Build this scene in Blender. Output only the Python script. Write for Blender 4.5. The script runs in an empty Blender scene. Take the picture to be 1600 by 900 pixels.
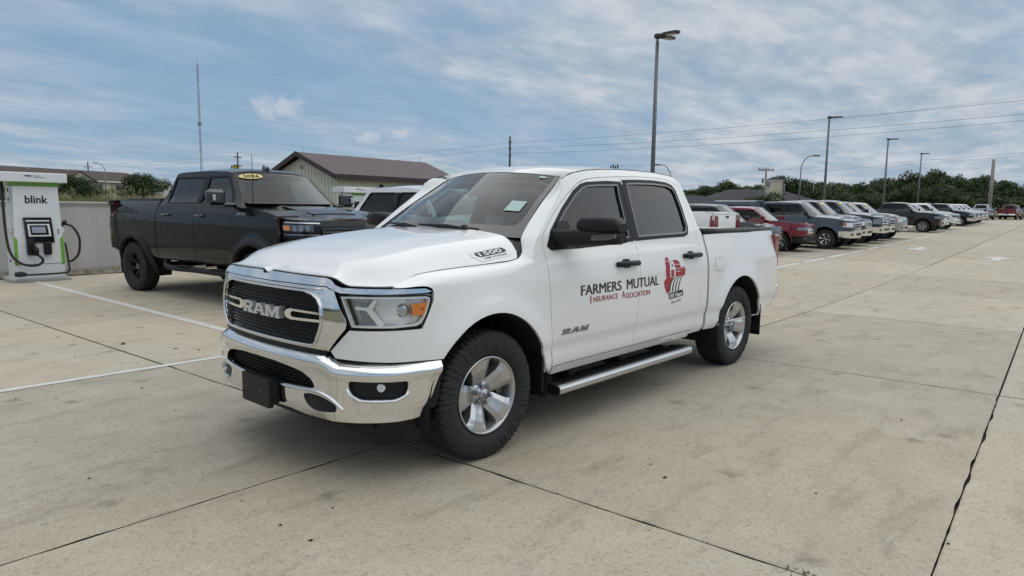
import bpy, bmesh, math, random, bisect
from mathutils import Vector, Matrix, noise as mnoise
from mathutils.geometry import delaunay_2d_cdt
random.seed(7)
R = math.radians
scene = bpy.context.scene
COL = scene.collection

# ------------------------------------------------------------------ camera
cam_data = bpy.data.cameras.new('camera')
cam = bpy.data.objects.new('camera', cam_data); COL.objects.link(cam)
CAM = Vector((2.98086, 3.82816, 1.58175))
FWD = Vector((-0.739564, -0.6628, -0.117224)); RGT = Vector((-0.668498, 0.743598, 0.01314)); UPV = RGT.cross(FWD)
m = Matrix((RGT, UPV, -FWD)).transposed().to_4x4(); m.translation = CAM
cam.matrix_world = m
cam_data.sensor_width = 36.0; cam_data.lens = 36.0 * 1049.6 / 1600.0
cam_data.clip_start = 0.05; cam_data.clip_end = 6000
scene.camera = cam

# ------------------------------------------------------------------ sun, sky, exposure
SUN_EL, SUN_AZ = 70.0, 150.0        # azimuth counter-clockwise from +x
SUN_STRENGTH = 1.5; SKY_STRENGTH = 0.08; SUN_ANGLE = 112.0
sd = bpy.data.lights.new('sun', 'SUN'); sd.energy = SUN_STRENGTH; sd.angle = R(SUN_ANGLE); sd.color = (1.0, .97, .925)
so = bpy.data.objects.new('sun', sd); COL.objects.link(so)
sdir = Vector((math.cos(R(SUN_AZ))*math.cos(R(SUN_EL)), math.sin(R(SUN_AZ))*math.cos(R(SUN_EL)), math.sin(R(SUN_EL))))
so.rotation_euler = sdir.to_track_quat('Z', 'Y').to_euler()
scene.view_settings.view_transform = 'Standard'; scene.view_settings.look = 'None'
scene.view_settings.exposure = 0.31; scene.view_settings.gamma = 1.0
scene.render.film_transparent = False
try:
    scene.cycles.max_bounces = 8; scene.cycles.transparent_max_bounces = 24
except Exception: pass

world = bpy.data.worlds.new('World'); scene.world = world; world.use_nodes = True
def build_world():
    nt = world.node_tree; nt.nodes.clear(); N = nt.nodes.new; L = nt.links.new
    out = N('ShaderNodeOutputWorld'); bg = N('ShaderNodeBackground'); bg.inputs['Strength'].default_value = SKY_STRENGTH
    L(bg.outputs[0], out.inputs[0])
    sky = N('ShaderNodeTexSky'); sky.sky_type = 'NISHITA'; sky.sun_disc = False
    sky.sun_elevation = R(SUN_EL); sky.sun_rotation = R(90 - SUN_AZ); sky.altitude = 300; sky.air_density = 1.0; sky.dust_density = 1.2; sky.ozone_density = 1.6
    tc = N('ShaderNodeTexCoord'); sep = N('ShaderNodeSeparateXYZ'); L(tc.outputs['Generated'], sep.inputs[0])
    # cloud layer plane projection: xy / (z + small), so that streaks crowd together towards the horizon
    mz = N('ShaderNodeMath'); mz.operation = 'MAXIMUM'; mz.inputs[1].default_value = 0.0; L(sep.outputs['Z'], mz.inputs[0])
    ad = N('ShaderNodeMath'); ad.operation = 'ADD'; ad.inputs[1].default_value = 0.10; L(mz.outputs[0], ad.inputs[0])
    dv = N('ShaderNodeVectorMath'); dv.operation = 'DIVIDE'; L(tc.outputs['Generated'], dv.inputs[0])
    cb = N('ShaderNodeCombineXYZ'); L(ad.outputs[0], cb.inputs[0]); L(ad.outputs[0], cb.inputs[1]); cb.inputs[2].default_value = 1.0
    L(cb.outputs[0], dv.inputs[1])
    mp = N('ShaderNodeMapping'); mp.inputs['Rotation'].default_value = (0, 0, R(-48)); mp.inputs['Scale'].default_value = (0.55, 1.0, 0.0)
    mp.inputs['Location'].default_value = CLOUD_SHIFT
    L(dv.outputs[0], mp.inputs[0])
    def noise(scale, detail, rough, dist=0.0, loc=None):
        n = N('ShaderNodeTexNoise'); n.noise_dimensions = '3D'; n.inputs['Scale'].default_value = scale; n.inputs['Detail'].default_value = detail
        n.inputs['Roughness'].default_value = rough; n.inputs['Distortion'].default_value = dist
        if loc is not None:
            q = N('ShaderNodeVectorMath'); q.operation = 'ADD'; q.inputs[1].default_value = loc; L(mp.outputs[0], q.inputs[0]); L(q.outputs[0], n.inputs['Vector'])
        else: L(mp.outputs[0], n.inputs['Vector'])
        return n
    n1 = noise(0.42, 7, 0.60, 0.6); n2 = noise(1.9, 6, 0.62, 0.35, (3.1, 7.7, 0)); n3 = noise(5.5, 5, 0.6, 0.2, (9.1, 1.7, 0))
    def ramp(src, a, b):
        r = N('ShaderNodeMapRange'); r.interpolation_type = 'SMOOTHSTEP'; r.inputs['From Min'].default_value = a; r.inputs['From Max'].default_value = b
        L(src, r.inputs['Value']); return r.outputs[0]
    def math2(op, a, b):
        q = N('ShaderNodeMath'); q.operation = op
        for i, v in enumerate((a, b)):
            if isinstance(v, (int, float)): q.inputs[i].default_value = v
            else: L(v, q.inputs[i])
        return q.outputs[0]
    big = ramp(n1.outputs['Fac'], 0.34, 0.60); mid = ramp(n2.outputs['Fac'], 0.34, 0.66); fine = ramp(n3.outputs['Fac'], 0.34, 0.68)
    veil = math2('ADD', math2('MULTIPLY', big, 0.62), math2('MULTIPLY', math2('ADD', math2('MULTIPLY', mid, 0.65), math2('MULTIPLY', fine, 0.35)), math2('ADD', math2('MULTIPLY', big, 0.42), 0.12)))
    veil = math2('MINIMUM', veil, 1.0)
    # thin cloud is never quite absent
    veil = math2('MINIMUM', math2('ADD', math2('ADD', math2('MULTIPLY', veil, 0.80), 0.15), math2('MULTIPLY', ramp(mz.outputs[0], 0.22, 0.75), 0.42)), 1.0)
    hs = N('ShaderNodeHueSaturation'); hs.inputs['Saturation'].default_value = 0.92; hs.inputs['Value'].default_value = SKY_GAIN; L(sky.outputs[0], hs.inputs['Color'])
    tint = N('ShaderNodeMix'); tint.data_type = 'RGBA'; tint.inputs[0].default_value = 0.78; L(hs.outputs[0], tint.inputs[6]); tint.inputs[7].default_value = SKY_BLUE
    # cloud shade: brighter where thick cells catch light, greyer between them
    cl = N('ShaderNodeMix'); cl.data_type = 'RGBA'; L(math2('ADD', math2('MULTIPLY', mid, 0.6), math2('MULTIPLY', fine, 0.4)), cl.inputs[0]); cl.inputs[6].default_value = CLOUD_GREY; cl.inputs[7].default_value = CLOUD_WHITE
    mx = N('ShaderNodeMix'); mx.data_type = 'RGBA'; L(veil, mx.inputs[0]); L(tint.outputs[2], mx.inputs[6]); L(cl.outputs[2], mx.inputs[7])
    # three small fair weather cumulus low on the left
    cur = mx.outputs[2]
    for px, py, rx, ry in ((436, 164, 40, 19), (576, 211, 17, 9), (625, 208, 15, 8.5)):
        d = (FWD + RGT*((px-800)/1049.6) - UPV*((py-450)/1049.6)).normalized()
        e1 = Vector((0, 0, 1)).cross(d).normalized() * -1; e2 = e1.cross(d).normalized() * -1
        def dot(v):
            q = N('ShaderNodeVectorMath'); q.operation = 'DOT_PRODUCT'; q.inputs[1].default_value = v; L(tc.outputs['Generated'], q.inputs[0]); return q.outputs['Value']
        nn = N('ShaderNodeTexNoise'); nn.inputs['Scale'].default_value = 55; nn.inputs['Detail'].default_value = 5; L(tc.outputs['Generated'], nn.inputs['Vector'])
        a = math2('DIVIDE', dot(e1), rx/1049.6); b = math2('DIVIDE', dot(e2), ry/1049.6)
        b = math2('MULTIPLY', b, math2('ADD', 1.15, math2('MULTIPLY', math2('SIGN', b, 0.0), -0.35)))
        rr = math2('SQRT', math2('ADD', math2('MULTIPLY', a, a), math2('MULTIPLY', b, b)), 0.0)
        front = math2('GREATER_THAN', dot(tuple(d)), 0.0)
        v = math2('ADD', rr, math2('MULTIPLY', math2('SUBTRACT', nn.outputs['Fac'], 0.5), 2.6))
        mk = math2('MULTIPLY', math2('MULTIPLY', ramp(math2('MULTIPLY', v, -1.0), -1.25, -0.05), 0.55), front)
        k = N('ShaderNodeMix'); k.data_type = 'RGBA'; L(mk, k.inputs[0]); L(cur, k.inputs[6]); k.inputs[7].default_value = (6.6, 6.7, 7.2, 1); cur = k.outputs[2]
    L(cur, bg.inputs['Color'])
SKY_GAIN = 1.0
SKY_BLUE = (1.95, 3.7, 5.8, 1)
CLOUD_GREY = (3.75, 4.55, 5.35, 1); CLOUD_WHITE = (6.3, 6.65, 7.1, 1)
CLOUD_SHIFT = (0.0, 0.0, 0.0)
build_world()

# ------------------------------------------------------------------ terrain height
F2 = Vector((FWD.x, FWD.y)).normalized()
def zg(x, y):
    u = (x-CAM.x)*F2.x + (y-CAM.y)*F2.y - 20
    return .0145*.5*(u + math.sqrt(u*u+64)) - .0112
def ray(px, py): return FWD + RGT*((px-800)/1049.6) - UPV*((py-450)/1049.6)
def at_depth(px, py, d):            # a point of the place at a known distance
    return CAM + ray(px, py)*d
def ground_at(px, d):               # ground position at bearing px and distance d
    p = at_depth(px, 330, d); return Vector((p.x, p.y, zg(p.x, p.y)))

# ------------------------------------------------------------------ materials
MATS = {}
def _princ(name):
    m = bpy.data.materials.new(name); m.use_nodes = True; nt = m.node_tree
    return m, nt, nt.nodes['Principled BSDF']
def mat(name, col, rough=.5, metal=0., coat=0., var=.06, scale=9., bump=0., bscale=60., spec=.5, rvar=.05, coords='Object', col2=None):
    if name in MATS: return MATS[name]
    m, nt, b = _princ(name); N = nt.nodes.new; L = nt.links.new
    tc = N('ShaderNodeTexCoord'); n = N('ShaderNodeTexNoise'); n.inputs['Scale'].default_value = scale; n.inputs['Detail'].default_value = 5
    L(tc.outputs[coords], n.inputs['Vector'])
    mx = N('ShaderNodeMix'); mx.data_type = 'RGBA'; L(n.outputs['Fac'], mx.inputs[0])
    c2 = col2 if col2 else tuple(c*(1-var*2) for c in col); c1 = col if col2 else tuple(min(1, c*(1+var*.6)) for c in col)
    mx.inputs[6].default_value = (*c2, 1); mx.inputs[7].default_value = (*c1, 1)
    L(mx.outputs[2], b.inputs['Base Color'])
    mr = N('ShaderNodeMapRange'); L(n.outputs['Fac'], mr.inputs['Value']); mr.inputs['To Min'].default_value = max(0, rough-rvar); mr.inputs['To Max'].default_value = min(1, rough+rvar)
    L(mr.outputs[0], b.inputs['Roughness'])
    b.inputs['Metallic'].default_value = metal; b.inputs['Coat Weight'].default_value = coat; b.inputs['Coat Roughness'].default_value = .04
    b.inputs['Specular IOR Level'].default_value = spec
    if bump:
        n2 = N('ShaderNodeTexNoise'); n2.inputs['Scale'].default_value = bscale; n2.inputs['Detail'].default_value = 6; L(tc.outputs[coords], n2.inputs['Vector'])
        bp = N('ShaderNodeBump'); bp.inputs['Strength'].default_value = bump; bp.inputs['Distance'].default_value = .01; L(n2.outputs['Fac'], bp.inputs['Height']); L(bp.outputs[0], b.inputs['Normal'])
    MATS[name] = m; return m
def paint(name, col, metal=0., rough=.32, dust=.018, coat=1.):
    """car paint: clear coat over colour, thin road dust towards the sills"""
    if name in MATS: return MATS[name]
    m, nt, b = _princ(name); N = nt.nodes.new; L = nt.links.new
    tc = N('ShaderNodeTexCoord'); n = N('ShaderNodeTexNoise'); n.inputs['Scale'].default_value = 3.0; n.inputs['Detail'].default_value = 7; n.inputs['Roughness'].default_value = .65
    L(tc.outputs['Object'], n.inputs['Vector'])
    sp = N('ShaderNodeSeparateXYZ'); L(tc.outputs['Object'], sp.inputs[0])
    mr = N('ShaderNodeMapRange'); mr.inputs['From Min'].default_value = 1.1; mr.inputs['From Max'].default_value = .35; mr.inputs['To Min'].default_value = .15; L(sp.outputs['Z'], mr.inputs['Value'])
    mu = N('ShaderNodeMath'); mu.operation = 'MULTIPLY'; L(mr.outputs[0], mu.inputs[0]); L(n.outputs['Fac'], mu.inputs[1])
    mu2 = N('ShaderNodeMath'); mu2.operation = 'MULTIPLY'; mu2.inputs[1].default_value = dust*2; L(mu.outputs[0], mu2.inputs[0])
    mx = N('ShaderNodeMix'); mx.data_type = 'RGBA'; L(mu2.outputs[0], mx.inputs[0]); mx.inputs[6].default_value = (*col, 1); mx.inputs[7].default_value = (.30, .26, .21, 1)
    L(mx.outputs[2], b.inputs['Base Color'])
    b.inputs['Metallic'].default_value = metal; b.inputs['Roughness'].default_value = rough
    b.inputs['Coat Weight'].default_value = coat; b.inputs['Coat Roughness'].default_value = .05; b.inputs['Specular IOR Level'].default_value = .08
    MATS[name] = m; return m
def glass(name, tint, gloss=1.0, ior=1.5):
    if name in MATS: return MATS[name]
    m = bpy.data.materials.new(name); m.use_nodes = True; nt = m.node_tree; nt.nodes.clear(); N = nt.nodes.new; L = nt.links.new
    o = N('ShaderNodeOutputMaterial'); mx = N('ShaderNodeMixShader'); tr = N('ShaderNodeBsdfTransparent'); tr.inputs[0].default_value = (*tint, 1)
    gl = N('ShaderNodeBsdfGlossy'); gl.inputs['Roughness'].default_value = .015; gl.inputs[0].default_value = (1, 1, 1, 1)
    geo = N('ShaderNodeNewGeometry'); fr = N('ShaderNodeFresnel'); fr.inputs['IOR'].default_value = ior
    # a pane reflects from either side alike
    nb = N('ShaderNodeMath'); nb.operation = 'MULTIPLY'; nb.inputs[1].default_value = 1.75*gloss; nb.use_clamp = True
    tcn = N('ShaderNodeTexCoord'); n = N('ShaderNodeTexNoise'); n.inputs['Scale'].default_value = 2.2; L(tcn.outputs['Object'], n.inputs['Vector'])
    bp = N('ShaderNodeBump'); bp.inputs['Strength'].default_value = .012; bp.inputs['Distance'].default_value = .02; L(n.outputs['Fac'], bp.inputs['Height'])
    L(bp.outputs[0], gl.inputs['Normal'])
    lw = N('ShaderNodeLayerWeight'); lw.inputs['Blend'].default_value = .5
    # Schlick from the facing angle so that both faces of the thin sheet behave the same
    pw = N('ShaderNodeMath'); pw.operation = 'POWER'; pw.inputs[1].default_value = 4.0; L(lw.outputs['Facing'], pw.inputs[0])
    ma = N('ShaderNodeMath'); ma.operation = 'MULTIPLY_ADD'; ma.inputs[1].default_value = .9; ma.inputs[2].default_value = .10*gloss; L(pw.outputs[0], ma.inputs[0]); ma.use_clamp = True
    L(ma.outputs[0], mx.inputs[0]); L(tr.outputs[0], mx.inputs[1]); L(gl.outputs[0], mx.inputs[2]); L(mx.outputs[0], o.inputs[0])
    MATS[name] = m; return m

WHITE = paint('white_paint', (.82, .815, .80), dust=.13)
CHROME = mat('chrome', (.78, .79, .80), .07, 1., var=.03, scale=6, rvar=.03)
DCHROME = mat('dark_chrome', (.30, .31, .33), .16, 1., var=.03)
ALU = mat('brushed_aluminium', (.62, .63, .64), .30, 1., var=.01, rvar=.01)
RIMS = mat('painted_alloy', (.52, .525, .53), .30, .85, coat=.4, var=.05)
BLK = mat('black_plastic', (.011, .011, .012), .48, spec=.32, var=.2, bump=.06, bscale=220)
BLKG = mat('gloss_black', (.010, .010, .011), .10, coat=1., var=.1)
RUB = mat('tyre_rubber', (.022, .022, .022), .78, var=.35, scale=14, bump=.15, bscale=160, rvar=.08)
GASK = mat('window_gasket', (.010, .010, .011), .5, var=.1, spec=.25)
INTER = mat('cabin_trim', (.020, .020, .022), .75, var=.2)
SEATF = mat('seat_fabric', (.035, .035, .038), .85, var=.2, bump=.2, bscale=120)
UNDER = mat('underbody', (.012, .012, .012), .85, var=.3)
LINER = mat('arch_liner', (.010, .010, .010), .9, var=.3, bump=.3)
AMBER = mat('amber_lens', (.80, .22, .02), .15, coat=1., var=.05)
REDL = mat('red_lens', (.22, .008, .012), .15, coat=1., var=.05)
LAMPSIL = mat('lamp_reflector', (.90, .90, .90), .22, .30, var=.03)
LAMPGREY = mat('lamp_inner_grey', (.28, .29, .31), .25, .6, var=.05)
DECBLK = mat('black_vinyl', (.012, .012, .013), .4, var=.05)
DECRED = mat('red_vinyl', (.36, .018, .03), .4, var=.05)
DECWHT = mat('white_vinyl', (.78, .78, .78), .4, var=.03)
GL_CLEAR = glass('windscreen_glass', (.64, .77, .76), .50)
GL_TINT = glass('privacy_glass', (.05, .05, .055), .30)
GL_MID = glass('side_glass', (.24, .32, .33), .36)
LENS = glass('lamp_lens', (.96, .97, .97), .9)

# ------------------------------------------------------------------ tagging and object helpers
def tag(o, label=None, cat=None, group=None, kind=None):
    if label: o['label'] = label
    if cat: o['category'] = cat
    if group: o['group'] = group
    if kind: o['kind'] = kind
    return o
def empty(name, loc=(0, 0, 0), rz=0., parent=None, **k):
    o = bpy.data.objects.new(name, None); COL.objects.link(o); o.location = loc; o.rotation_euler = (0, 0, rz); o.empty_display_size = .2
    if parent: o.parent = parent
    return tag(o, **k)
def link_mesh(name, me, parent=None, mtl=None):
    o = bpy.data.objects.new(name, me); COL.objects.link(o)
    if parent: o.parent = parent
    if mtl is not None and not me.materials:
        for q in (mtl if isinstance(mtl, (list, tuple)) else [mtl]): me.materials.append(q)
    return o
def dup_tree(o, parent=None, loc=None, rz=None):
    c = o.copy(); COL.objects.link(c)
    if parent: c.parent = parent
    if loc is not None: c.location = loc
    if rz is not None: c.rotation_euler = (0, 0, rz)
    for ch in list(o.children): dup_tree(ch, c)
    return c

class MB:
    """mesh builder: gathers faces, links them as ONE object"""
    def __init__(s): s.v = []; s.f = []; s.mi = []; s.sm = []; s.cur = 0
    def add(s, verts, faces, smooth=False, M=None):
        o = len(s.v)
        s.v += [tuple(M @ Vector(q)) for q in verts] if M is not None else [tuple(q) for q in verts]
        for f in faces: s.f.append(tuple(i+o for i in f)); s.mi.append(s.cur); s.sm.append(smooth)
        return s
    def box(s, c, d, M=None, bev=0.):
        x, y, z = d[0]/2, d[1]/2, d[2]/2
        if bev <= 0:
            vs = [(c[0]+a*x, c[1]+b*y, c[2]+e*z) for a in (-1, 1) for b in (-1, 1) for e in (-1, 1)]
            return s.add(vs, [(0, 1, 3, 2), (4, 6, 7, 5), (0, 4, 5, 1), (2, 3, 7, 6), (0, 2, 6, 4), (1, 5, 7, 3)], M=M)
        b = min(bev, x*.95, y*.95, z*.95); vs = []; idx = {}
        for a in (-1, 1):
            for e in (-1, 1):
                for g in (-1, 1):
                    for ax in range(3):
                        p = [a*(x-(b if ax != 0 else 0)), e*(y-(b if ax != 1 else 0)), g*(z-(b if ax != 2 else 0))]
                        idx[(a, e, g, ax)] = len(vs); vs.append((c[0]+p[0], c[1]+p[1], c[2]+p[2]))
        I = lambda *k: idx[k]; F = []
        for q in (-1, 1):
            F.append([I(q, -1, -1, 0), I(q, 1, -1, 0), I(q, 1, 1, 0), I(q, -1, 1, 0)][::q])
            F.append([I(-1, q, -1, 1), I(-1, q, 1, 1), I(1, q, 1, 1), I(1, q, -1, 1)][::q])
            F.append([I(-1, -1, q, 2), I(1, -1, q, 2), I(1, 1, q, 2), I(-1, 1, q, 2)][::q])
        for a in (-1, 1):
            for e in (-1, 1):
                F.append([I(a, e, -1, 0), I(a, e, 1, 0), I(a, e, 1, 1), I(a, e, -1, 1)][::-1 if a*e > 0 else 1])
                F.append([I(a, -1, e, 0), I(a, 1, e, 0), I(a, 1, e, 2), I(a, -1, e, 2)][::1 if a*e > 0 else -1])
                F.append([I(-1, a, e, 1), I(1, a, e, 1), I(1, a, e, 2), I(-1, a, e, 2)][::-1 if a*e > 0 else 1])
                for g in (-1, 1): F.append([I(a, e, g, 0), I(a, e, g, 1), I(a, e, g, 2)][::1 if a*e*g > 0 else -1])
        return s.add(vs, F, M=M)
    def grid(s, rows, smooth=True, close_u=False, close_v=False, flip=False):
        n = len(rows); w = len(rows[0]); vs = [p for r in rows for p in r]; F = []
        for i in range(n if close_u else n-1):
            for j in range(w if close_v else w-1):
                a, b = i*w+j, i*w+(j+1) % w; c, d = ((i+1) % n)*w+(j+1) % w, ((i+1) % n)*w+j
                F.append((a, d, c, b) if flip else (a, b, c, d))
        return s.add(vs, F, smooth)
    def tube(s, pts, r, n=8, cap=True, smooth=True):
        pts = [Vector(p) for p in pts]; rr = r if isinstance(r, (list, tuple)) else [r]*len(pts); rows = []; prev = None
        for i, p in enumerate(pts):
            t = (pts[min(i+1, len(pts)-1)] - pts[max(i-1, 0)]).normalized()
            if prev is None: u = t.orthogonal().normalized()
            else: u = (prev - t*prev.dot(t)).normalized()
            prev = u; w = t.cross(u)
            rows.append([tuple(p + (u*math.cos(2*math.pi*k/n) + w*math.sin(2*math.pi*k/n))*rr[i]) for k in range(n)])
        o = len(s.v); s.grid(rows, smooth, close_v=True)
        if cap:
            s.f.append(tuple(o+k for k in range(n))[::-1]); s.mi.append(s.cur); s.sm.append(False)
            e = o+(len(pts)-1)*n; s.f.append(tuple(e+k for k in range(n))); s.mi.append(s.cur); s.sm.append(False)
        return s
    def lathe(s, prof, n=32, M=None, smooth=True, axis='y'):
        """prof: (radius, offset along the axis)"""
        rows = []
        for r, h in prof:
            row = []
            for k in range(n):
                a = 2*math.pi*k/n
                if axis == 'y': p = (r*math.cos(a), h, r*math.sin(a))
                elif axis == 'z': p = (r*math.cos(a), r*math.sin(a), h)
                else: p = (h, r*math.cos(a), r*math.sin(a))
                row.append(tuple(M @ Vector(p)) if M is not None else p)
            rows.append(row)
        return s.grid(rows, smooth, close_v=True)
    def prism(s, poly, fn, d0, d1, smooth=False):
        """poly of (u,v); fn(u,v,d) -> point; closed slab from d0 to d1"""
        poly = ccw(poly); n = len(poly); T = tri(poly)
        vs = [fn(u, v, d0) for u, v in poly] + [fn(u, v, d1) for u, v in poly]
        F = [tuple(reversed(t)) for t in T] + [tuple(i+n for i in t) for t in T]
        F += [(i, (i+1) % n, n+(i+1) % n, n+i) for i in range(n)]
        return s.add(vs, F, smooth)
    def build(s, name, mats=None, parent=None, recalc=True, **k):
        me = bpy.data.meshes.new(name); me.from_pydata(s.v, [], s.f)
        for q in (mats if isinstance(mats, (list, tuple)) else [mats]): me.materials.append(q)
        me.polygons.foreach_set('material_index', s.mi); me.polygons.foreach_set('use_smooth', s.sm)
        if recalc:
            b = bmesh.new(); b.from_mesh(me); bmesh.ops.recalc_face_normals(b, faces=b.faces); b.to_mesh(me); b.free()
        me.update()
        o = bpy.data.objects.new(name, me); COL.objects.link(o)
        if parent: o.parent = parent
        return tag(o, **k)

# ------------------------------------------------------------------ 2-D helpers
def area(p): return .5*sum(a[0]*b[1]-b[0]*a[1] for a, b in zip(p, p[1:]+p[:1]))
def ccw(p): p = [tuple(q) for q in p]; return p if area(p) > 0 else p[::-1]
def inside(p, poly):
    x, y = p; c = False; j = len(poly)-1
    for i in range(len(poly)):
        xi, yi = poly[i]; xj, yj = poly[j]
        if (yi > y) != (yj > y) and x < (xj-xi)*(y-yi)/(yj-yi)+xi: c = not c
        j = i
    return c
def tri(poly):
    r = delaunay_2d_cdt([Vector(p) for p in poly], [], [list(range(len(poly)))], 1, 1e-7)
    if len(r[0]) != len(poly): raise ValueError('bad polygon %s' % poly)
    return [tuple(f) for f in r[2]]
def inset(poly, d):
    """shrink a ccw polygon by d"""
    poly = ccw(poly); n = len(poly); out = []
    for i in range(n):
        a, b, c = poly[i-1], poly[i], poly[(i+1) % n]
        e1 = (b[0]-a[0], b[1]-a[1]); e2 = (c[0]-b[0], c[1]-b[1]); l1 = math.hypot(*e1) or 1; l2 = math.hypot(*e2) or 1
        n1 = (-e1[1]/l1, e1[0]/l1); n2 = (-e2[1]/l2, e2[0]/l2)
        bx, by = n1[0]+n2[0], n1[1]+n2[1]; l = math.hypot(bx, by) or 1; bx /= l; by /= l
        k = max(.35, bx*n1[0]+by*n1[1]); out.append((b[0]+bx*d/k, b[1]+by*d/k))
    return out
def resample(poly, sp, closed=True):
    out = []; n = len(poly)
    for i in range(n if closed else n-1):
        a, b = poly[i], poly[(i+1) % n]; k = max(1, math.ceil(math.dist(a, b)/sp - 1e-6))
        out += [tuple(p+(q-p)*j/k for p, q in zip(a, b)) for j in range(k)]
    if not closed: out.append(tuple(poly[-1]))
    return out
def round_poly(poly, r, n=4):
    """round the corners of a polygon"""
    out = []; m_ = len(poly)
    for i in range(m_):
        a, b, c = poly[i-1], poly[i], poly[(i+1) % m_]; la, lc = math.dist(a, b), math.dist(b, c); k = min(r, la*.45, lc*.45)
        p = (b[0]+(a[0]-b[0])*k/la, b[1]+(a[1]-b[1])*k/la); q = (b[0]+(c[0]-b[0])*k/lc, b[1]+(c[1]-b[1])*k/lc)
        for j in range(n+1):
            t = j/n; out.append(((1-t)**2*p[0]+2*t*(1-t)*b[0]+t*t*q[0], (1-t)**2*p[1]+2*t*(1-t)*b[1]+t*t*q[1]))
    return out
def arc(cx, cy, r, a0, a1, n): return [(cx+r*math.cos(R(a0+(a1-a0)*i/n)), cy+r*math.sin(R(a0+(a1-a0)*i/n))) for i in range(n+1)]

OUT_FROM = (-1.8, 0, .75)          # a point inside the body being built
def sheet(mb, poly, fn, sp=.06, holes=(), thick=.012, off=0., rows=(), rim=True, back=False, smooth=True):
    """Fill a polygon (with holes) drawn in surface coordinates and lay it on the surface fn(u, v) as sheet metal with turned-in edges."""
    B = [resample(ccw(poly), sp)] + [resample(ccw(h)[::-1], sp) for h in holes]
    pts = []; edges = []
    for loop in B:
        o = len(pts); pts += loop; edges += [(o+i, o+(i+1) % len(loop)) for i in range(len(loop))]
    nb = len(pts); us = [p[0] for p in B[0]]; vs = [p[1] for p in B[0]]
    def far(p):
        return all((p[0]-q[0])**2+(p[1]-q[1])**2 > (sp*.45)**2 for q in pts[:nb])
    nu = int((max(us)-min(us))/sp)+1; nv = int((max(vs)-min(vs))/sp)+1
    V = [min(vs)+(j+.5)*sp for j in range(nv)]
    for r in rows: V = [v for v in V if abs(v-r) > sp*.3] + [r]
    for i in range(nu):
        for v in V:
            p = (min(us)+(i+.5)*sp, v)
            if inside(p, B[0]) and not any(inside(p, h) for h in B[1:]) and far(p): pts.append(p)
    r = delaunay_2d_cdt([Vector(p) for p in pts], edges, [], 0, 1e-7)
    P2 = [tuple(p) for p in r[0]]; T = []
    for f in r[2]:
        if len(f) < 3 or abs(area([P2[i] for i in f])) < 2e-4*sp*sp: continue      # slivers along straight edges would spoil the shading
        c = (sum(P2[i][0] for i in f)/3, sum(P2[i][1] for i in f)/3)
        if inside(c, B[0]) and not any(inside(c, h) for h in B[1:]): T.append(tuple(f))
    def nrm(p):
        e = 2e-3; a = Vector(fn(p[0]+e, p[1]))-Vector(fn(p[0]-e, p[1])); b = Vector(fn(p[0], p[1]+e))-Vector(fn(p[0], p[1]-e))
        n = a.cross(b); return n.normalized() if n.length > 0 else Vector((0, 0, 1))
    Nn = [nrm(p) for p in P2]; sg = 1. if sum(n.dot(Vector(fn(*p))-Vector(OUT_FROM)) for p, n in zip(P2, Nn)) > 0 else -1.   # normals point out of the body
    Nn = [n*sg for n in Nn]; base = [Vector(fn(*p))+n*off for p, n in zip(P2, Nn)]
    mb.add(base, T, smooth)
    if back: mb.add([p-n*thick for p, n in zip(base, Nn)], [t[::-1] for t in T], smooth)
    if rim and thick > 0:
        for loop in B:
            L0 = [(Vector(fn(*p)), nrm(p)*sg) for p in loop]; n = len(loop)
            vs_ = [p+q*off for p, q in L0]+[p+q*(off-thick) for p, q in L0]
            mb.add(vs_, [(i, n+i, n+(i+1) % n, (i+1) % n) for i in range(n)], False)
    return mb

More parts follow.
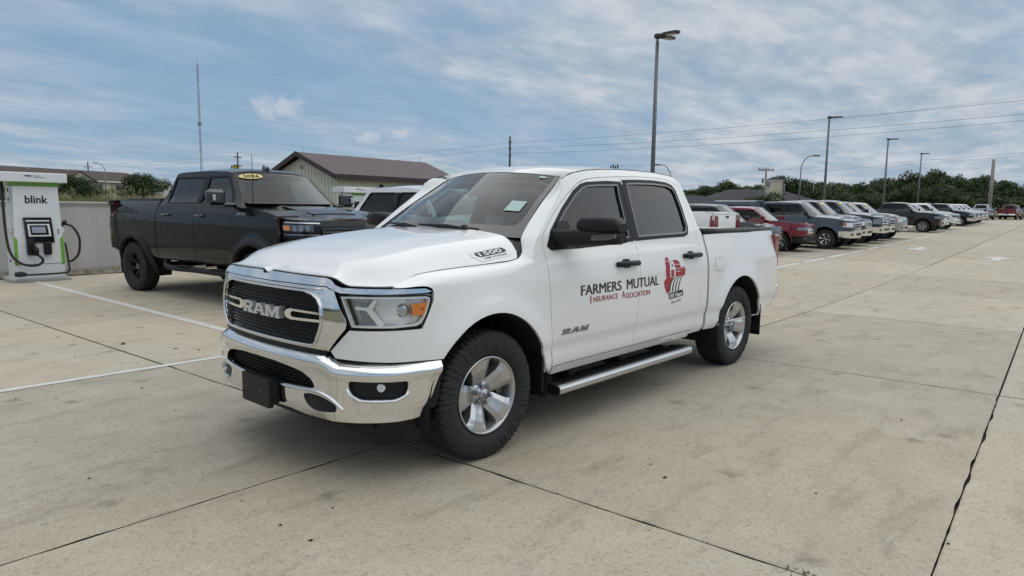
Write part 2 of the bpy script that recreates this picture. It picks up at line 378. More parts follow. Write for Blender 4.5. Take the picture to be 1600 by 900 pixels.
# ------------------------------------------------------------------ interpolation tables
def smooth_tab(T):
    T = sorted(T); n = len(T); X = [t[0] for t in T]; Y = [t[1] for t in T]
    h = [X[i+1]-X[i] for i in range(n-1)]; d = [(Y[i+1]-Y[i])/h[i] for i in range(n-1)]
    mm = [d[0]]+[0 if d[i-1]*d[i] <= 0 else 2*d[i-1]*d[i]/(d[i-1]+d[i]) for i in range(1, n-1)]+[d[-1]]
    def f(x):
        if x <= X[0]: return Y[0]+mm[0]*(x-X[0])
        if x >= X[-1]: return Y[-1]+mm[-1]*(x-X[-1])
        i = bisect.bisect_right(X, x)-1; t = (x-X[i])/h[i]
        return (1+2*t)*(1-t)**2*Y[i]+t*(1-t)**2*h[i]*mm[i]+t*t*(3-2*t)*Y[i+1]+t*t*(t-1)*h[i]*mm[i+1]
    return f
def plan_curve(pts, tail=False):
    """half plan outline from the nose round to the side (and to the tail when it ends at y = 0)"""
    P = [(pts[1][0], -pts[1][1])]+list(pts)+[(pts[-2][0], -pts[-2][1]) if tail else (2*pts[-1][0]-pts[-2][0], 2*pts[-1][1]-pts[-2][1])]
    out = []
    for i in range(1, len(P)-2):
        p0, p1, p2, p3 = P[i-1:i+3]
        for k in range(24):
            t = k/24
            out.append(tuple(.5*(2*b+(c-a)*t+(2*a-5*b+4*c-d)*t*t+(3*b-a-3*c+d)*t**3) for a, b, c, d in zip(p0, p1, p2, p3)))
    out.append(tuple(pts[-1])); S = [0.]
    for a, b in zip(out, out[1:]): S.append(S[-1]+math.dist(a, b))
    Nn = []
    for i in range(len(out)):
        a = out[max(0, i-1)]; b = out[min(len(out)-1, i+1)]; tx, ty = b[0]-a[0], b[1]-a[1]; l = math.hypot(tx, ty); Nn.append((ty/l, -tx/l))
    Nn[0] = (1., 0.)
    if tail: Nn[-1] = (-1., 0.)
    def f(s):
        if s >= S[-1]: return (out[-1][0]-(0 if tail else s-S[-1]), out[-1][1], *Nn[-1])
        i = min(len(S)-2, max(0, bisect.bisect_right(S, s)-1)); t = (s-S[i])/(S[i+1]-S[i])
        x = out[i][0]*(1-t)+out[i+1][0]*t; y = out[i][1]*(1-t)+out[i+1][1]*t
        nx = Nn[i][0]*(1-t)+Nn[i+1][0]*t; ny = Nn[i][1]*(1-t)+Nn[i+1][1]*t; l = math.hypot(nx, ny)
        return (x, y, nx/l, ny/l)
    f.length = S[-1]
    def s_at(x):
        lo, hi = 0., S[-1]+12*(not tail)
        for _ in range(44):
            q = (lo+hi)/2
            if f(q)[0] > x: lo = q
            else: hi = q
        return lo
    return f, s_at
def hermite(p0, t0, p1, t1, n):
    out = []
    for i in range(n+1):
        t = i/n; out.append(p0*(1+2*t)*(1-t)**2 + t0*t*(1-t)**2 + p1*t*t*(3-2*t) + t1*t*t*(t-1))
    return out
def polyline_at(pts, n):
    """n+1 evenly spaced points along a 3-D polyline"""
    pts = [Vector(p) for p in pts]; S = [0.]
    for a, b in zip(pts, pts[1:]): S.append(S[-1]+(b-a).length)
    out = []
    for k in range(n+1):
        s = S[-1]*k/n; i = min(len(S)-2, bisect.bisect_right(S, s)-1); i = max(i, 0); t = (s-S[i])/max(1e-9, S[i+1]-S[i]); out.append(pts[i].lerp(pts[i+1], min(1, t)))
    return out
def spline(pts, n=8):
    pts = [Vector(p) for p in pts]; P = [pts[0]*2-pts[1]]+pts+[pts[-1]*2-pts[-2]]; out = []
    for i in range(1, len(P)-2):
        for k in range(n):
            t = k/n; a, b, c, d = P[i-1:i+3]; out.append(.5*(2*b+(c-a)*t+(2*a-5*b+4*c-d)*t*t+(3*b-a-3*c+d)*t**3))
    return out+[pts[-1]]

# ------------------------------------------------------------------ lettering
def text_shape(s, bold=0., spacing=1., shear=0.):
    c = bpy.data.curves.new('lettering', 'FONT'); c.body = s; c.size = 1; c.offset = bold; c.space_character = spacing; c.shear = shear; c.resolution_u = 3
    o = bpy.data.objects.new('lettering', c); COL.objects.link(o)
    dg = bpy.context.evaluated_depsgraph_get(); me = bpy.data.meshes.new_from_object(o.evaluated_get(dg))
    vs = [(v.co.x, v.co.y) for v in me.vertices]; fs = [tuple(p.vertices) for p in me.polygons]
    bpy.data.objects.remove(o); bpy.data.meshes.remove(me); bpy.data.curves.remove(c)
    x0, x1 = min(v[0] for v in vs), max(v[0] for v in vs); y0, y1 = min(v[1] for v in vs), max(v[1] for v in vs)
    return [((x-x0)/(x1-x0), (y-y0)/(y1-y0)) for x, y in vs], fs
def text_on(mb, s, fn, **k):
    """fn(u, v) with u, v in 0..1 over the lettering's box"""
    vs, fs = text_shape(s, **k); mb.add([fn(u, v) for u, v in vs], fs); return mb
# ================================================================== SETTING: ground, lot, markings
def ground_mat(name, cols, scales=(.15, 1.2), bump=.3):
    m, nt, b = _princ(name); N = nt.nodes.new; L = nt.links.new; g = N('ShaderNodeNewGeometry')
    n1 = N('ShaderNodeTexNoise'); n1.inputs['Scale'].default_value = scales[0]; n1.inputs['Detail'].default_value = 6; L(g.outputs['Position'], n1.inputs['Vector'])
    n2 = N('ShaderNodeTexNoise'); n2.inputs['Scale'].default_value = scales[1]; n2.inputs['Detail'].default_value = 8; L(g.outputs['Position'], n2.inputs['Vector'])
    a = N('ShaderNodeMix'); a.data_type = 'RGBA'; L(n1.outputs['Fac'], a.inputs[0]); a.inputs[6].default_value = (*cols[0], 1); a.inputs[7].default_value = (*cols[1], 1)
    c = N('ShaderNodeMix'); c.data_type = 'RGBA'; mr = N('ShaderNodeMapRange'); mr.inputs['From Min'].default_value = .4; mr.inputs['From Max'].default_value = .7; L(n2.outputs['Fac'], mr.inputs['Value'])
    L(mr.outputs[0], c.inputs[0]); L(a.outputs[2], c.inputs[6]); c.inputs[7].default_value = (*cols[2], 1); L(c.outputs[2], b.inputs['Base Color'])
    b.inputs['Roughness'].default_value = .9; bp = N('ShaderNodeBump'); bp.inputs['Strength'].default_value = bump; L(n2.outputs['Fac'], bp.inputs['Height']); L(bp.outputs[0], b.inputs['Normal'])
    return m
def concrete_mat():
    m, nt, b = _princ('concrete'); N = nt.nodes.new; L = nt.links.new; g = N('ShaderNodeNewGeometry'); oi = N('ShaderNodeObjectInfo')
    def noise(sc, det, rg=.55, sx=1.):
        n = N('ShaderNodeTexNoise'); n.inputs['Scale'].default_value = sc; n.inputs['Detail'].default_value = det; n.inputs['Roughness'].default_value = rg
        if sx != 1.:
            mp = N('ShaderNodeMapping'); mp.inputs['Scale'].default_value = (1, sx, 1); L(g.outputs['Position'], mp.inputs[0]); L(mp.outputs[0], n.inputs['Vector'])
        else: L(g.outputs['Position'], n.inputs['Vector'])
        return n.outputs['Fac']
    def mr(v, a, c, d, e):
        q = N('ShaderNodeMapRange'); q.inputs['From Min'].default_value = a; q.inputs['From Max'].default_value = c; q.inputs['To Min'].default_value = d; q.inputs['To Max'].default_value = e; L(v, q.inputs['Value']); return q.outputs[0]
    def mix(f, a, c, mode='MIX'):
        q = N('ShaderNodeMix'); q.data_type = 'RGBA'; q.blend_type = mode
        for i, v in ((0, f), (6, a), (7, c)):
            if isinstance(v, tuple): q.inputs[i].default_value = (*v, 1)
            elif isinstance(v, float): q.inputs[i].default_value = v
            else: L(v, q.inputs[i])
        return q.outputs[2]
    col = mix(mr(noise(.55, 6), .35, .65, 0, 1), (.480, .400, .284), (.475, .420, .326))       # warm tan to grey patches
    col = mix(mr(noise(.23, 4), .42, .66, 0, .75), col, (.405, .370, .302))                    # large greyer areas
    col = mix(mr(noise(2.6, 7, .66), .45, .70, 0, .60), col, (.55, .505, .41))                # pale scuffs
    col = mix(mr(noise(1.35, 8, .66, 3.2), .52, .72, 0, .60), col, (.24, .205, .155))         # brown drip stains
    col = mix(mr(noise(.9, 9, .72), .60, .72, 0, .40), col, (.185, .17, .14))                 # oily marks
    def grains(sc):
        v = N('ShaderNodeTexVoronoi'); v.inputs['Scale'].default_value = sc; L(g.outputs['Position'], v.inputs['Vector']); q = N('ShaderNodeSeparateColor'); L(v.outputs['Color'], q.inputs[0]); return q.outputs[0]
    sp = grains(150.); col = mix(mr(sp, .62, 1., 0, .42), col, (.20, .175, .135)); col = mix(mr(sp, .30, .0, 0, .34), col, (.58, .53, .44))
    sp2 = grains(52.); col = mix(mr(sp2, .86, .97, 0, .26), col, (.19, .165, .13))
    vo = N('ShaderNodeTexVoronoi'); vo.inputs['Scale'].default_value = .85; vo.voronoi_dimensions = '2D'; L(g.outputs['Position'], vo.inputs['Vector'])
    qd = N('ShaderNodeMath'); qd.operation = 'ADD'; nz = N('ShaderNodeMath'); nz.operation = 'MULTIPLY_ADD'; L(noise(14., 4), nz.inputs[0]); nz.inputs[1].default_value = .16; nz.inputs[2].default_value = -.08; L(vo.outputs['Distance'], qd.inputs[0]); L(nz.outputs[0], qd.inputs[1])
    col = mix(mr(qd.outputs[0], .07, .0, 0, .55), col, (.13, .12, .10))                          # old drip spots
    tone = mr(oi.outputs['Random'], 0, 1, .88, 1.05); v = N('ShaderNodeHueSaturation'); L(tone, v.inputs['Value']); v.inputs['Saturation'].default_value = 1.0; L(col, v.inputs['Color'])
    L(v.outputs[0], b.inputs['Base Color']); b.inputs['Roughness'].default_value = .82; b.inputs['Specular IOR Level'].default_value = .35
    bp = N('ShaderNodeBump'); bp.inputs['Strength'].default_value = .35; bp.inputs['Distance'].default_value = .004; L(sp, bp.inputs['Height']); L(bp.outputs[0], b.inputs['Normal'])
    return m
CONC = concrete_mat()
SOIL = ground_mat('joint_soil', ((.030, .026, .020), (.055, .046, .034), (.018, .016, .013)), (2., 9.))
MEADOW = ground_mat('meadow', ((.085, .10, .035), (.15, .135, .06), (.20, .17, .095)), (.05, .5))
LINEW = mat('worn_white_road_paint', (.66, .65, .61), .7, var=.16, scale=5., coords='Object', bump=.15, bscale=90)

# base ground sheet reaching the horizon
mb = MB()
xs = sorted(set([-3000, -1500, -800, -400, -250, -180, -140, -112] + list(range(-108, 13, 6)) + [20, 40, 80, 160, 400, 1000, 3000]))
ys = sorted(set([-3000, -1500, -800, -400, -250, -160, -100, -60, -40, -28] + list(range(-20, 16, 4)) + [24, 40, 80, 160, 400, 1000, 3000]))
def zfar(x, y): return min(zg(x, y), 2.6 + .0005*math.hypot(x, y))
mb.grid([[(x, y, zfar(x, y)-.05) for y in ys] for x in xs])
mb.build('ground', MEADOW, kind='structure')

# the lot: slabs of concrete, each its own piece, over dark joint soil
LOT = (-108., 8.8, -12.85, 13.2)
def yj(k, x):
    y0, s = [(-12.85, 0.), (-9.55, .01), (-6.25, -.03), (-3.10, .0), (.30, .005), (3.36, .045), (6.6, .02), (9.9, .0), (13.2, .0)][k]
    return y0 + s*max(x, -9) + .047*min(0, x+9)
XJ = [8.8, 4.45, .16] + [-4.05-4.16*i for i in range(26)]
def xj(i, y): return XJ[i] - (.065*(y-1) if i > 1 else 0.)
def joint_pt(i, k):
    y = yj(k, XJ[i]); return Vector((xj(i, y), y))
mb = MB(); rows = []
for x in range(-114, 11, 4): rows.append([(x, y + .047*min(0, x+9), zg(x, y)-.03) for y in (-12.9, -9, -4, 0, 4, 9, 13.3)])
mb.grid(rows)
lot = mb.build('parking_lot', SOIL, kind='structure')
rnd = random.Random(11)
for i in range(len(XJ)-1):
    for k in range(8):
        A, B, C, D = joint_pt(i, k), joint_pt(i+1, k), joint_pt(i+1, k+1), joint_pt(i, k+1)
        cen = (A+B+C+D)/4; dist = math.hypot(cen.x-CAM.x, cen.y-CAM.y); near = dist < 8.5
        ctr = cen; loop = []; corners = [A, B, C, D]
        for q in range(4):
            a, b = corners[q], corners[(q+1) % 4]; L_ = (b-a).length; n = int(L_/.06) if near else (int(L_/.4) if dist < 25 else 2)
            t = (b-a)/L_; nrm_ = Vector((-t.y, t.x));
            if (ctr-a).dot(nrm_) < 0: nrm_ = -nrm_
            for j in range(n):
                p = a + t*L_*j/n; e = .0035
                if near:
                    w = mnoise.noise(Vector((p.x*3.1, p.y*3.1, q*7.))); w2 = mnoise.noise(Vector((p.x*11, p.y*11, 3.)))
                    e = .0036 + max(0, w-.06)*.023 + max(0, w2)*.005
                elif dist < 25: e = .008
                else: e = .014
                loop.append(p + nrm_*e if j else p + (ctr-p).normalized()*e*1.4)
        n = len(loop); rim2 = [p + (ctr-p)*(.012/max(.1, (ctr-p).length)) for p in loop]; dz = rnd.uniform(-.0015, .0015)
        z = lambda p: zg(p.x, p.y)+dz
        vs = [(p.x, p.y, z(p)-.035) for p in loop] + [(p.x, p.y, z(p)-.004) for p in loop] + [(p.x, p.y, z(p)) for p in rim2] + [(ctr.x, ctr.y, z(ctr))]
        F = []
        for j in range(n):
            jn = (j+1) % n
            F += [(j, jn, n+jn, n+j), (n+j, n+jn, 2*n+jn, 2*n+j), (2*n+j, 2*n+jn, 3*n)]
        s = MB(); s.add(vs, F); s.mi = [1 if q % 3 == 0 else 0 for q in range(len(F))]; s.build('concrete_slab', [CONC, SOIL], lot)      # edges in the joint are caked with dirt

def stripe(mb, a, b, w, lift=.004, n=None, jag=.25):
    """painted stripe between two ground points; worn, slightly ragged edge"""
    a, b = Vector(a), Vector(b); t = (b-a); L_ = t.length; t /= L_; q = Vector((-t.y, t.x)); n = n or max(1, int(L_/.12)); r1, r2 = [], []
    for i in range(n+1):
        p = a+t*L_*i/n; j1 = rnd.uniform(-jag, jag)*w*.12; j2 = rnd.uniform(-jag, jag)*w*.12
        for r_, s_, jj in ((r1, .5, j1), (r2, -.5, j2)):
            v = p+q*(w*s_+jj); r_.append((v.x, v.y, zg(v.x, v.y)+lift))
    return mb.grid([r1, r2], smooth=False)
def marking(name, label, segs, w, group=None, cat='road marking'):
    mb = MB()
    for a, b in segs: stripe(mb, a, b, w)
    return mb.build(name, LINEW, kind='structure')
marking('stall_line', None, [((-.56, -12.3), (-.88, -3.2))], .115)
marking('aisle_line', None, [((3.6, -3.02), (-9.5, -3.02))], .095)
yf = lambda x: -3.65+.0472*(x+26)
mb = MB(); x = -15.3
while x > -100:
    x2 = x-2.9; stripe(mb, (x-.25, yf(x-.25)), (x2+.25, yf(x2+.25)), .15, n=3); x = x2
mb.build('row_front_line', LINEW, kind='structure')
mb = MB(); x = -15.3
while x > -100:
    stripe(mb, (x-.05, yf(x)-.1), (x+.27, yf(x)-5.6), .11, n=4, lift=.005); x -= 2.9
mb.build('row_stall_lines', LINEW, kind='structure')
def arrow(x, y, rz, l=2.4):
    mb = MB(); c, s = math.cos(rz), math.sin(rz)
    def fn(u, v, d): X, Y = x+u*c-v*s, y+u*s+v*c; return (X, Y, zg(X, Y)+d)
    P = [(-l/2, -.12), (l*.05, -.12), (l*.05, -.48), (l/2, 0), (l*.05, .48), (l*.05, .12), (-l/2, .12)]
    mb.prism(P, fn, .002, .006); mb.build('direction_arrow', LINEW, kind='structure')
arrow(-25.6, .8, R(183)); arrow(-29.6, -2.35, R(3))

# weeds, dirt crumbs in the joints
WEED = mat('weed_green', (.06, .085, .025), .7, var=.4, scale=30, col2=(.11, .10, .04))
mb = MB(); mb2 = MB()
def tuft(mb, x, y, n, h, spread):
    for _ in range(n):
        a = rnd.uniform(0, 6.28); r_ = rnd.uniform(0, spread); p = Vector((x+r_*math.cos(a), y+r_*math.sin(a)*.35, zg(x, y)-.02)); hh = h*rnd.uniform(.4, 1)
        b = rnd.uniform(0, 6.28); d = Vector((math.cos(b), math.sin(b), 0)); tip = p+d*hh*rnd.uniform(.4, 1.4)+Vector((0, 0, hh)); w = Vector((-d.y, d.x, 0))*.004
        mid = p.lerp(tip, .5)+Vector((0, 0, hh*.2)); mb.add([p-w, p+w, mid+w, mid-w, tip], [(0, 1, 2, 3), (3, 2, 4)])
jx = lambda y: xj(2, y)
for y, n, h, s in ((-1.98, 26, .022, .05), (-1.88, 22, .020, .05), (-1.42, 26, .02, .055), (-1.30, 18, .018, .04), (-.85, 8, .016, .02), (-.55, 8, .014, .02), (-.28, 12, .014, .04),
                   (1.62, 40, .022, .06), (1.76, 24, .018, .06), (1.88, 34, .02, .06), (2.30, 26, .018, .05), (2.5, 8, .012, .03), (2.88, 16, .03, .03), (2.95, 16, .04, .03)):
    tuft(mb, jx(y), y, n, h, s)
for _ in range(60):
    y = rnd.uniform(-9, 3); tuft(mb, jx(y), y, 3, .010, .03)
mb.build('joint_weeds', WEED, kind='stuff')
CRUMB = mat('dirt_crumbs', (.05, .042, .032), .9, var=.4, scale=40)
mb = MB()
def pebble(mb, x, y, z, r, rn):
    pts = []
    for a, e in ((0, 0), (72, 8), (144, -6), (216, 4), (288, -3)):
        k = r*rn.uniform(.7, 1.25); pts.append((x+k*math.cos(R(a)), y+k*math.sin(R(a)), z+r*.25+r*.1*rn.uniform(-1, 1)))
    top = (x+rn.uniform(-.2, .2)*r, y+rn.uniform(-.2, .2)*r, z+r*rn.uniform(.6, .95)); bot = (x, y, z-r*.1)
    mb.add(pts+[top, bot], [(i, (i+1) % 5, 5) for i in range(5)]+[((i+1) % 5, i, 6) for i in range(5)])
for _ in range(360):
    y = rnd.uniform(-8, 3.2); pebble(mb, jx(y)+rnd.gauss(0, .012), y, zg(0, y)-.008, rnd.uniform(.003, .009), rnd)
for _ in range(150):
    x, y = rnd.uniform(-3, 2.2), rnd.uniform(-9, 3.4); pebble(mb, x, y, zg(x, y), rnd.uniform(.003, .010), rnd)
for x, y, r_ in ((.36, -4.4, .03), (.05, -3.75, .022), (-.1, -3.5, .02), (-.5, 1.95, .016), (.9, -2.3, .016), (1.35, 1.1, .014)): pebble(mb, x, y, zg(x, y)-.004, r_, rnd)
mb.build('ground_debris', CRUMB, kind='stuff')

# ------------------------------------------------------------------ retaining wall, gravel strip, bank
def wall_mat():
    m, nt, b = _princ('cast_concrete'); N = nt.nodes.new; L = nt.links.new; g = N('ShaderNodeNewGeometry')
    mp = N('ShaderNodeMapping'); mp.inputs['Scale'].default_value = (1.3, 1.3, .25); L(g.outputs['Position'], mp.inputs[0])
    n = N('ShaderNodeTexNoise'); n.inputs['Scale'].default_value = 1.3; n.inputs['Detail'].default_value = 8; n.inputs['Roughness'].default_value = .65; L(mp.outputs[0], n.inputs['Vector'])
    n2 = N('ShaderNodeTexNoise'); n2.inputs['Scale'].default_value = 1.1; n2.inputs['Detail'].default_value = 7; L(g.outputs['Position'], n2.inputs['Vector'])
    r = N('ShaderNodeMapRange'); r.inputs['From Min'].default_value = .40; r.inputs['From Max'].default_value = .68; L(n.outputs['Fac'], r.inputs['Value'])
    a = N('ShaderNodeMix'); a.data_type = 'RGBA'; L(n2.outputs['Fac'], a.inputs[0]); a.inputs[6].default_value = (.56, .545, .50, 1); a.inputs[7].default_value = (.45, .44, .405, 1)
    c = N('ShaderNodeMix'); c.data_type = 'RGBA'; mu = N('ShaderNodeMath'); mu.operation = 'MULTIPLY'; mu.inputs[1].default_value = .38; L(r.outputs[0], mu.inputs[0]); L(mu.outputs[0], c.inputs[0]); L(a.outputs[2], c.inputs[6]); c.inputs[7].default_value = (.25, .245, .235, 1)
    L(c.outputs[2], b.inputs['Base Color']); b.inputs['Roughness'].default_value = .85
    bp = N('ShaderNodeBump'); bp.inputs['Strength'].default_value = .2; L(n2.outputs['Fac'], bp.inputs['Height']); L(bp.outputs[0], b.inputs['Normal'])
    return m
WALLC = wall_mat(); CAPC = mat('pale_wall_cap', (.46, .45, .42), .85, var=.12, scale=4)
WY = -14.15; WZ = 1.56
wl = empty('retaining_wall', (-1., WY, 0), label='long low grey concrete retaining wall behind the chargers and black pickup', cat='wall')
for i, x0 in enumerate([7.0-2.44*k for k in range(-3, 7)]):
    s = MB(); s.box((x0-1.22+1., 0, WZ/2-.1), (2.432, .26, WZ+.2), bev=.008); o = s.build('wall_panel', WALLC, wl)
    s = MB(); s.box((x0-1.22+1., .0, WZ+.028), (2.434, .32, .056), bev=.008); s.build('wall_cap', CAPC, wl)
mb = MB(); mb.grid([[(x, y, zg(x, y)+.015+.05*math.sin(x*3+y*5)*.2+(.04 if y < -13.4 else 0)) for y in (-14.05, -13.6, -13.2, -12.86)] for x in [12-.5*i for i in range(46)]])
mb.build('gravel_bed', ground_mat('gravel_dirt', ((.20, .17, .13), (.27, .24, .19), (.12, .10, .075)), (2., 14.), .6), kind='structure')
GRAV = mat('gravel_stone', (.34, .30, .25), .9, var=.35, scale=3.2, col2=(.18, .16, .14))
mb = MB(); rg = random.Random(5)
for _ in range(3000):
    x, y = rg.uniform(-7.5, 5), rg.uniform(-14.0, -12.82); pebble(mb, x, y, zg(x, y)+.02+(.03 if y < -13.4 else 0), rg.uniform(.012, .035), rg)
mb.build('gravel', GRAV, kind='stuff')
DRY = mat('dry_weeds', (.20, .15, .085), .9, var=.3, scale=20, col2=(.09, .075, .04))
mb = MB()
for _ in range(260):
    x, y = rg.uniform(-7.5, 4), rg.uniform(-13.9, -12.9); h = rg.uniform(.05, .17)
    for _k in range(9):
        b = rg.uniform(0, 6.28); d = Vector((math.cos(b), math.sin(b), 0)); p = Vector((x, y, zg(x, y)))+d*.03; tip = p+d*h*rg.uniform(.3, .9)+Vector((0, 0, h*rg.uniform(.5, 1))); w = Vector((-d.y, d.x, 0))*.006
        mb.add([p-w, p+w, tip], [(0, 1, 2)])
mb.build('dry_weed_clumps', DRY, kind='stuff')

# higher ground behind the wall
def bank_z(x, y): return 1.50 + .0115*max(0, -y-14) + .05*mnoise.noise(Vector((x*.3, y*.3, 0)))
mb = MB(); bx = [-10, -6, -2, 2, 6, 10, 16, 24, 36, 55, 80, 120, 180, 300, 500]; by = [-14.0, -15, -17, -20, -26, -34, -50, -70, -100, -140, -200, -300, -500]
rows = [[(x+(-.12*(y+14) if x < 0 else 0)*-1.*.0 - max(0, -y-14)*.62*(1 if x == -10 else 0), y, bank_z(x, y)) for y in by] for x in bx]
rows.insert(0, [(p[0]-2.0, p[1], -.05) for p in rows[0]])
mb.grid(rows); mb.build('grass_bank', MEADOW, kind='structure')
GRASS = mat('tall_dry_grass', (.20, .18, .07), .9, var=.3, scale=.8, coords='Object', col2=(.115, .125, .045))
mb = MB(); rg = random.Random(9)
def blade(mb, p, h, w, rg, lean=.35):
    b = rg.uniform(0, 6.28); d = Vector((math.cos(b), math.sin(b), 0)); a = rg.uniform(0, 6.28); q = Vector((math.cos(a), math.sin(a), 0))*w
    tip = p+d*h*rg.uniform(0, lean)+Vector((0, 0, h)); mb.add([p-q, p+q, tip], [(0, 1, 2)])
for _ in range(15000):
    y = -14.3-abs(rg.gauss(0, 1))*9; x = rg.uniform(-7, 9)-(y+14)*rg.uniform(-.35, .9)
    blade(mb, Vector((x, y, bank_z(x, y)-.03)), rg.uniform(.06, .24)*(1 if y > -22 else 1.6), .010+.0012*abs(y+14), rg)
for _ in range(260):
    y = -15.5-abs(rg.gauss(0, 1))*8; x = rg.uniform(-6, 6)-(y+14)*rg.uniform(-.2, .8)
    h = rg.uniform(.3, .62); p = Vector((x, y, bank_z(x, y)-.03)); blade(mb, p, h, .012, rg, .2)
    for _k in range(5): blade(mb, p+Vector((rg.uniform(-.04, .04), rg.uniform(-.04, .04), h*.7)), .16, .022, rg, .6)
mb.build('tall_grass', GRASS, kind='stuff')
# ================================================================== TREES
def leaf_mat(name, c1, c2, c3):
    m, nt, b = _princ(name); N = nt.nodes.new; L = nt.links.new; g = N('ShaderNodeNewGeometry'); oi = N('ShaderNodeObjectInfo')
    n = N('ShaderNodeTexNoise'); n.inputs['Scale'].default_value = .55; n.inputs['Detail'].default_value = 4; L(g.outputs['Position'], n.inputs['Vector'])
    r = N('ShaderNodeMapRange'); r.inputs['From Min'].default_value = .36; r.inputs['From Max'].default_value = .64; L(n.outputs['Fac'], r.inputs['Value'])
    a = N('ShaderNodeMix'); a.data_type = 'RGBA'; L(r.outputs[0], a.inputs[0]); a.inputs[6].default_value = (*c1, 1); a.inputs[7].default_value = (*c2, 1)
    c = N('ShaderNodeMix'); c.data_type = 'RGBA'; mu = N('ShaderNodeMath'); mu.operation = 'MULTIPLY'; mu.inputs[1].default_value = .55; L(oi.outputs['Random'], mu.inputs[0]); L(mu.outputs[0], c.inputs[0]); L(a.outputs[2], c.inputs[6]); c.inputs[7].default_value = (*c3, 1)
    L(c.outputs[2], b.inputs['Base Color']); b.inputs['Roughness'].default_value = .6; b.inputs['Specular IOR Level'].default_value = .25
    return m
LEAF = leaf_mat('broadleaf_foliage', (.022, .040, .014), (.078, .118, .036), (.050, .066, .022))
LEAF2 = leaf_mat('bush_foliage', (.018, .036, .010), (.045, .078, .020), (.034, .052, .015))
BARK = mat('bark', (.10, .08, .06), .9, var=.3, scale=6, bump=.5, bscale=30)
def crown_mesh(seed, n, rx, rz, leaf, lobes, z0):
    rn = random.Random(seed); mb = MB(); C = []
    for i in range(lobes):
        a = rn.uniform(0, 6.28); e = rn.uniform(-.7, 1.); q = rn.uniform(.35, .85)
        C.append((Vector((rx*q*math.cos(a)*math.sqrt(max(.1, 1-e*e)), rx*q*math.sin(a)*math.sqrt(max(.1, 1-e*e)), z0+rz*(1+e*.75))), rx*rn.uniform(.25, .46)))
    C.append((Vector((0, 0, z0+rz)), rx*.55))
    for _ in range(n):
        c, r = rn.choice(C); d = Vector((rn.gauss(0, 1), rn.gauss(0, 1), rn.gauss(0, 1))).normalized(); p = c+d*r*rn.uniform(.55, 1.05)*Vector((1, 1, .85)).length/1.65
        if p.z < z0*.5: p.z = z0*.5+rn.uniform(0, z0*.5)
        u = Vector((rn.gauss(0, 1), rn.gauss(0, 1), rn.gauss(0, 1)+.2)).normalized(); v = (d+u*.9).normalized(); w = v.orthogonal().normalized(); x = v.cross(w); s = leaf*rn.uniform(.5, 1.15)
        mb.add([p-w*s*.5, p+x*s*.35, p+w*s*.6, p-x*s*.35], [(0, 1, 2, 3)])
    return mb
def trunk_mesh(seed, h, r, lean=.06):
    rn = random.Random(seed+99); mb = MB(); P = [Vector((0, 0, -.3))]
    for i in range(1, 6): P.append(Vector((rn.uniform(-1, 1)*lean*i*h/8, rn.uniform(-1, 1)*lean*i*h/8, h*i/5)))
    mb.tube(P, [r*(1-.15*i) for i in range(6)], 7)
    for k in range(5):
        b = P[2+k % 3]; a = rn.uniform(0, 6.28); l = h*rn.uniform(.35, .6); e = b+Vector((math.cos(a)*l*.75, math.sin(a)*l*.75, l*.7)); mb.tube([b, b.lerp(e, .5)+Vector((0, 0, l*.05)), e], [r*.42, r*.28, r*.1], 6)
    return mb
TREES = []
for sd in range(6):
    c = crown_mesh(sd, 4600, 5.0, 4.3, .55, 19, 2.0); t = trunk_mesh(sd, 8.5, .26)
    r_ = empty('broadleaf_tree'); c.build('crown', LEAF, r_, recalc=False); t.build('trunk', BARK, r_); TREES.append(r_)
BUSH = []
for sd in range(4):
    c = crown_mesh(sd+40, 8000, 2.6, 1.7, .20, 22, .35); t = trunk_mesh(sd+40, 2.4, .10)
    r_ = empty('round_tree'); c.build('crown', LEAF2, r_, recalc=False); t.build('trunk', BARK, r_); BUSH.append(r_)
used = set(); rt = random.Random(3)
def put_tree(protos, name, px, top_y, d, width, label, group, base=None):
    """a tree at bearing px, d metres off, as tall as its top shows; width in metres"""
    p = at_depth(px, top_y, d); b = zg(p.x, p.y) if base is None else base(p.x, p.y)
    pr = protos[rt.randrange(len(protos))]
    o = pr if pr.name not in used else dup_tree(pr); used.add(pr.name)
    ref_w, ref_h = (5.0*2.15, 10.9) if protos is TREES else (2.6*2.1, 3.95)
    o.location = (p.x, p.y, b-.1); s = width/ref_w; o.scale = (s, s*rt.uniform(.85, 1.1), (p.z-b)/ref_h); o.rotation_euler = (0, 0, rt.uniform(0, 6.28))
    tag(o, label, 'tree', group); return o
prof = smooth_tab([(1325, 297), (1350, 281), (1375, 276), (1400, 276), (1430, 268), (1455, 265), (1480, 270), (1500, 274), (1525, 273), (1545, 277), (1565, 280), (1590, 287), (1620, 289), (1680, 292), (1750, 290)])
i = 0
for px in range(1322, 1700, 15):
    d = 122+rt.uniform(-7, 7); put_tree(TREES, 'broadleaf_tree', px+rt.uniform(-4, 4), prof(px)+rt.uniform(-1.0, 4.5), d, rt.uniform(5.2, 7.6), 'dark green broadleaf tree in the dense belt beyond the far end of the lot', 'trees beyond the far end of the lot')
for px in range(1330, 1700, 17):
    d = 112+rt.uniform(-3, 3); put_tree(TREES, 'broadleaf_tree', px+rt.uniform(-5, 5), prof(px)+rt.uniform(18, 30), d, rt.uniform(4.5, 6.5), 'dark green broadleaf tree in the dense belt beyond the far end of the lot', 'trees beyond the far end of the lot')
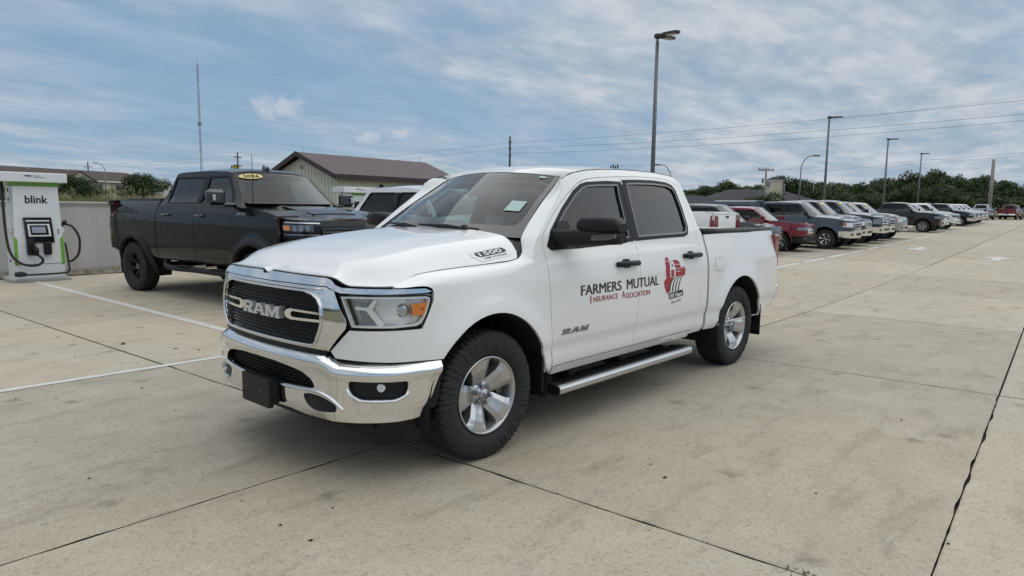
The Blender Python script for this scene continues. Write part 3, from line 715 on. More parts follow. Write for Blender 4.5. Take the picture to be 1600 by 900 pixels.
for px, ty, d, w in ((1078, 296, 150, 8), (1092, 293, 152, 8), (1105, 290, 150, 8), (1118, 286, 148, 9), (1132, 283, 150, 10), (1150, 284, 150, 9), (1163, 290, 154, 8), (1180, 291, 156, 8), (1193, 288, 156, 9), (1228, 274, 140, 8), (1245, 279, 142, 9), (1262, 284, 145, 9), (1278, 282, 140, 9), (1292, 281, 138, 9), (1306, 286, 136, 8), (1320, 288, 130, 8), (1335, 290, 128, 7)):
    put_tree(TREES, 'broadleaf_tree', px, ty, d, w, 'green broadleaf tree behind the dark shingled roofs across the road', 'trees behind the dark roofs')
put_tree(BUSH, 'round_tree', 1204, 300, 66, 6.2, 'broad bright green shrub in front of the dark shingled roof', None)
put_tree(BUSH, 'round_tree', 1282, 292, 84, 6.0, 'rounded green tree between the roofs and the second lot light', None)
put_tree(BUSH, 'round_tree', 1308, 298, 80, 5.0, 'small green tree behind the gold pickup row, right of the second lot light', None)
put_tree(BUSH, 'round_tree', 1352, 301, 98, 5.6, 'paler olive green tree in front of the dark tree belt', None)
put_tree(BUSH, 'round_tree', 112, 273, 47, 3.9, 'dark green round tree just right of the charger, on the grass bank', None, bank_z)
put_tree(BUSH, 'round_tree', 140, 288, 44, 2.3, 'small low green shrub beside the round tree on the grass bank', None, bank_z)
put_tree(BUSH, 'round_tree', 222, 270, 52, 4.1, 'dark green round tree above the black pickup\'s bed, in front of the motel', None, bank_z)

for pr in TREES+BUSH:
    if pr.name not in used:
        for ch in list(pr.children): bpy.data.objects.remove(ch)
        bpy.data.objects.remove(pr)

# ================================================================== BUILDINGS
def frame_at(o, ang): o.rotation_euler = (0, 0, ang); return o
ROOFBR = mat('brown_shingles', (.085, .062, .055), .9, var=.2, scale=3, bump=.4, bscale=40)
SIDING = mat('beige_siding', (.46, .42, .29), .75, var=.05, scale=3); SIDEPALE = mat('pale_siding', (.58, .56, .47), .75, var=.05, scale=3)
DARKWIN = mat('dark_window', (.03, .035, .04), .12, coat=.5, var=.2); WTRIM = mat('white_trim', (.66, .66, .63), .6, var=.05)
def motel():
    c = ground_at(95, 150); c.z = .95
    e = ground_at(262, 176); ang = math.atan2(e.y-c.y, e.x-c.x)
    o = empty('motel', c, ang, label='long two storey beige motel with a brown shingled roof behind the grass bank', cat='building')
    L0, L1 = -60., (Vector((e.x, e.y))-Vector((c.x, c.y))).length
    H = 5.9; D = 13.; RH = 2.5
    m = MB(); m.box(((L0+L1)/2, D/2, H/2), (L1-L0, D, H)); m.build('wall', SIDING, o)
    m = MB(); ov = .8
    P = [(L0-ov, -ov, H), (L1+ov, -ov, H), (L1+ov, D+ov, H), (L0-ov, D+ov, H), (L0+6, D/2, H+RH), (L1-6.5, D/2, H+RH)]
    m.add(P+[(p[0], p[1], p[2]-.22) for p in P[:4]], [(0, 1, 5, 4), (1, 2, 5), (2, 3, 4, 5), (3, 0, 4), (6, 7, 1, 0), (7, 8, 2, 1), (8, 9, 3, 2), (9, 6, 0, 3), (9, 8, 7, 6)]); m.build('roof', ROOFBR, o)
    m = MB(); m.box(((L0+L1)/2, -ov-.05, H-.18), (L1-L0+2*ov, .12, .30)); m.build('gutter', WTRIM, o)
    x = L0+2; k = 0
    while x < L1-2:
        for z in (1.35, 4.35):
            m = MB(); m.box((x, -.06, z), (1.9, .10, 1.45)); f = m.build('window', DARKWIN, o)
            m = MB(); m.box((x, -.09, z), (.07, .10, 1.45)); m.box((x, -.09, z+.76), (2.1, .12, .09)); m.box((x, -.09, z-.76), (2.1, .12, .09)); m.build('sill', WTRIM, f)
        m = MB(); m.box((x+2.2, -.04, H/2-.15), (1.7, .08, H-.4)); m.build('siding_panel', SIDEPALE, o)
        m = MB(); m.box((x, -.12, 3.05), (1.2, .16, .42)); m.build('air_conditioner', mat('vent_metal', (.30, .29, .26), .6), o); x += 5.6
    for gx in (4., -28.):
        m = MB(); m.add([(gx-3.6, -1.3, H-.1), (gx+3.6, -1.3, H-.1), (gx, -1.3, H+1.75), (gx-3.6, 3.5, H-.1), (gx+3.6, 3.5, H-.1), (gx, 5.2, H+1.75)], [(0, 1, 2), (1, 4, 5, 2), (0, 2, 5, 3)]); g_ = m.build('gable', SIDEPALE, o)
        m = MB()
        for s in (-1, 1): m.add([(gx+s*4.1, -1.6, H-.25), (gx, -1.6, H+1.95), (gx, 5.5, H+1.95), (gx+s*4.1, 4.5, H-.25), (gx+s*4.1, -1.6, H-.5), (gx, -1.6, H+1.7), (gx, 5.5, H+1.7), (gx+s*4.1, 4.5, H-.5)], [(0, 1, 2, 3), (7, 6, 5, 4), (0, 4, 5, 1), (3, 2, 6, 7), (0, 3, 7, 4)])
        m.build('gable_roof', ROOFBR, g_)
    for vx in (-40, -31, -22, -12, -3, 6, 15, 24):
        m = MB(); m.box((vx, D/2-.9, H+RH-.35), (.9, .5, .55)); m.build('roof_vent', mat('vent_metal', (.30, .29, .26), .6), o)
motel()

MROOF = mat('maroon_metal_roof', (.070, .037, .043), .5, .0, var=.08, scale=.5); MTRIM = mat('maroon_trim', (.05, .028, .032), .5, var=.08)
BEIGE = mat('beige_metal_panel', (.72, .68, .59), .55, .1, var=.05, scale=1.)
def shed():
    Nc = ground_at(527, 70); Lc = ground_at(425, 78); ang = math.atan2(Lc.y-Nc.y, Lc.x-Nc.x)          # along the gable wall
    W = (Vector((Lc.x, Lc.y))-Vector((Nc.x, Nc.y))).length; Ln = 17.5
    o = empty('metal_building', Nc, ang, label='beige metal building with a low maroon gable roof behind the black pickup', cat='building')
    # local: +x along the gable to the left corner, the long wall runs along sgn*y away from us
    t = Vector((math.cos(ang), math.sin(ang))); nrm_ = Vector((-t.y, t.x)); away = Vector((Nc.x-CAM.x, Nc.y-CAM.y)).normalized(); sg = 1 if nrm_.dot(away) > 0 else -1
    He, Hr = 4.15, 6.45; ov = .75
    m = MB(); m.add([(0, 0, -.3), (W, 0, -.3), (W, 0, He), (W/2, 0, Hr-.25), (0, 0, He), (0, sg*Ln, -.3), (W, sg*Ln, -.3), (W, sg*Ln, He), (W/2, sg*Ln, Hr-.25), (0, sg*Ln, He)],
                    [(0, 1, 2, 3, 4), (5, 9, 8, 7, 6), (0, 4, 9, 5), (1, 6, 7, 2)]); m.build('wall', BEIGE, o)
    k = 0
    for i in range(int(W/.6)):                          # standing ribs of the wall panels
        x = .3+i*.6; h = He+(Hr-.3-He)*(1-abs(x-W/2)/(W/2)); m = MB(); m.box((x, -sg*.025, h/2), (.07, .06, h)); m.build('wall_rib', BEIGE, o)
    for i in range(int(Ln/.6)):
        m = MB(); m.box((-.025, sg*(.3+i*.6), He/2), (.06, .07, He)); m.build('wall_rib', BEIGE, o)
    sl = (Hr-He)/(W/2)
    for s in (0, 1):
        m = MB(); xe = -ov if s == 0 else W+ov; ze = He-sl*ov+.22
        y0, y1 = -sg*ov, sg*(Ln+ov); P = [(xe, y0, ze), (W/2, y0, Hr+.22), (W/2, y1, Hr+.22), (xe, y1, ze)]
        m.add(P+[(p[0], p[1], p[2]-.12) for p in P], [(0, 1, 2, 3), (7, 6, 5, 4), (0, 4, 5, 1), (3, 2, 6, 7), (0, 3, 7, 4)]); rf = m.build('roof', MROOF, o)
        n = 28
        m = MB()
        for j in range(n):
            y = y0+(y1-y0)*(j+.5)/n; m.add([(xe, y-.03, ze), (xe, y+.03, ze), (W/2, y+.03, Hr+.22), (W/2, y-.03, Hr+.22), (xe, y, ze+.022), (W/2, y, Hr+.242)], [(0, 4, 5, 3), (4, 1, 2, 5), (0, 1, 4), (3, 5, 2)])
        m.build('roof_seams', MROOF, rf, kind='stuff')
        m = MB(); h = .52
        m.add([(xe, y0-sg*.03, ze+.05), (W/2, y0-sg*.03, Hr+.30), (W/2, y0-sg*.03, Hr+.30-h), (xe, y0-sg*.03, ze+.05-h), (xe, y0, ze+.05), (W/2, y0, Hr+.30), (W/2, y0, Hr+.30-h), (xe, y0, ze+.05-h)], [(0, 1, 2, 3), (7, 6, 5, 4), (0, 4, 5, 1), (3, 2, 6, 7), (0, 3, 7, 4)])
        m.build('rake_trim', MTRIM, o)
        m = MB(); m.box((xe-.03*(1 if s == 0 else -1), (y0+y1)/2, ze-.2), (.14, abs(y1-y0), .55)); m.build('eave_fascia', MTRIM, o)
        m = MB(); m.add([(xe, y0, ze-.4), (0 if s == 0 else W, y0, ze-.4), (0 if s == 0 else W, y1, ze-.4), (xe, y1, ze-.4)], [(0, 1, 2, 3)]); m.build('soffit', MTRIM, o)
    m = MB(); m.tube([(W/2, -sg*.04, He+.9), (W/2, -sg*.1, He+.9)], .22, 12); m.build('gable_vent', mat('vent_metal', (.30, .29, .26), .6), o)
    m = MB(); m.box((-.12, sg*Ln*.33, He-1.0), (.2, .4, .3)); m.build('wall_light', BLK, o)
    for yy in (.2, Ln-.2):
        m = MB(); m.tube([(W/2, sg*yy, Hr+.2), (W/2, sg*yy, Hr+.95)], .02, 5); m.tube([(W/2, sg*(yy-.25), Hr+.75), (W/2, sg*(yy+.35), Hr+1.0)], .015, 5); m.build('roof_mast', DCHROME, o)
shed()

DSHING = mat('dark_shingles', (.040, .036, .042), .85, var=.25, scale=2, bump=.4, bscale=30)
TAN = mat('tan_stucco', (.60, .53, .43), .85, var=.04)
def hip(m, x0, x1, y0, y1, ze, zr, ins):
    P = [(x0, y0, ze), (x1, y0, ze), (x1, y1, ze), (x0, y1, ze), (x0+ins, (y0+y1)/2, zr), (x1-ins, (y0+y1)/2, zr)]
    m.add(P, [(0, 1, 5, 4), (1, 2, 5), (2, 3, 4, 5), (3, 0, 4), (3, 2, 1, 0)])
def restaurant():
    c = ground_at(1165, 80); a = ground_at(1240, 80); ang = math.atan2(a.y-c.y, a.x-c.x)
    c.z -= .75; o = empty('restaurant', c, ang, label='low restaurant with dark hipped shingle roofs and a tan sign tower', cat='building')
    H = 2.4
    m = MB(); m.box((2.2, 5, H/2), (13, 9, H)); m.build('wall', TAN, o)
    m = MB(); hip(m, -5.0, 10.5, 0, 10, H, 4.25, 4.6); m.build('roof', DSHING, o)
    m = MB(); hip(m, -10.5, -2.0, -1.5, 6, H-.3, 3.35, 2.6); m.build('roof', DSHING, o)
    m = MB(); m.box((-6.2, 2.2, (H-.3)/2), (7.4, 6.4, H-.3)); m.build('wall', TAN, o)
    x0 = 2.75; t = empty('sign_tower', (x0, -1.2, -.05), 0., o)
    m = MB(); m.box((0, 0, 3.1), (1.5, 1.5, 4.0)); m.build('tower_shaft', TAN, t)
    m = MB(); m.box((0, 0, 5.14), (1.66, 1.66, .10)); m.build('tower_cornice', WTRIM, t)
    m = MB(); hip(m, -.85, .85, -.85, .85, 5.2, 5.62, .7); m.build('tower_roof', DSHING, t)
    m = MB(); m.box((.86, -.62, 3.9), (.22, .5, 2.4)); m.build('tower_side_panel', mat('dark_plum_panel', (.05, .03, .05), .5), t)
    # pale lettering strokes on the plum side of the sign, too small to read
    m = MB(); rl = random.Random(2)
    for k in range(7): m.box((.86, -.88, 3.0+.28*k), (.14, .02, rl.uniform(.10, .2)))
    m.build('sign_lettering', mat('lilac_sign', (.55, .48, .60), .5), t)
restaurant()

# ================================================================== POLES, LIGHTS, WIRES
POLEM = mat('galvanised_pole', (.16, .165, .175), .45, .5, var=.08, scale=4); POLED = mat('dark_bronze_pole', (.060, .062, .068), .5, .3, var=.1)
WOOD = mat('weathered_pole_wood', (.33, .30, .265), .9, var=.2, scale=3, bump=.4, bscale=25); WOODD = mat('dark_pole_wood', (.075, .066, .058), .9, var=.2, scale=3)
def lot_light(x, y, H, dbl, label):
    z = zg(x, y); o = empty('lot_light', (x, y, z), label=label, cat='light pole', group='parking lot lights behind the parked row')
    m = MB(); m.box((0, 0, .35), (.6, .6, .9), bev=.04); m.build('base', CAPC, o)
    m = MB(); m.tube([(0, 0, .4), (0, 0, H-.18)], [.092, .066], 10); m.build('pole', POLEM, o)
    m = MB(); m.tube([(0, 0, H-.2), (0, 0, H+.10)], .038, 8); m.build('tenon', POLED, o)
    dirs = [(R(-27), 0.)] if not dbl else [(R(63), .06), (R(118), -.06)]
    base = math.atan2(RGT.y, RGT.x)
    dirs = [0.] if not dbl else [R(-40), R(34)]
    for k, a in enumerate(dirs):
        h = empty('lamp_head', (0, 0, H), base+a, o)
        m = MB(); m.box((.02, 0, .02), (.26, .17, .16), bev=.02); m.tube([(.1, 0, 0), (.34, 0, .02)], .035, 8); m.build('bracket', POLED, h)
        m = MB(); P = [(.22, -.12), (.34, -.17), (.78, -.17), (.90, -.08), (.90, .08), (.78, .17), (.34, .17), (.22, .12)]
        m.prism(P, lambda u, v, d: (u, v, d+.02*u), 0., .075); m.build('housing', POLED, h)
        m = MB(); m.box((.58, 0, .002), (.40, .26, .012)); m.build('diffuser', mat('led_panel', (.55, .56, .52), .4), h)
lot_light(-20.4, -9.85, 8.05, True, 'tall grey twin headed lot light pole, nearest, above the white pickup\'s cab')
for px, ty, d, lab in ((1300, 184, 45.5, 'second nearest grey lot light pole, above the dark maroon pickup'), (1392, 218, 60, 'third lot light pole, above the black pickup in the row'), (1444, 240.5, 75, 'farthest and smallest lot light pole, before the dark tree belt')):
    p = at_depth(px-4, ty, d); lot_light(p.x, p.y, p.z-zg(p.x, p.y), False, lab)

def util_pole(px_top, ty, px_bot, d, r, label, mtl, arms=(), extra=None, base=None, group=None):
    p = at_depth(px_top, ty, d); q = p; b = zg(q.x, q.y) if base is None else base
    o = empty('utility_pole', (q.x, q.y, b), math.atan2(RGT.y, RGT.x), label=label, cat='utility pole', group=group)
    H = p.z-b; lean = 0.
    m = MB(); m.tube([(0, 0, -.5), (lean*.5, 0, H*.5), (lean, 0, H)], [r, r*.85, r*.7], 8); m.build('pole', mtl, o)
    for dz, w, rot in arms:
        m = MB(); m.box((lean, 0, H-dz), (w, .12, .14), M=Matrix.Rotation(rot, 4, 'Z')); a = m.build('crossarm', mtl, o)
        m = MB()
        for k in (-.46, -.2, .2, .46): m.lathe([(.0, H-dz+.30), (.05, H-dz+.28), (.065, H-dz+.15), (.03, H-dz+.07), (.0, H-dz+.07)], 8, axis='z', M=Matrix.Rotation(rot, 4, 'Z') @ Matrix.Translation((k*w+lean, 0, 0)))
        m.build('insulators', mat('porcelain', (.35, .34, .33), .3), a)
    if extra: extra(o, H)
    return o
def transformer(o, H):
    m = MB(); m.lathe([(0, H-2.0), (.15, H-2.0), (.17, H-1.95), (.17, H-1.45), (.14, H-1.40), (0, H-1.38)], 14, axis='z', M=Matrix.Translation((.34, 0, 0))); m.build('transformer', mat('grey_can', (.22, .23, .24), .5), o)
    m = MB(); m.box((-.35, -.1, H-1.4), (.14, .14, .5)); m.build('cutout', POLED, o)
util_pole(797, 213, 797, 88, .16, 'slender dark wooden utility pole above the white pickup\'s roof', WOODD, [(.75, 1.0, R(75)), (1.6, .9, R(75)), (2.4, .8, R(75))])
util_pole(1197.5, 262, 1194.5, 72, .15, 'pale utility pole with crossarm and transformer before the restaurant roof', WOOD, [(.25, 1.7, R(8))], transformer)
util_pole(1553, 249, 1547, 96, .29, 'thick weathered wooden pole stump at the far end of the lot', WOOD)
util_pole(371, 238, 371, 120, .17, 'dark utility pole rising behind the black pickup\'s roof', WOODD, [(.9, 1.5, R(60)), (2.4, 1.6, R(60))])
util_pole(137, 253, 137, 190, .22, 'distant utility pole above the motel roof', WOODD, [(1.4, 2.2, R(10))])
util_pole(1272, 281, 1271, 100, .07, 'thin pale pole behind the parked row, left of the second lot light', WOOD)

def street_lamp(px, ty, d, label, side, base=None):
    p = at_depth(px, ty, d); b = zg(p.x, p.y) if base is None else base(p.x, p.y)
    o = empty('street_lamp', (p.x, p.y, b), math.atan2(RGT.y, RGT.x), label=label, cat='street lamp'); H = p.z-b
    m = MB(); m.tube([(0, 0, -.2), (0, 0, H-1.3)], [.10, .07], 8); m.build('pole', POLEM, o)
    m = MB(); m.tube(spline([(0, 0, H-1.6), (side*.12, 0, H-.9), (side*.7, 0, H-.15), (side*1.5, 0, H+.02)], 5), .05, 7); m.build('arm', POLEM, o)
    m = MB(); m.prism(round_poly([(1.3, -.14), (2.05, -.12), (2.05, .12), (1.3, .14)], .08), lambda u, v, q: (side*u, v, H+q+.0), -.06, .09); m.build('lamp_head', POLEM, o)
street_lamp(1253, 243, 76, 'curved arm street lamp between the restaurant and the second lot light', 1)
street_lamp(1049, 258, 82, 'curved arm street lamp just behind the white pickup\'s roof', -1)
street_lamp(163, 255, 125, 'street lamp standing in front of the motel roof', -1, bank_z)

# far lattice mast
p = at_depth(317.5, 106, 320); q = at_depth(317.5, 330, 320); mast = empty('radio_mast', (q.x, q.y, 2.), math.atan2(RGT.y, RGT.x), label='very tall thin red and white lattice radio mast far away', cat='radio mast'); H = p.z-2.
REDM = mat('faded_mast_red', (.22, .13, .13), .6); GRYM = mat('mast_grey', (.26, .28, .32), .6)
for k in range(8):
    m = MB(); z0, z1 = H*k/8, H*(k+1)/8; w = .42
    for i in range(3):
        a = 2*math.pi*i/3; m.tube([(w*math.cos(a), w*math.sin(a), z0), (w*math.cos(a), w*math.sin(a), z1)], .07, 4)
        for j in range(5):
            b = 2*math.pi*(i+1)/3; za, zb = z0+(z1-z0)*j/5, z0+(z1-z0)*(j+1)/5; m.tube([(w*math.cos(a), w*math.sin(a), za), (w*math.cos(b), w*math.sin(b), zb)], .04, 3)
    m.build('mast_section', REDM if k % 2 else GRYM, mast)
m = MB(); m.tube([(0, 0, H), (0, 0, H+3)], .06, 5); m.box((0, 0, H*.58), (1.3, 1.3, 1.6)); m.build('antenna_drum', GRYM, mast)

# yellow roadside sign and the far sign seen over the white roof
def road_sign(px0, px1, y0, y1, d, label, mtl, frame):
    a = at_depth((px0+px1)/2, y0, d); b = at_depth((px0+px1)/2, y1, d); g_ = zg(a.x, a.y); o = empty('roadside_sign', (a.x, a.y, g_), math.atan2(RGT.y, RGT.x), label=label, cat='sign')
    w = (px1-px0)/1049.6*d; h = a.z-b.z; zc = (a.z+b.z)/2-g_
    m = MB(); m.prism([(-w/2, zc-h/2), (w/2, zc-h/2), (w/2, zc+h*.25), (w*.08, zc+h/2), (-w*.28, zc+h/2), (-w/2, zc+h*.2)], lambda u, v, q: (u, q, v), -.25, .25); m.build('sign_board', mtl, o)
    m = MB(); m.box((-w/2-.08, 0, zc), (.16, .55, h*.95)); m.box((-w*.1, 0, zc+h/2+.08), (w*.5, .55, .16)); m.build('sign_frame', frame, o)
    m = MB(); m.tube([(0, 0, 0), (0, 0, zc-h/2)], .2, 8); m.build('post', POLED, o)
    return o, w, h, zc
o, w, h, zc = road_sign(363, 374.5, 259, 268, 135, 'yellow roadside pylon sign peeping over the black pickup\'s roof', mat('yellow_sign', (.62, .45, .07), .5), POLED)
m = MB(); rl = random.Random(8)
for k in range(3): m.box((rl.uniform(-.1, .25)*w, -.28, zc+h*(.12-.22*k)), (w*rl.uniform(.3, .5), .03, h*.12))
m.build('sign_lettering', mat('brown_lettering', (.25, .10, .02), .6), o)
p = at_depth(960, 262, 150); q = empty('antenna_rack', (p.x, p.y, zg(p.x, p.y)), math.atan2(RGT.y, RGT.x), label='small dark rack of antennas far behind the white pickup\'s roof', cat='antenna'); zt = p.z-zg(p.x, p.y)
m = MB(); m.tube([(0, 0, 0), (0, 0, zt)], .22, 7); m.build('post', POLED, q)
m = MB()
for k in range(4): m.box((-.75+.5*k, 0, zt-.2+.25*(k % 2)), (.28, .3, 1.3))
m.box((0, 0, zt-.5), (2.0, .2, .15)); m.build('antenna_panel', POLED, q)

WIREM = mat('wire', (.05, .052, .056), .6)
def wire(pts, label, r=.013, sag=.5):
    A = at_depth(*pts[0]); B = at_depth(*pts[1]); P = [A.lerp(B, t/24)-Vector((0, 0, sag*4*(t/24)*(1-t/24))) for t in range(25)]
    m = MB(); m.tube(P, r, 4, cap=False); m.build('overhead_wire', WIREM, label=label, cat='wire', group='overhead wires')
wire(((797, 223, 88), (1900, 126, 42)), 'highest of the three dark wires running right from the slender utility pole', .014, .4)
wire(((797, 231, 88), (1900, 150, 42)), 'middle of the three dark wires running right from the slender utility pole', .014, .55)
wire(((797, 239.5, 88), (1900, 160, 42)), 'lowest of the three dark wires running right from the slender utility pole', .014, .6)
wire(((1050, 212, 95), (1900, 110, 46)), 'faint thin wire above all others at the right', .008, .4)
wire(((1000, 274, 96), (1900, 210, 55)), 'long low wire passing behind the lot lights', .010, .6)
wire(((1000, 277, 96), (1900, 216, 55)), 'lower twin of the long wire passing behind the lot lights', .008, .6)
wire(((1075, 306, 100), (1900, 288, 80)), 'pale low cable strung in front of the far trees', .016, .4)
wire(((797, 223, 88), (330, 258, 150)), 'upper wire running left from the slender pole, over the maroon roof', .013, .8)
wire(((797, 231, 88), (330, 265, 150)), 'lower wire running left from the slender pole, over the maroon roof', .012, .8)
wire(((371, 244, 120), (-60, 262, 190)), 'upper wire running left from the pole behind the black pickup', .014, .6)
wire(((371, 249, 120), (-60, 268, 190)), 'lower wire running left from the pole behind the black pickup', .014, .6)
# ================================================================== WHEELS (shared by all vehicles)
def tyre_mesh(Rt, rim, w, nseg=60, per=1, tread=True):
    """all-terrain tyre, axis along y, outer side +y"""
    h = w/2; sw = Rt-rim
    prof = [(rim-.012, -h*.70), (rim+.006, -h*.80), (rim+.22*sw, -h*.97), (rim+.45*sw, -h*1.02), (rim+.70*sw, -h*.985), (rim+.86*sw, -h*.93), (rim+.955*sw, -h*.86), (Rt-.003, -h*.76)]
    lugs = [-.62, -.56, -.34, -.28, -.03, .03, .28, .34, .56, .62]
    mid = [(Rt-.002 if i in (0, 9) else Rt, h*q) for i, q in enumerate(lugs)]
    P = prof+mid+[(r, -y) for r, y in prof[::-1]]; np_ = len(P); rows = []
    N = nseg*4
    for k in range(N):
        a = 2*math.pi*k/N; blk = (k // 4); ph = k % 4; row = []
        for j, (r, y) in enumerate(P):
            rr = r
            if tread:
                col_ = j-len(prof); shoulder = j in (5, 6, 7, np_-8, np_-7, np_-6)
                odd = (blk % 2)
                if shoulder:
                    if ph == 3 or (ph == 0 and odd and j in (5, np_-6)): rr -= .013 if j not in (5, np_-6) else .007
                    elif odd and j in (6, np_-7): rr -= .004
                elif 0 <= col_ < 10:
                    g_ = (col_+1)//2
                    if (ph+g_*2+blk) % 4 == 3: rr -= .011
                    if col_ in (1, 2, 7, 8): rr -= .004
                elif j in (3, 4, np_-5, np_-4) and blk % 3 != 1 and ph < 3: y += .006*(1 if y > 0 else -1)
            row.append((rr*math.cos(a), y, rr*math.sin(a)))
        rows.append(row)
    mb = MB(); mb.grid(rows, smooth=False, close_u=True); return mb
def rim5(rr, face=.0, dish=.055):
    """five broad spokes with bevelled pockets, six lug nuts, axis y, outer face at y = face"""
    mb = MB()
    def pt(r, a, y): return (r*math.cos(a), y, r*math.sin(a))
    # barrel and lip
    mb.lathe([(rr*.985, -.20), (rr*.90, -.19), (rr*.90, face-.035), (rr*.94, face-.010), (rr*.965, face+.005), (rr, face+.010), (rr*1.01, face-.004), (rr*1.0, face-.02)], 60)
    n = 5
    for i in range(n):
        a0 = R(90+72*i); 
        # spoke: three facets (centre ridge flat, two bevelled flanks), flaring to the rim
        for s in (-1, 1):
            L = []
            for r, half, y in ((rr*.27, .628, face-dish), (rr*.40, .60, face-dish*.80), (rr*.52, .50, face-dish*.52), (rr*.70, .42, face-dish*.16), (rr*.84, .40, face-.003), (rr*.95, .43, face+.001)):
                ridge = half*.52; L.append([pt(r, a0, y+.001), pt(r, a0+s*ridge, y), pt(r, a0+s*half, y-.017), pt(r*.99, a0+s*half*1.02, y-.085)])
            mb.grid(L, smooth=False, flip=s > 0)
    mb.lathe([(0, face-.018), (rr*.125, face-.020), (rr*.145, face-.028), (rr*.15, face-.045), (rr*.24, face-.050), (rr*.345, face-dish-.004), (rr*.35, face-.11)], 40)
    mb.cur = 1
    for i in range(6):
        a = R(60*i+30); M = Matrix.Translation((rr*.235*math.cos(a), face-.048, rr*.235*math.sin(a)))
        mb.lathe([(.019, 0.), (.019, .004), (.012, .006), (.012, .024), (.008, .030), (0, .031)], 8, M=M, smooth=False)
    mb.lathe([(rr*.105, face-.0185), (rr*.10, face-.013), (0, face-.012)], 24)
    mb.cur = 2; mb.lathe([(0, face-.115), (rr*.80, face-.115)], 40); mb.cur = 0       # brake disc and shadow behind
    return mb
def rim6(rr, face=0., dish=.05, nsp=6, split=True):
    mb = MB()
    def pt(r, a, y): return (r*math.cos(a), y, r*math.sin(a))
    mb.lathe([(rr*.985, -.2), (rr*.90, -.18), (rr*.90, face-.03), (rr*.95, face+.004), (rr, face+.008), (rr*1.01, face-.02)], 40)
    for i in range(nsp):
        a0 = R(90+360/nsp*i)
        for off in ((-.13, .13) if split else (0.,)):
            for s in (-1, 1):
                L = []
                for r, half, y, o in ((rr*.2, .16, face-dish, off*.6), (rr*.5, .10 if split else .17, face-dish*.5, off), (rr*.93, .075 if split else .2, face-.002, off*1.25)):
                    L.append([pt(r, a0+o, y+.002), pt(r, a0+o+s*half, y-.006), pt(r, a0+o+s*half*1.05, y-.06)])
                mb.grid(L, smooth=False, flip=s > 0)
    mb.lathe([(0, face-dish+.012), (rr*.16, face-dish+.010), (rr*.25, face-dish-.01), (rr*.26, face-.09)], 24)
    mb.cur = 1
    for i in range(6):
        a = R(60*i); mb.lathe([(.016, 0), (.014, .02), (0, .024)], 6, M=Matrix.Translation((rr*.17*math.cos(a), face-dish+.008, rr*.17*math.sin(a))), smooth=False)
    mb.cur = 2; mb.lathe([(0, face-.11), (rr*.85, face-.11)], 30); mb.cur = 0
    return mb
WH = {}
def wheel_kit(key, Rt, rr, w, rimfn, rim_mats, face, nseg=60):
    t = tyre_mesh(Rt, rr, w, nseg); o = t.build('tyre', RUB); tm = o.data; bpy.data.objects.remove(o)
    r_ = rimfn(rr, face); o = r_.build('rim', rim_mats); rm = o.data; bpy.data.objects.remove(o); WH[key] = (tm, rm)
def put_wheel(parent, key, x, y, z, side, roll=0., steer=0.):
    e = empty('wheel', (x, y, z), 0., parent)
    e.rotation_euler = (0, roll, steer if side > 0 else math.pi+steer)
    for nm, me in zip(('tyre', 'rim'), WH[key]): link_mesh(nm, me, e)
    return e
wheel_kit('hero', .412, .247, .285, rim5, [RIMS, DCHROME, UNDER], .118, 66)

# ================================================================== THE WHITE PICKUP
front, s_of = plan_curve([(.975, 0), (.972, .15), (.962, .3), (.945, .45), (.915, .6), (.865, .73), (.79, .84), (.68, .925), (.54, .975), (.38, .998), (.2, 1.003), (-.5, 1.003), (-5, 1.003)])
side_off = smooth_tab([(.30, -.11), (.38, -.075), (.455, -.045), (.47, -.030), (.50, -.026), (.52, -.016), (.56, -.020), (.630, -.019), (.664, -.003), (.69, .0), (.8, .002), (1.0, -.004), (1.12, -.014), (1.18, -.028), (1.25, -.048), (1.30, -.066), (1.36, -.082), (1.5, -.13), (1.7, -.203), (1.85, -.262), (1.92, -.31)])
front_off = smooth_tab([(.4, 0), (.8, 0), (1.0, -.005), (1.1, -.012), (1.2, -.035)])
ARX = (0., -3.672); ARZ = .412; ARR = .522
def flare(x, z):
    f = 0.
    for ax in ARX:
        r = math.hypot(x-ax, z-ARZ)
        if r < .80 and z < 1.15: f = max(f, .034*math.exp(-((r-.53)/.10)**2)*(1 if z > .5 else max(0, (z-.3)/.2)))
    return f
def P3(s, z, sg=1):
    sa = abs(s); x, y, nx, ny = front(sa); w = min(1, max(0, (sa-.95)/.45)); w = w*w*(3-2*w)
    o = front_off(z)*(1-w)+side_off(z)*w + w*flare(x, z)
    if x < -4.45: o -= .06*((x+4.45)/.45)**2
    return Vector((x+nx*o, (y+ny*o)*(1 if s >= 0 else -1)*sg, z))
def S(x): return s_of(x)
def XZ(sg, off=0.):                  # side surface in (x, z)
    return lambda x, z: P3(S(x), z, sg)
_Sc = {}
def side_fn(sg):
    def f(x, z):
        k = round(x, 5)
        if k not in _Sc: _Sc[k] = s_of(x)
        return P3(_Sc[k], z, sg)
    return f
def front_fn(sg): return lambda s, z: P3(s, z, sg)
truck = empty('pickup_truck', (0, 0, 0), label='white crew cab pickup in front with chrome grille and insurance lettering on its doors', cat='pickup truck')

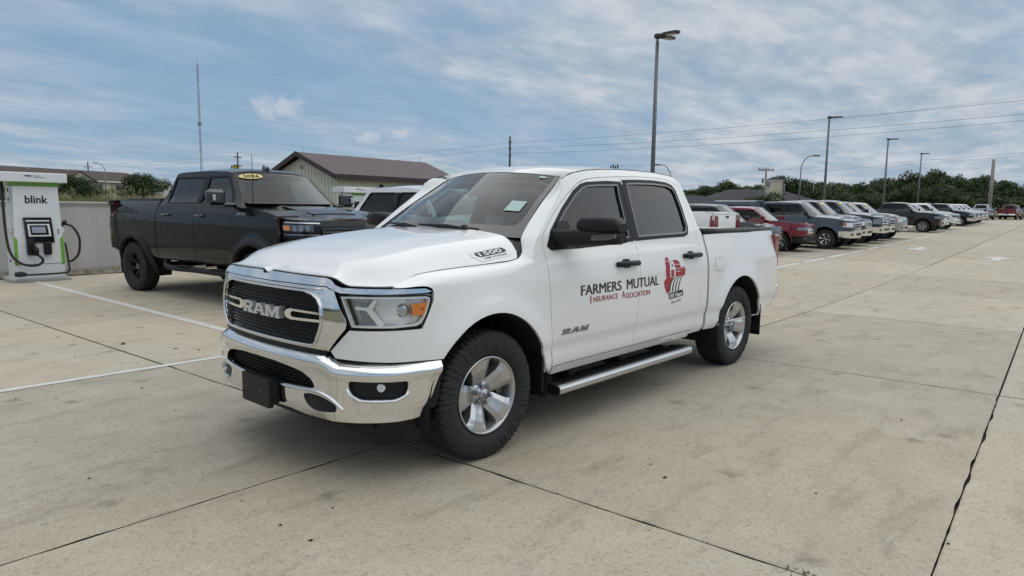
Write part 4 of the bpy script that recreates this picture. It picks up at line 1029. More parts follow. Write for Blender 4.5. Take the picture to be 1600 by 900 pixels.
KN = smooth_tab([(-.40, .875), (-.36, .893), (-.277, .893), (.086, .872), (.47, .86), (.6, .868), (.69, .893)])        # hood seam y(x)
KZ = smooth_tab([(-.40, 1.285), (-.36, 1.262), (-.277, 1.243), (.086, 1.226), (.47, 1.203), (.6, 1.172), (.69, 1.148)])
HC = smooth_tab([(-.50, 1.445), (-.25, 1.43), (.25, 1.383), (.63, 1.312), (.80, 1.262), (.88, 1.222), (.94, 1.196), (.97, 1.17)])
HQ = smooth_tab([(0, 1), (.40, .985), (.50, .96), (.58, .90), (.70, .83), (.80, .74), (.88, .56), (.94, .30), (1.0, 0.)])
def hood_z(x, y):
    q = min(1.02, abs(y)/KN(x)); z = KZ(x)+(HC(x)-KZ(x))*HQ(q)
    return z
def hood_fn(x, y): return Vector((x, y, hood_z(x, y)))

def smooth_merge(mb): return mb
# ---- body side panels, both sides
DOOR_SEAM = [(-.613, .492), (-.585, .70), (-.573, .90), (-.570, 1.05), (-.567, 1.17), (-.562, 1.287), (-.572, 1.394), (-.675, 1.480), (-.775, 1.559), (-.885, 1.632), (-1.0, 1.700), (-1.155, 1.780), (-1.235, 1.806), (-1.325, 1.823), (-1.5, 1.840), (-1.772, 1.856)]
B_SEAM = [(-1.752, 1.70), (-1.742, 1.486), (-1.732, 1.333), (-1.748, 1.24), (-1.732, 1.05), (-1.720, .908), (-1.700, .80), (-1.686, .67), (-1.679, .492)]
C_TOP = [(-1.772, 1.856), (-2.05, 1.868), (-2.30, 1.871), (-2.50, 1.868), (-2.62, 1.853), (-2.70, 1.823), (-2.745, 1.775), (-2.785, 1.60), (-2.822, 1.40), (-2.835, 1.256), (-2.815, 1.05), (-2.782, .77), (-2.758, .56), (-2.69, .492)]
WIN_F = [(-.607, 1.330), (-.64, 1.303), (-.95, 1.303), (-1.35, 1.316), (-1.722, 1.335), (-1.732, 1.486), (-1.745, 1.70), (-1.757, 1.812), (-1.55, 1.811), (-1.395, 1.800), (-1.27, 1.792), (-1.182, 1.774), (-1.071, 1.722), (-.872, 1.590), (-.683, 1.436)]
WIN_R = [(-1.745, 1.336), (-2.2, 1.347), (-2.58, 1.353), (-2.655, 1.372), (-2.692, 1.435), (-2.684, 1.609), (-2.655, 1.765), (-2.61, 1.812), (-2.52, 1.834), (-2.301, 1.844), (-2.0, 1.838), (-1.785, 1.828), (-1.768, 1.70), (-1.756, 1.486)]
ROOF_EDGE = [(-.975, 1.805), (-1.05, 1.834), (-1.14, 1.857), (-1.322, 1.884), (-1.55, 1.903), (-1.81, 1.915), (-2.1, 1.919), (-2.38, 1.917), (-2.60, 1.906), (-2.728, 1.890), (-2.783, 1.834), (-2.814, 1.728), (-2.861, 1.581), (-2.894, 1.43)]
BELT_ROWS = (.600, .630, .664, .69, 1.12, 1.18, 1.25, 1.30)
ROCK_ROWS = (.455, .47, .50, .52)
def arch_pts(cx, z_end_a, z_end_b, r=ARR, n=22, rev=False):
    """arch from the rear foot to the front foot"""
    a0 = math.degrees(math.asin((z_end_a-ARZ)/r)); a1 = math.degrees(math.asin((z_end_b-ARZ)/r))
    return [(cx+r*math.cos(R(t)), ARZ+r*math.sin(R(t))*1.012) for t in [180-a0-(180-a0-a1)*i/n for i in range(n+1)]]
GAP = .0028
front_door = {}; rear_door = {}
for sg in (1, -1):
    f = side_fn(sg); g = front_fn(sg)
    # fender with the white cheek under the headlamp, in (s, z)
    arch = [(S(x), z) for x, z in arch_pts(0., .47, .722)]
    top = [(S(-.562), 1.225), (S(-.45), 1.205), (S(-.3), 1.165), (S(.0), 1.145), (S(.25), 1.135), (S(.40), 1.125), (1.243, 1.112)]
    poly = [(.744, .905), (.620, .777), (.655, .738), (.985, .724), (1.293, .720)] + arch[::-1] + [(S(-.585), .45), (S(-.607), .455), (S(-.60), .50)] + [(S(x), z) for x, z in DOOR_SEAM[1:6]] + top + [(1.237, 1.06), (1.16, .908)]
    m = MB(); sheet(m, inset(poly, GAP), g, .042, rows=BELT_ROWS[:4]+(1.12,), thick=.02)
    # shoulder between the fender side and the hood seam
    tp = [(S(-.562), 1.225-.0), (S(-.45), 1.205), (S(-.3), 1.165), (S(.0), 1.145), (S(.25), 1.135), (S(.40), 1.125), (1.243, 1.112), (1.20, 1.136), (1.1, 1.143), (.995, 1.146)]
    A = [p+Vector((0, sg*.0010, -.006)) for p in polyline_at([g(s_, z_) for s_, z_ in resample(tp[:7], .04, False)], 34)]
    seam = [(-.40, 0), (-.36, 0), (-.277, 0), (-.1, 0), (.086, 0), (.3, 0), (.47, 0), (.6, 0), (.66, 0), (.688, 0)]
    Bk = polyline_at([Vector((x, sg*(KN(x)+GAP), KZ(x)-.002)) for x in [-.41+1.098*i/40 for i in range(41)]], 34)
    rows = []
    for i in range(35):
        a, b = A[i], Bk[i]; d = (b-a).length; up = Vector((0, -.10*sg, 1.)).normalized(); inn = Vector((0, -sg, .30)).normalized()
        rows.append(hermite(a, up*d*.9, b, inn*d*.9, 8))
    m.grid(rows, smooth=True)
    # turned-down flange along the seam
    m.grid([[p, p+Vector((0, sg*.004, -.03))] for p in Bk], smooth=False)
    m.build('fender', WHITE, truck)
    # cab side ring: pillar, roof rail, rear corner
    inner = [(-.562, 1.24)] + [(-.562, 1.287)] + DOOR_SEAM[6:] + C_TOP[1:]
    frontedge = [(-.44, 1.268), (-.50, 1.365), (-.62, 1.465), (-.75, 1.575), (-.87, 1.668), (-.94, 1.735)]
    poly = inner + [(-2.66, .455), (-2.91, .455), (-2.928, 1.0), (-2.935, 1.25), (-2.93, 1.385)] + ROOF_EDGE[::-1] + frontedge[::-1]
    m = MB(); sheet(m, inset(poly, .0015), f, .05, thick=.02)
    # A pillar wraps from the side to the windscreen edge
    WS = [Vector((-.35, sg*.905, 1.235)), Vector((-.41, sg*.878, 1.285)), Vector((-.44, sg*.845, 1.33)), Vector((-.47, sg*.808, 1.385)), Vector((-.60, sg*.765, 1.485)), Vector((-.80, sg*.715, 1.625)), Vector((-1.0, sg*.672, 1.752)), Vector((-1.09, sg*.645, 1.812)), Vector((-1.13, sg*.63, 1.835))]
    A = polyline_at([f(x, z) for x, z in resample([(-.46, 1.205)]+frontedge+[ROOF_EDGE[0], ROOF_EDGE[1]], .05, False)], 20); Bk = polyline_at(WS, 20); rows = []
    for a, b in zip(A, Bk):
        d = (b-a).length; rows.append(hermite(a, Vector((.55, -.15*sg, .4)).normalized()*d*.75, b, Vector((-.10, -sg, .1)).normalized()*d*.8, 6))
    m.grid(rows, smooth=True)
    # filler between the fender shoulder, hood corner and pillar foot
    q = [f(-.562, 1.225), f(-.562, 1.245), f(-.44, 1.268), Vector((-.41, sg*.878, 1.275)), Vector((-.44, sg*.885, 1.262)), f(-.47, 1.215)]
    m.add(q, [(0, 1, 2, 5), (5, 2, 3, 4)], False)
    m.build('cab_side', WHITE, truck)
    # roof ditch strip
    m = MB(); m.tube([f(x, z)+Vector((0, -sg*.006, .001)) for x, z in ROOF_EDGE[:10]], .0045, 5); m.build('roof_ditch', GASK, truck)
    # doors
    fd = ccw(DOOR_SEAM + B_SEAM); rd = ccw(B_SEAM[::-1][:-0 or None] + C_TOP[0:1] + C_TOP[1:])
    m = MB(); sheet(m, inset(fd, GAP), f, .05, holes=[WIN_F], rows=BELT_ROWS, thick=.02); fdo = m.build('front_door', WHITE, truck); front_door[sg] = fdo
    m = MB(); sheet(m, inset(rd, GAP), f, .05, holes=[WIN_R], rows=BELT_ROWS, thick=.02); rdo = m.build('rear_door', WHITE, truck); rear_door[sg] = rdo
    for door, win, pane, gl in ((fdo, WIN_F, [(-.70, 1.335), (-1.0, 1.336), (-1.35, 1.346), (-1.662, 1.362), (-1.668, 1.50), (-1.682, 1.70), (-1.70, 1.788), (-1.40, 1.777), (-1.275, 1.768), (-1.19, 1.748), (-1.08, 1.693), (-.885, 1.565), (-.74, 1.448), (-.70, 1.40)], GL_MID),
                                (rdo, WIN_R, [(-1.80, 1.365), (-2.2, 1.372), (-2.57, 1.379), (-2.635, 1.392), (-2.664, 1.44), (-2.657, 1.605), (-2.632, 1.748), (-2.594, 1.786), (-2.51, 1.809), (-2.301, 1.817), (-2.0, 1.812), (-1.838, 1.803), (-1.82, 1.70), (-1.807, 1.486)], GL_TINT)):
        m = MB(); sheet(m, inset(win, -.001), f, .05, holes=[pane], off=.003, thick=.03); m.build('window_frame', GASK, door)
        m = MB(); sheet(m, inset(pane, -.004), f, .12, off=-.012, rim=False); m.build('window_glass', gl, door)
        m = MB(); sheet(m, inset(pane, .0), f, .05, holes=[inset(pane, .012)], off=.0045, thick=.02); m.build('window_seal', BLKG, door)
    for k_, door in ((1, fdo), (-1, rdo)):
        bs = [(-1.752, 1.79), (-1.752, 1.70), (-1.742, 1.486), (-1.733, 1.345)]
        m = MB(); sheet(m, [(x+k_*.0035, z) for x, z in bs]+[(x+k_*.020, z) for x, z in bs[::-1]], f, .1, off=.0042, thick=.003); m.build('pillar_trim', GASK, door)
    # rocker sill
    m = MB(); sheet(m, [(-.62, .487), (-2.68, .487), (-2.66, .428), (-.64, .428)], f, .05, rows=(.455, .47), thick=.02); m.build('rocker_panel', WHITE, truck)
    # added inner black shell so no light leaks through the seams
    m = MB(); sheet(m, [(-.56, .46), (-2.9, .46), (-2.9, 1.30), (-.56, 1.29)], f, .12, off=-.045, rim=False); m.build('light_block_shell', INTER, truck)
    # handles
    for hx, hz, door in ((-1.545, 1.166, fdo), (-2.625, 1.186, rdo)):
        m = MB(); w = .155
        m.tube([f(hx-w*.95, hz)+Vector((0, sg*.006, 0)), f(hx-w*.8, hz)+Vector((0, sg*.034, 0)), f(hx, hz+.004)+Vector((0, sg*.042, 0)), f(hx+w*.8, hz)+Vector((0, sg*.034, 0)), f(hx+w*.95, hz)+Vector((0, sg*.006, 0))], [.019, .023, .020, .023, .019], 8)
        m.build('handle', BLK, door)
        m = MB(); sheet(m, round_poly([(hx-.06, hz-.035), (hx+.06, hz-.035), (hx+.06, hz+.035), (hx-.06, hz+.035)], .03), f, .02, off=.001, thick=.004); m.build('handle_cup', INTER, door)
    # bed side
    ra = arch_pts(ARX[1], .47, .47)
    bed = [(-2.955, .455), (-2.962, 1.0), (-2.968, 1.25), (-2.962, 1.365), (-3.6, 1.372), (-4.3, 1.378), (-4.66, 1.380), (-4.70, 1.36), (-4.715, 1.10), (-4.72, .80), (-4.70, .66), (-4.62, .60), (-4.30, .52), (-4.19, .47)] + ra[::-1][0:] + [(-3.1, .455)]
    m = MB(); sheet(m, inset(bed, GAP), f, .05, rows=BELT_ROWS[:5], thick=.02); m.build('bed_side', WHITE, truck)
    m = MB(); m.tube([f(x, 1.375)+Vector((0, -sg*.028, .006)) for x in (-2.96, -3.4, -4.0, -4.68)], [.034, .036, .036, .030], 8); m.build('bed_rail_cap', BLK, truck)
    m = MB(); sheet(m, round_poly([(-3.10, 1.02), (-3.10, 1.135), (-3.27, 1.135), (-3.27, 1.02)], .02), f, .04, off=.0012, thick=.003); m.build('fuel_door', WHITE, truck)
    m = MB(); lp = round_poly([(-3.0985, 1.0185), (-3.0985, 1.1365), (-3.2715, 1.1365), (-3.2715, 1.0185)], .021); pts3 = [f(*p)+Vector((0, sg*.0008, 0)) for p in lp]; m.tube(pts3+[pts3[0]], .0011, 4); m.build('fuel_door_gap', GASK, truck)
    # arch liners
    for ax in ARX:
        m = MB(); rows = []
        for t in range(-14, 195, 8):
            a = R(t); rr = ARR+.012; rows.append([(ax+rr*math.cos(a), sg*y, max(.30, ARZ+rr*math.sin(a))) for y in (.60, .80, 1.018)])
        m.grid(rows); m.add([(ax+.53*math.cos(R(t)), sg*.60, ARZ+.53*math.sin(R(t))) for t in range(0, 181, 15)], [tuple(range(13))]); m.build('arch_liner', LINER, truck)
    m = MB(); m.box((-.500, sg*.90, .475), (.018, .21, .27), M=None, bev=.006); m.build('mud_flap', BLK, truck)
    m = MB(); m.box((-4.21, sg*.90, .42), (.018, .24, .34), bev=.006); m.build('mud_flap', BLK, truck)
    # running board
    m = MB(); prof = [(.855, .330), (.875, .352), (.90, .357), (1.010, .355), (1.030, .347), (1.037, .332), (1.035, .303), (1.020, .289), (.90, .292), (.862, .308)]
    rows = [[(x, sg*y, z) for y, z in prof] for x in (-.655, -.665, -2.60, -2.61)]
    m.grid(rows, smooth=False, close_v=True); m.build('running_board', ALU, truck); 
    m = MB(); m.box((-1.64, sg*.945, .357), (1.80, .135, .012), bev=.004)
    for k in range(88): m.box((-.765-.02*k, sg*(.945+(.026 if k % 2 else -.026)), .365), (.010, .07, .006))
    m.build('step_pad', BLK, truck)
    for xe in (-.655, -2.61):
        m = MB(); m.prism([(y*sg, z) for y, z in prof], lambda u, v, d: (xe+d, u, v), -.012 if xe < -1 else 0, 0 if xe < -1 else .014); m.build('step_end_cap', BLK, truck)
    for xb in (-.95, -1.65, -2.35):
        m = MB(); m.box((xb, sg*.80, .35), (.07, .22, .05)); m.build('step_bracket', UNDER, truck)
    # wheels
    for ax in ARX: put_wheel(truck, 'hero', ax, sg*.845, .4115, sg, roll=R(14 if ax == 0 else 47), steer=R(-1.0) if ax == 0 else 0.)

# ---- hood
def hood_front(y):
    z = smooth_tab([(0, 1.187), (.02, 1.187), (.055, 1.204), (.3, 1.200), (.56, 1.196), (.61, 1.188), (.66, 1.163), (.70, 1.150), (.895, 1.148)])(abs(y)); lo, hi = .5, 1.0
    return z
fe = []
for i in range(41):
    s_ = -.991+1.982*i/40; p = P3(s_, 1.2); fe.append((p.x-.004, p.y))
fy = smooth_tab([(y, x) for x, y in fe])
def hood2(x, y):                    # hood skin, pulled down to the nose line at its front edge
    z = hood_z(x, y); zf = hood_front(y); d = max(0, fy(y)-x); w = math.exp(-(d/.115)**2)
    return Vector((x, y, z*(1-w)+min(zf, z+.05)*w))
edge = [(x, y) for x, y in fe[1:-1]]
edge = [(x-.0, y) if abs(y) > .06 else (x-.0, y) for x, y in edge]
side_l = [(x, KN(x)) for x in (.66, .6, .5, .3, .086, -.1, -.277, -.345)]
rear = [(-.375, .86), (-.392, .80), (-.405, .70), (-.395, .5), (-.365, .28), (-.35, 0)]
hp = edge + side_l + rear + [(x, -y) for x, y in rear[::-1][1:]] + [(x, -y) for x, y in side_l[::-1]]
m = MB(); sheet(m, inset(hp, .003), hood2, .045, thick=.012); hood = m.build('hood', WHITE, truck)
m = MB(); m.tube([Vector((fy(y)-.006, y, hood_front(y)-.010)) for y in [-.88+1.76*i/88 for i in range(89)]], .0055, 5); m.build('hood_gap_shade', GASK, truck)  # dark tube stands in for the shaded gap below the hood edge
# hood badge
def badge_fn(u, v, lift=.004):      # u along the hood side 0..1, v up 0..1
    x = .03-.335*u; y0 = .868; y = y0-.062*v; p = hood2(x-.05*(1-v)*(1 if True else 0)*.5, y); return p+Vector((0, .55, .8)).normalized()*lift
for sg in (1, -1):
    Fm = lambda p: Vector((p.x, sg*p.y, p.z)); flipu = (lambda u: u) if sg > 0 else (lambda u: 1-u)
    m = MB(); m.prism(round_poly([(0, .62), (.02, 1.), (.90, 1.), (1, .45), (.93, 0), (.14, 0)], .06), lambda u, v, d: Fm(badge_fn(u, v, d)), .000, .003); b = m.build('badge_plate', mat('satin_badge', (.70, .71, .72), .35, .3, var=.03), hood)
    m = MB(); m.prism(round_poly([(.11, .66), (.13, .88), (.86, .88), (.93, .62), (.88, .40), (.18, .40)], .05), lambda u, v, d: Fm(badge_fn(u, v, d)), .003, .0046); m.build('badge_panel', DECBLK, b)
    m = MB(); text_on(m, '1500', lambda u, v: Fm(badge_fn(flipu(.19+.62*(u if sg > 0 else u)), .45+.37*v, .0058)), bold=.02); m.build('badge_number', DECWHT, b)
    m = MB(); text_on(m, 'HEMI eTORQUE', lambda u, v: Fm(badge_fn(flipu(.24+.62*u), .12+.16*v, .0066)), bold=.01); m.build('badge_script', DECBLK, b)

# ---- cowl, wipers, windscreen, roof
def WSedge(v):                      # driver-side edge of the glass, v 0 bottom .. 1 top
    pts = [Vector((-.485, .795, 1.382)), Vector((-.62, .748, 1.487)), Vector((-.80, .702, 1.622)), Vector((-1.0, .658, 1.748)), Vector((-1.09, .636, 1.806)), Vector((-1.125, .628, 1.828))]
    t = v*5; i = min(4, int(t)); return pts[i].lerp(pts[i+1], t-i)
def ws_fn(u, v):                    # u -1..1 across
    e = WSedge(v); bow = (.165*(1-v)+.115*v)*(1-abs(u)**2.2); rise = (.015*(1-v)+.042*v)*(1-u*u)
    return Vector((e.x+bow, e.y*u, e.z+rise))
m = MB(); m.grid([[ws_fn(-1+2*i/28, j/14) for i in range(29)] for j in range(15)]); m.build('windscreen', GL_CLEAR, truck)
m = MB(); n = 40; outer = [(-1, 0), (1, 0), (1, 1), (-1, 1)]
hole = round_poly([(-.935, .14), (.935, .14), (.95, .988), (-.95, .988)], .10)
sheet(m, outer, lambda u, v: ws_fn(u, v), .06, holes=[hole], off=.002, thick=.004); m.build('windscreen_border', BLKG, truck)
m = MB(); m.grid([[Vector((hx, y, hz)) for y in [-.80+1.6*i/16 for i in range(17)]] for hx, hz in ((0, 0),)] if False else
    [[hood2(-.335-.03*(abs(y)/.8)**2, y)+Vector((0, 0, -.025)) for y in [-.885+1.77*i/20 for i in range(21)]], [ws_fn(1.06*(-1+2*i/20), .0)+Vector((-.02, 0, -.012)) for i in range(21)]]); m.build('cowl_panel', BLK, truck)
for (u0, u1, v1, ub) in ((.50, -.16, .07, .42), (-.30, -.86, .09, -.36)):
    m = MB(); A = ws_fn(u0, .015)+Vector((.03, 0, .03)); B = ws_fn(u1, v1)+Vector((.012, 0, .020)); m.tube([A, A.lerp(B, .35)+Vector((.012, 0, .016)), A.lerp(B, .6)+Vector((.01, 0, .010))], [.016, .011, .008], 7); w_ = m.build('wiper_arm', BLK, truck)
    m = MB(); C0 = ws_fn(u0+.10, .055)+Vector((.008, 0, .012)); m.tube([C0, C0.lerp(B, .5)+Vector((.006, 0, .006)), B], [.008, .011, .007], 6); m.build('wiper_blade', BLK, w_)
    m = MB(); m.lathe([(0, .045), (.022, .04), (.028, .0), (.03, -.03)], 12, M=Matrix.Translation(A+Vector((0, 0, -.01))), axis='z'); m.build('wiper_pivot', BLK, w_)
RE = smooth_tab(sorted(ROOF_EDGE[:10]))
RT = smooth_tab([(-.95, 1.862), (-1.02, 1.880), (-1.3, 1.925), (-1.7, 1.953), (-2.1, 1.958), (-2.5, 1.942), (-2.75, 1.908), (-2.82, 1.86)])
rows = []
for i in range(25):
    x = -1.0-1.76*i/24; xe = -1.165-1.565*i/24; ze = RE(xe); e = side_fn(1)(xe, ze); ye = e.y-.004; zt = RT(xe if i else -1.02)
    rows.append([Vector((xe+(.112*(1-(u*u)) if i == 0 else .112*(1-u*u)*max(0, 1-i/8)), ye*u, ze+.003+(zt-ze)*(1-abs(u)**2.6)-.012*math.exp(-((abs(u)-.42)/.07)**2)*min(1, i/5))) for u in [-1+2*k/30 for k in range(31)]])
rows.insert(0, [ws_fn(-1+2*k/30, 1.0)+Vector((-.002, 0, .003)) for k in range(31)])
m = MB(); m.grid(rows); m.build('roof', WHITE, truck)
m = MB(); rr_ = [[rows[-1][k] for k in range(31)], [Vector((-2.86, rows[-1][k].y*1.09, 1.66)) for k in range(31)]]; m.grid(rr_)
m.grid([[Vector((-2.80, y, 1.90)), Vector((-2.885, y*1.12, 1.60)), Vector((-2.93, y*1.22, 1.38)), Vector((-2.93, y*1.28, .5))] for y in (-.70, -.35, 0, .35, .70)]); m.build('cab_back', WHITE, truck)
m = MB(); sheet(m, round_poly([(-.62, 1.46), (.62, 1.46), (.55, 1.80), (-.55, 1.80)], .06), lambda y, z: Vector((-2.80-(1.90-z)*.24-.006, y, z)), .2, off=0., rim=False); m.build('rear_glass', GL_TINT, truck)
m = MB(); m.box((-2.74, 0, 1.972), (.14, .06, .035), bev=.014); m.tube([(-2.70, 0, 1.97), (-2.80, 0, 2.0)], [.02, .006], 6); m.build('roof_antenna', BLKG, truck)
# stickers on the glass
m = MB(); m.add([ws_fn(u, v)+Vector((.006, 0, .004)) for u, v in ((.70, .30), (.86, .30), (.875, .405), (.715, .405))], [(0, 1, 2, 3)]); m.build('window_sticker', mat('pale_green_paper', (.50, .66, .60), .6, var=.25, scale=90), truck)
m = MB(); m.add([ws_fn(u, v)+Vector((.006, 0, .004)) for u, v in ((.78, .79), (.86, .79), (.865, .865), (.785, .865))], [(0, 1, 2, 3)]); m.build('window_sticker', mat('white_paper', (.62, .70, .68), .6, var=.1), truck)

# ---- front end
def mirror_poly(half): return half + [(-s, z) for s, z in half[::-1] if s > 1e-6]
nose = [(0, 1.174), (.022, 1.174), (.056, 1.191), (.30, 1.187), (.58, 1.182), (.62, 1.174), (.66, 1.150), (.705, 1.137), (.99, 1.134), (1.20, 1.130), (1.240, 1.112), (1.20, 1.106), (.70, 1.108), (.655, 1.120), (.60, 1.140), (.0, 1.140)]
nf = lambda s, z: P3(s, z)+Vector((.012, 0, 0))*min(1, max(0, (1.19-z)/.04))
m = MB(); sheet(m, mirror_poly([(s, z) for s, z in nose[:-1]]+[(0, 1.140)])[:], nf, .03, thick=.03, off=.004); m.build('nose_trim', CHROME, truck)
m = MB(); sheet(m, mirror_poly([(0, 1.165), (.6, 1.165), (.66, 1.10), (.73, .94), (.60, .75), (0, .75)]), lambda s, z: P3(s, z)-Vector((.075, 0, 0)), .12, rim=False); m.build('grille_backing', UNDER, truck)
OPEN = [(0, 1.106), (.43, 1.106), (.506, 1.091), (.553, 1.066), (.579, 1.029), (.588, .96), (.585, .925), (.57, .885), (.535, .82), (.515, .805), (.48, .80), (0, .80)]
SUR = [(0, 1.130), (.585, 1.130), (.655, 1.114), (.676, 1.08), (.738, .965), (.747, .935), (.742, .914), (.614, .776), (0, .776)]
gf = lambda s, z: P3(s, z)+Vector((.018, 0, 0))*math.sin(min(1, max(0, (z-.78)/.35))*math.pi)**.5 if .78 < z < 1.13 else P3(s, z)
m = MB(); sheet(m, mirror_poly(SUR), gf, .035, holes=[mirror_poly(OPEN)], off=.006, thick=.055); m.build('grille_surround', CHROME, truck)
# bright inner lip round the opening
lip = [gf(s, z)+Vector((.012, 0, 0)) for s, z in resample(mirror_poly(OPEN), .04)]
m = MB(); m.tube(lip+[lip[0]], .008, 6, cap=False); m.build('grille_lip', CHROME, truck)
m = MB(); lipb = [P3(s, 1.122)+Vector((.018, 0, 0)) for s in [-.57+1.14*i/20 for i in range(21)]]; m.tube(lipb, .006, 6); m.build('upper_lip', CHROME, truck)
# grille mesh of staggered bright-edged cells
m = MB()
for j in range(15):
    z = .815+j*.0205
    for i in range(-16, 17):
        s_ = (i+.5*(j % 2))*.036
        if inside((abs(s_), z), OPEN) and inside((abs(s_)+.012, z), OPEN):
            p = P3(s_, z)-Vector((.022, 0, 0)); q = P3(s_+.015*(1 if s_ >= 0 else 1), z)-Vector((.022, 0, 0)); t = (q-p).normalized()
            m.add([p-t*.0165+Vector((0, 0, 0)), p-t*.009+Vector((.012, 0, .006)), p+t*.009+Vector((.012, 0, .006)), p+t*.0165, p+t*.009+Vector((.004, 0, -.005)), p-t*.009+Vector((.004, 0, -.005))], [(0, 1, 2, 3), (0, 3, 4, 5)])
m.build('grille_mesh', mat('grille_gloss_black', (.012, .012, .014), .25, coat=.35, var=.2), truck, recalc=False, kind='stuff')
m = MB(); sheet(m, mirror_poly(OPEN), lambda s, z: P3(s, z)-Vector((.032, 0, 0)), .1, rim=False); m.build('grille_panel', BLK, truck)
for sg in (1, -1):
    f = front_fn(sg); CB = [(.590, .990), (.30, .992), (.264, .983), (.246, .967), (.246, .951), (.264, .936), (.30, .928), (.590, .935)]; HB = [(.595, .977), (.325, .979), (.305, .966), (.305, .955), (.325, .944), (.595, .950)]
    m = MB(); P_ = CB + [(.592, .9500)] + HB[::-1][1:-1] + [(.592, .977)]
    sheet(m, round_poly(P_, .006, 2), lambda s, z: f(s, z)+Vector((.008, 0, 0)), .03, thick=.014, off=.006); m.build('grille_bar', CHROME, truck)
# RAM letters
LET = {'R': [[(0, 0), (.36, 0), (.36, .16), (.30, .16), (.30, .36), (.42, .36), (.58, .0), (1., 0), (1., .16), (.90, .16), (.78, .42), (.92, .50), (.96, .64), (.94, .84), (.84, .96), (.70, 1.), (0, 1.), (0, .84), (.07, .84), (.07, .16), (0, .16)], [(.30, .58), (.62, .58), (.68, .64), (.68, .74), (.62, .80), (.30, .80)]],
       'A': [[(0, 0), (.33, 0), (.33, .16), (.28, .16), (.31, .27), (.69, .27), (.72, .16), (.67, .16), (.67, 0), (1., 0), (1., .16), (.95, .16), (.66, 1.), (.34, 1.), (.05, .16), (0, .16)], [(.37, .45), (.63, .45), (.53, .78), (.47, .78)]],
       'M': [[(0, 0), (.30, 0), (.30, .16), (.25, .16), (.25, .62), (.44, 0), (.56, 0), (.75, .62), (.75, .16), (.70, .16), (.70, 0), (1., 0), (1., .16), (.95, .16), (.95, .84), (1., .84), (1., 1.), (.72, 1.), (.50, .42), (.28, 1.), (0, 1.), (0, .84), (.05, .84), (.05, .16), (0, .16)]]}
for ch, y0, w in (('R', -.232, .134), ('A', -.092, .140), ('M', .052, .160)):
    m = MB(); poly = LET[ch]
    sheet(m, [(y0+u*w, .922+v*.070) for u, v in poly[0]], lambda s, z: P3(s, z)+Vector((.024, 0, 0)), .05, holes=[[(y0+u*w, .922+v*.070) for u, v in h] for h in poly[1:]], thick=.035, smooth=False); m.build('grille_letter', mat('satin_chrome', (.70, .70, .72), .32, .6, var=.03), truck)
# bumper
BO = smooth_tab([(.36, -.03), (.39, .012), (.42, .026), (.46, .030), (.55, .032), (.64, .036), (.68, .044), (.705, .050), (.728, .044), (.750, .020), (.765, -.02)])
def bump_fn(sg=1):
    def f(s, z):
        p = P3(s, z, sg); q = P3(s+.001 if s >= 0 else s-.001, z, sg); t = (q-p); n = Vector((abs(t.y), 0, 0)); tt = Vector((t.x, t.y, 0)).normalized(); nn = Vector((tt.y, -tt.x, 0)) if (s >= 0) == (sg > 0) else Vector((-tt.y, tt.x, 0))
        if nn.x < 0 and abs(s) < 1.0: nn = -nn
        if abs(s) < 1e-4: nn = Vector((1, 0, 0))
        return p+nn*(BO(z+.045*min(1, max(0, (abs(s)-.58)/.10)))*(1-.5*min(1, max(0, (abs(s)-1.0)/.27))))
    return f
BT = [(0, .766), (.44, .763), (.585, .760), (.635, .735), (.69, .724), (.985, .717), (1.268, .716), (1.262, .66), (1.155, .405), (1.1, .398), (.90, .395), (.62, .385), (.52, .372), (.40, .39), (.30, .405), (0, .408)]
INTK = [(0, .676), (.19, .673), (.36, .656), (.434, .643), (.50, .612), (.522, .585), (.530, .565), (.50, .556), (.249, .545), (0, .545)]
FOG = round_poly([(.757, .630), (1.066, .626), (1.062, .575), (1.05, .548), (1.0, .526), (.821, .526), (.775, .55), (.757, .58)], .02)
LOWI = round_poly([(.425, .515), (.50, .527), (.59, .518), (.655, .492), (.683, .470), (.672, .440), (.60, .432), (.52, .430), (.462, .455)], .03)
bf = bump_fn()
holes = [mirror_poly(INTK), FOG, LOWI, [(-s, z) for s, z in FOG], [(-s, z) for s, z in LOWI]]
m = MB(); sheet(m, mirror_poly(BT), bf, .03, holes=holes, rows=(.64, .68, .705, .728, .75, .42, .46), thick=.03); m.build('front_bumper', CHROME, truck)
m = MB(); sheet(m, mirror_poly([(0, .80), (.60, .79), (.66, .735), (1.25, .73), (1.22, .43), (.6, .40), (0, .42)]), lambda s, z: P3(s, z)-Vector((.045, 0, 0)), .1, rim=False); m.build('bumper_backing', UNDER, truck)
m = MB()
for j in range(6):                                     # mesh in the lower intake
    z = .56+j*.0205
    for i in range(-14, 15):
        s_ = (i+.5*(j % 2))*.037
        if inside((abs(s_), z), INTK): p = bf(s_, z)-Vector((.05, 0, 0)); m.box(tuple(p), (.012, .029, .006))
m.build('intake_mesh', BLK, truck, kind='stuff')
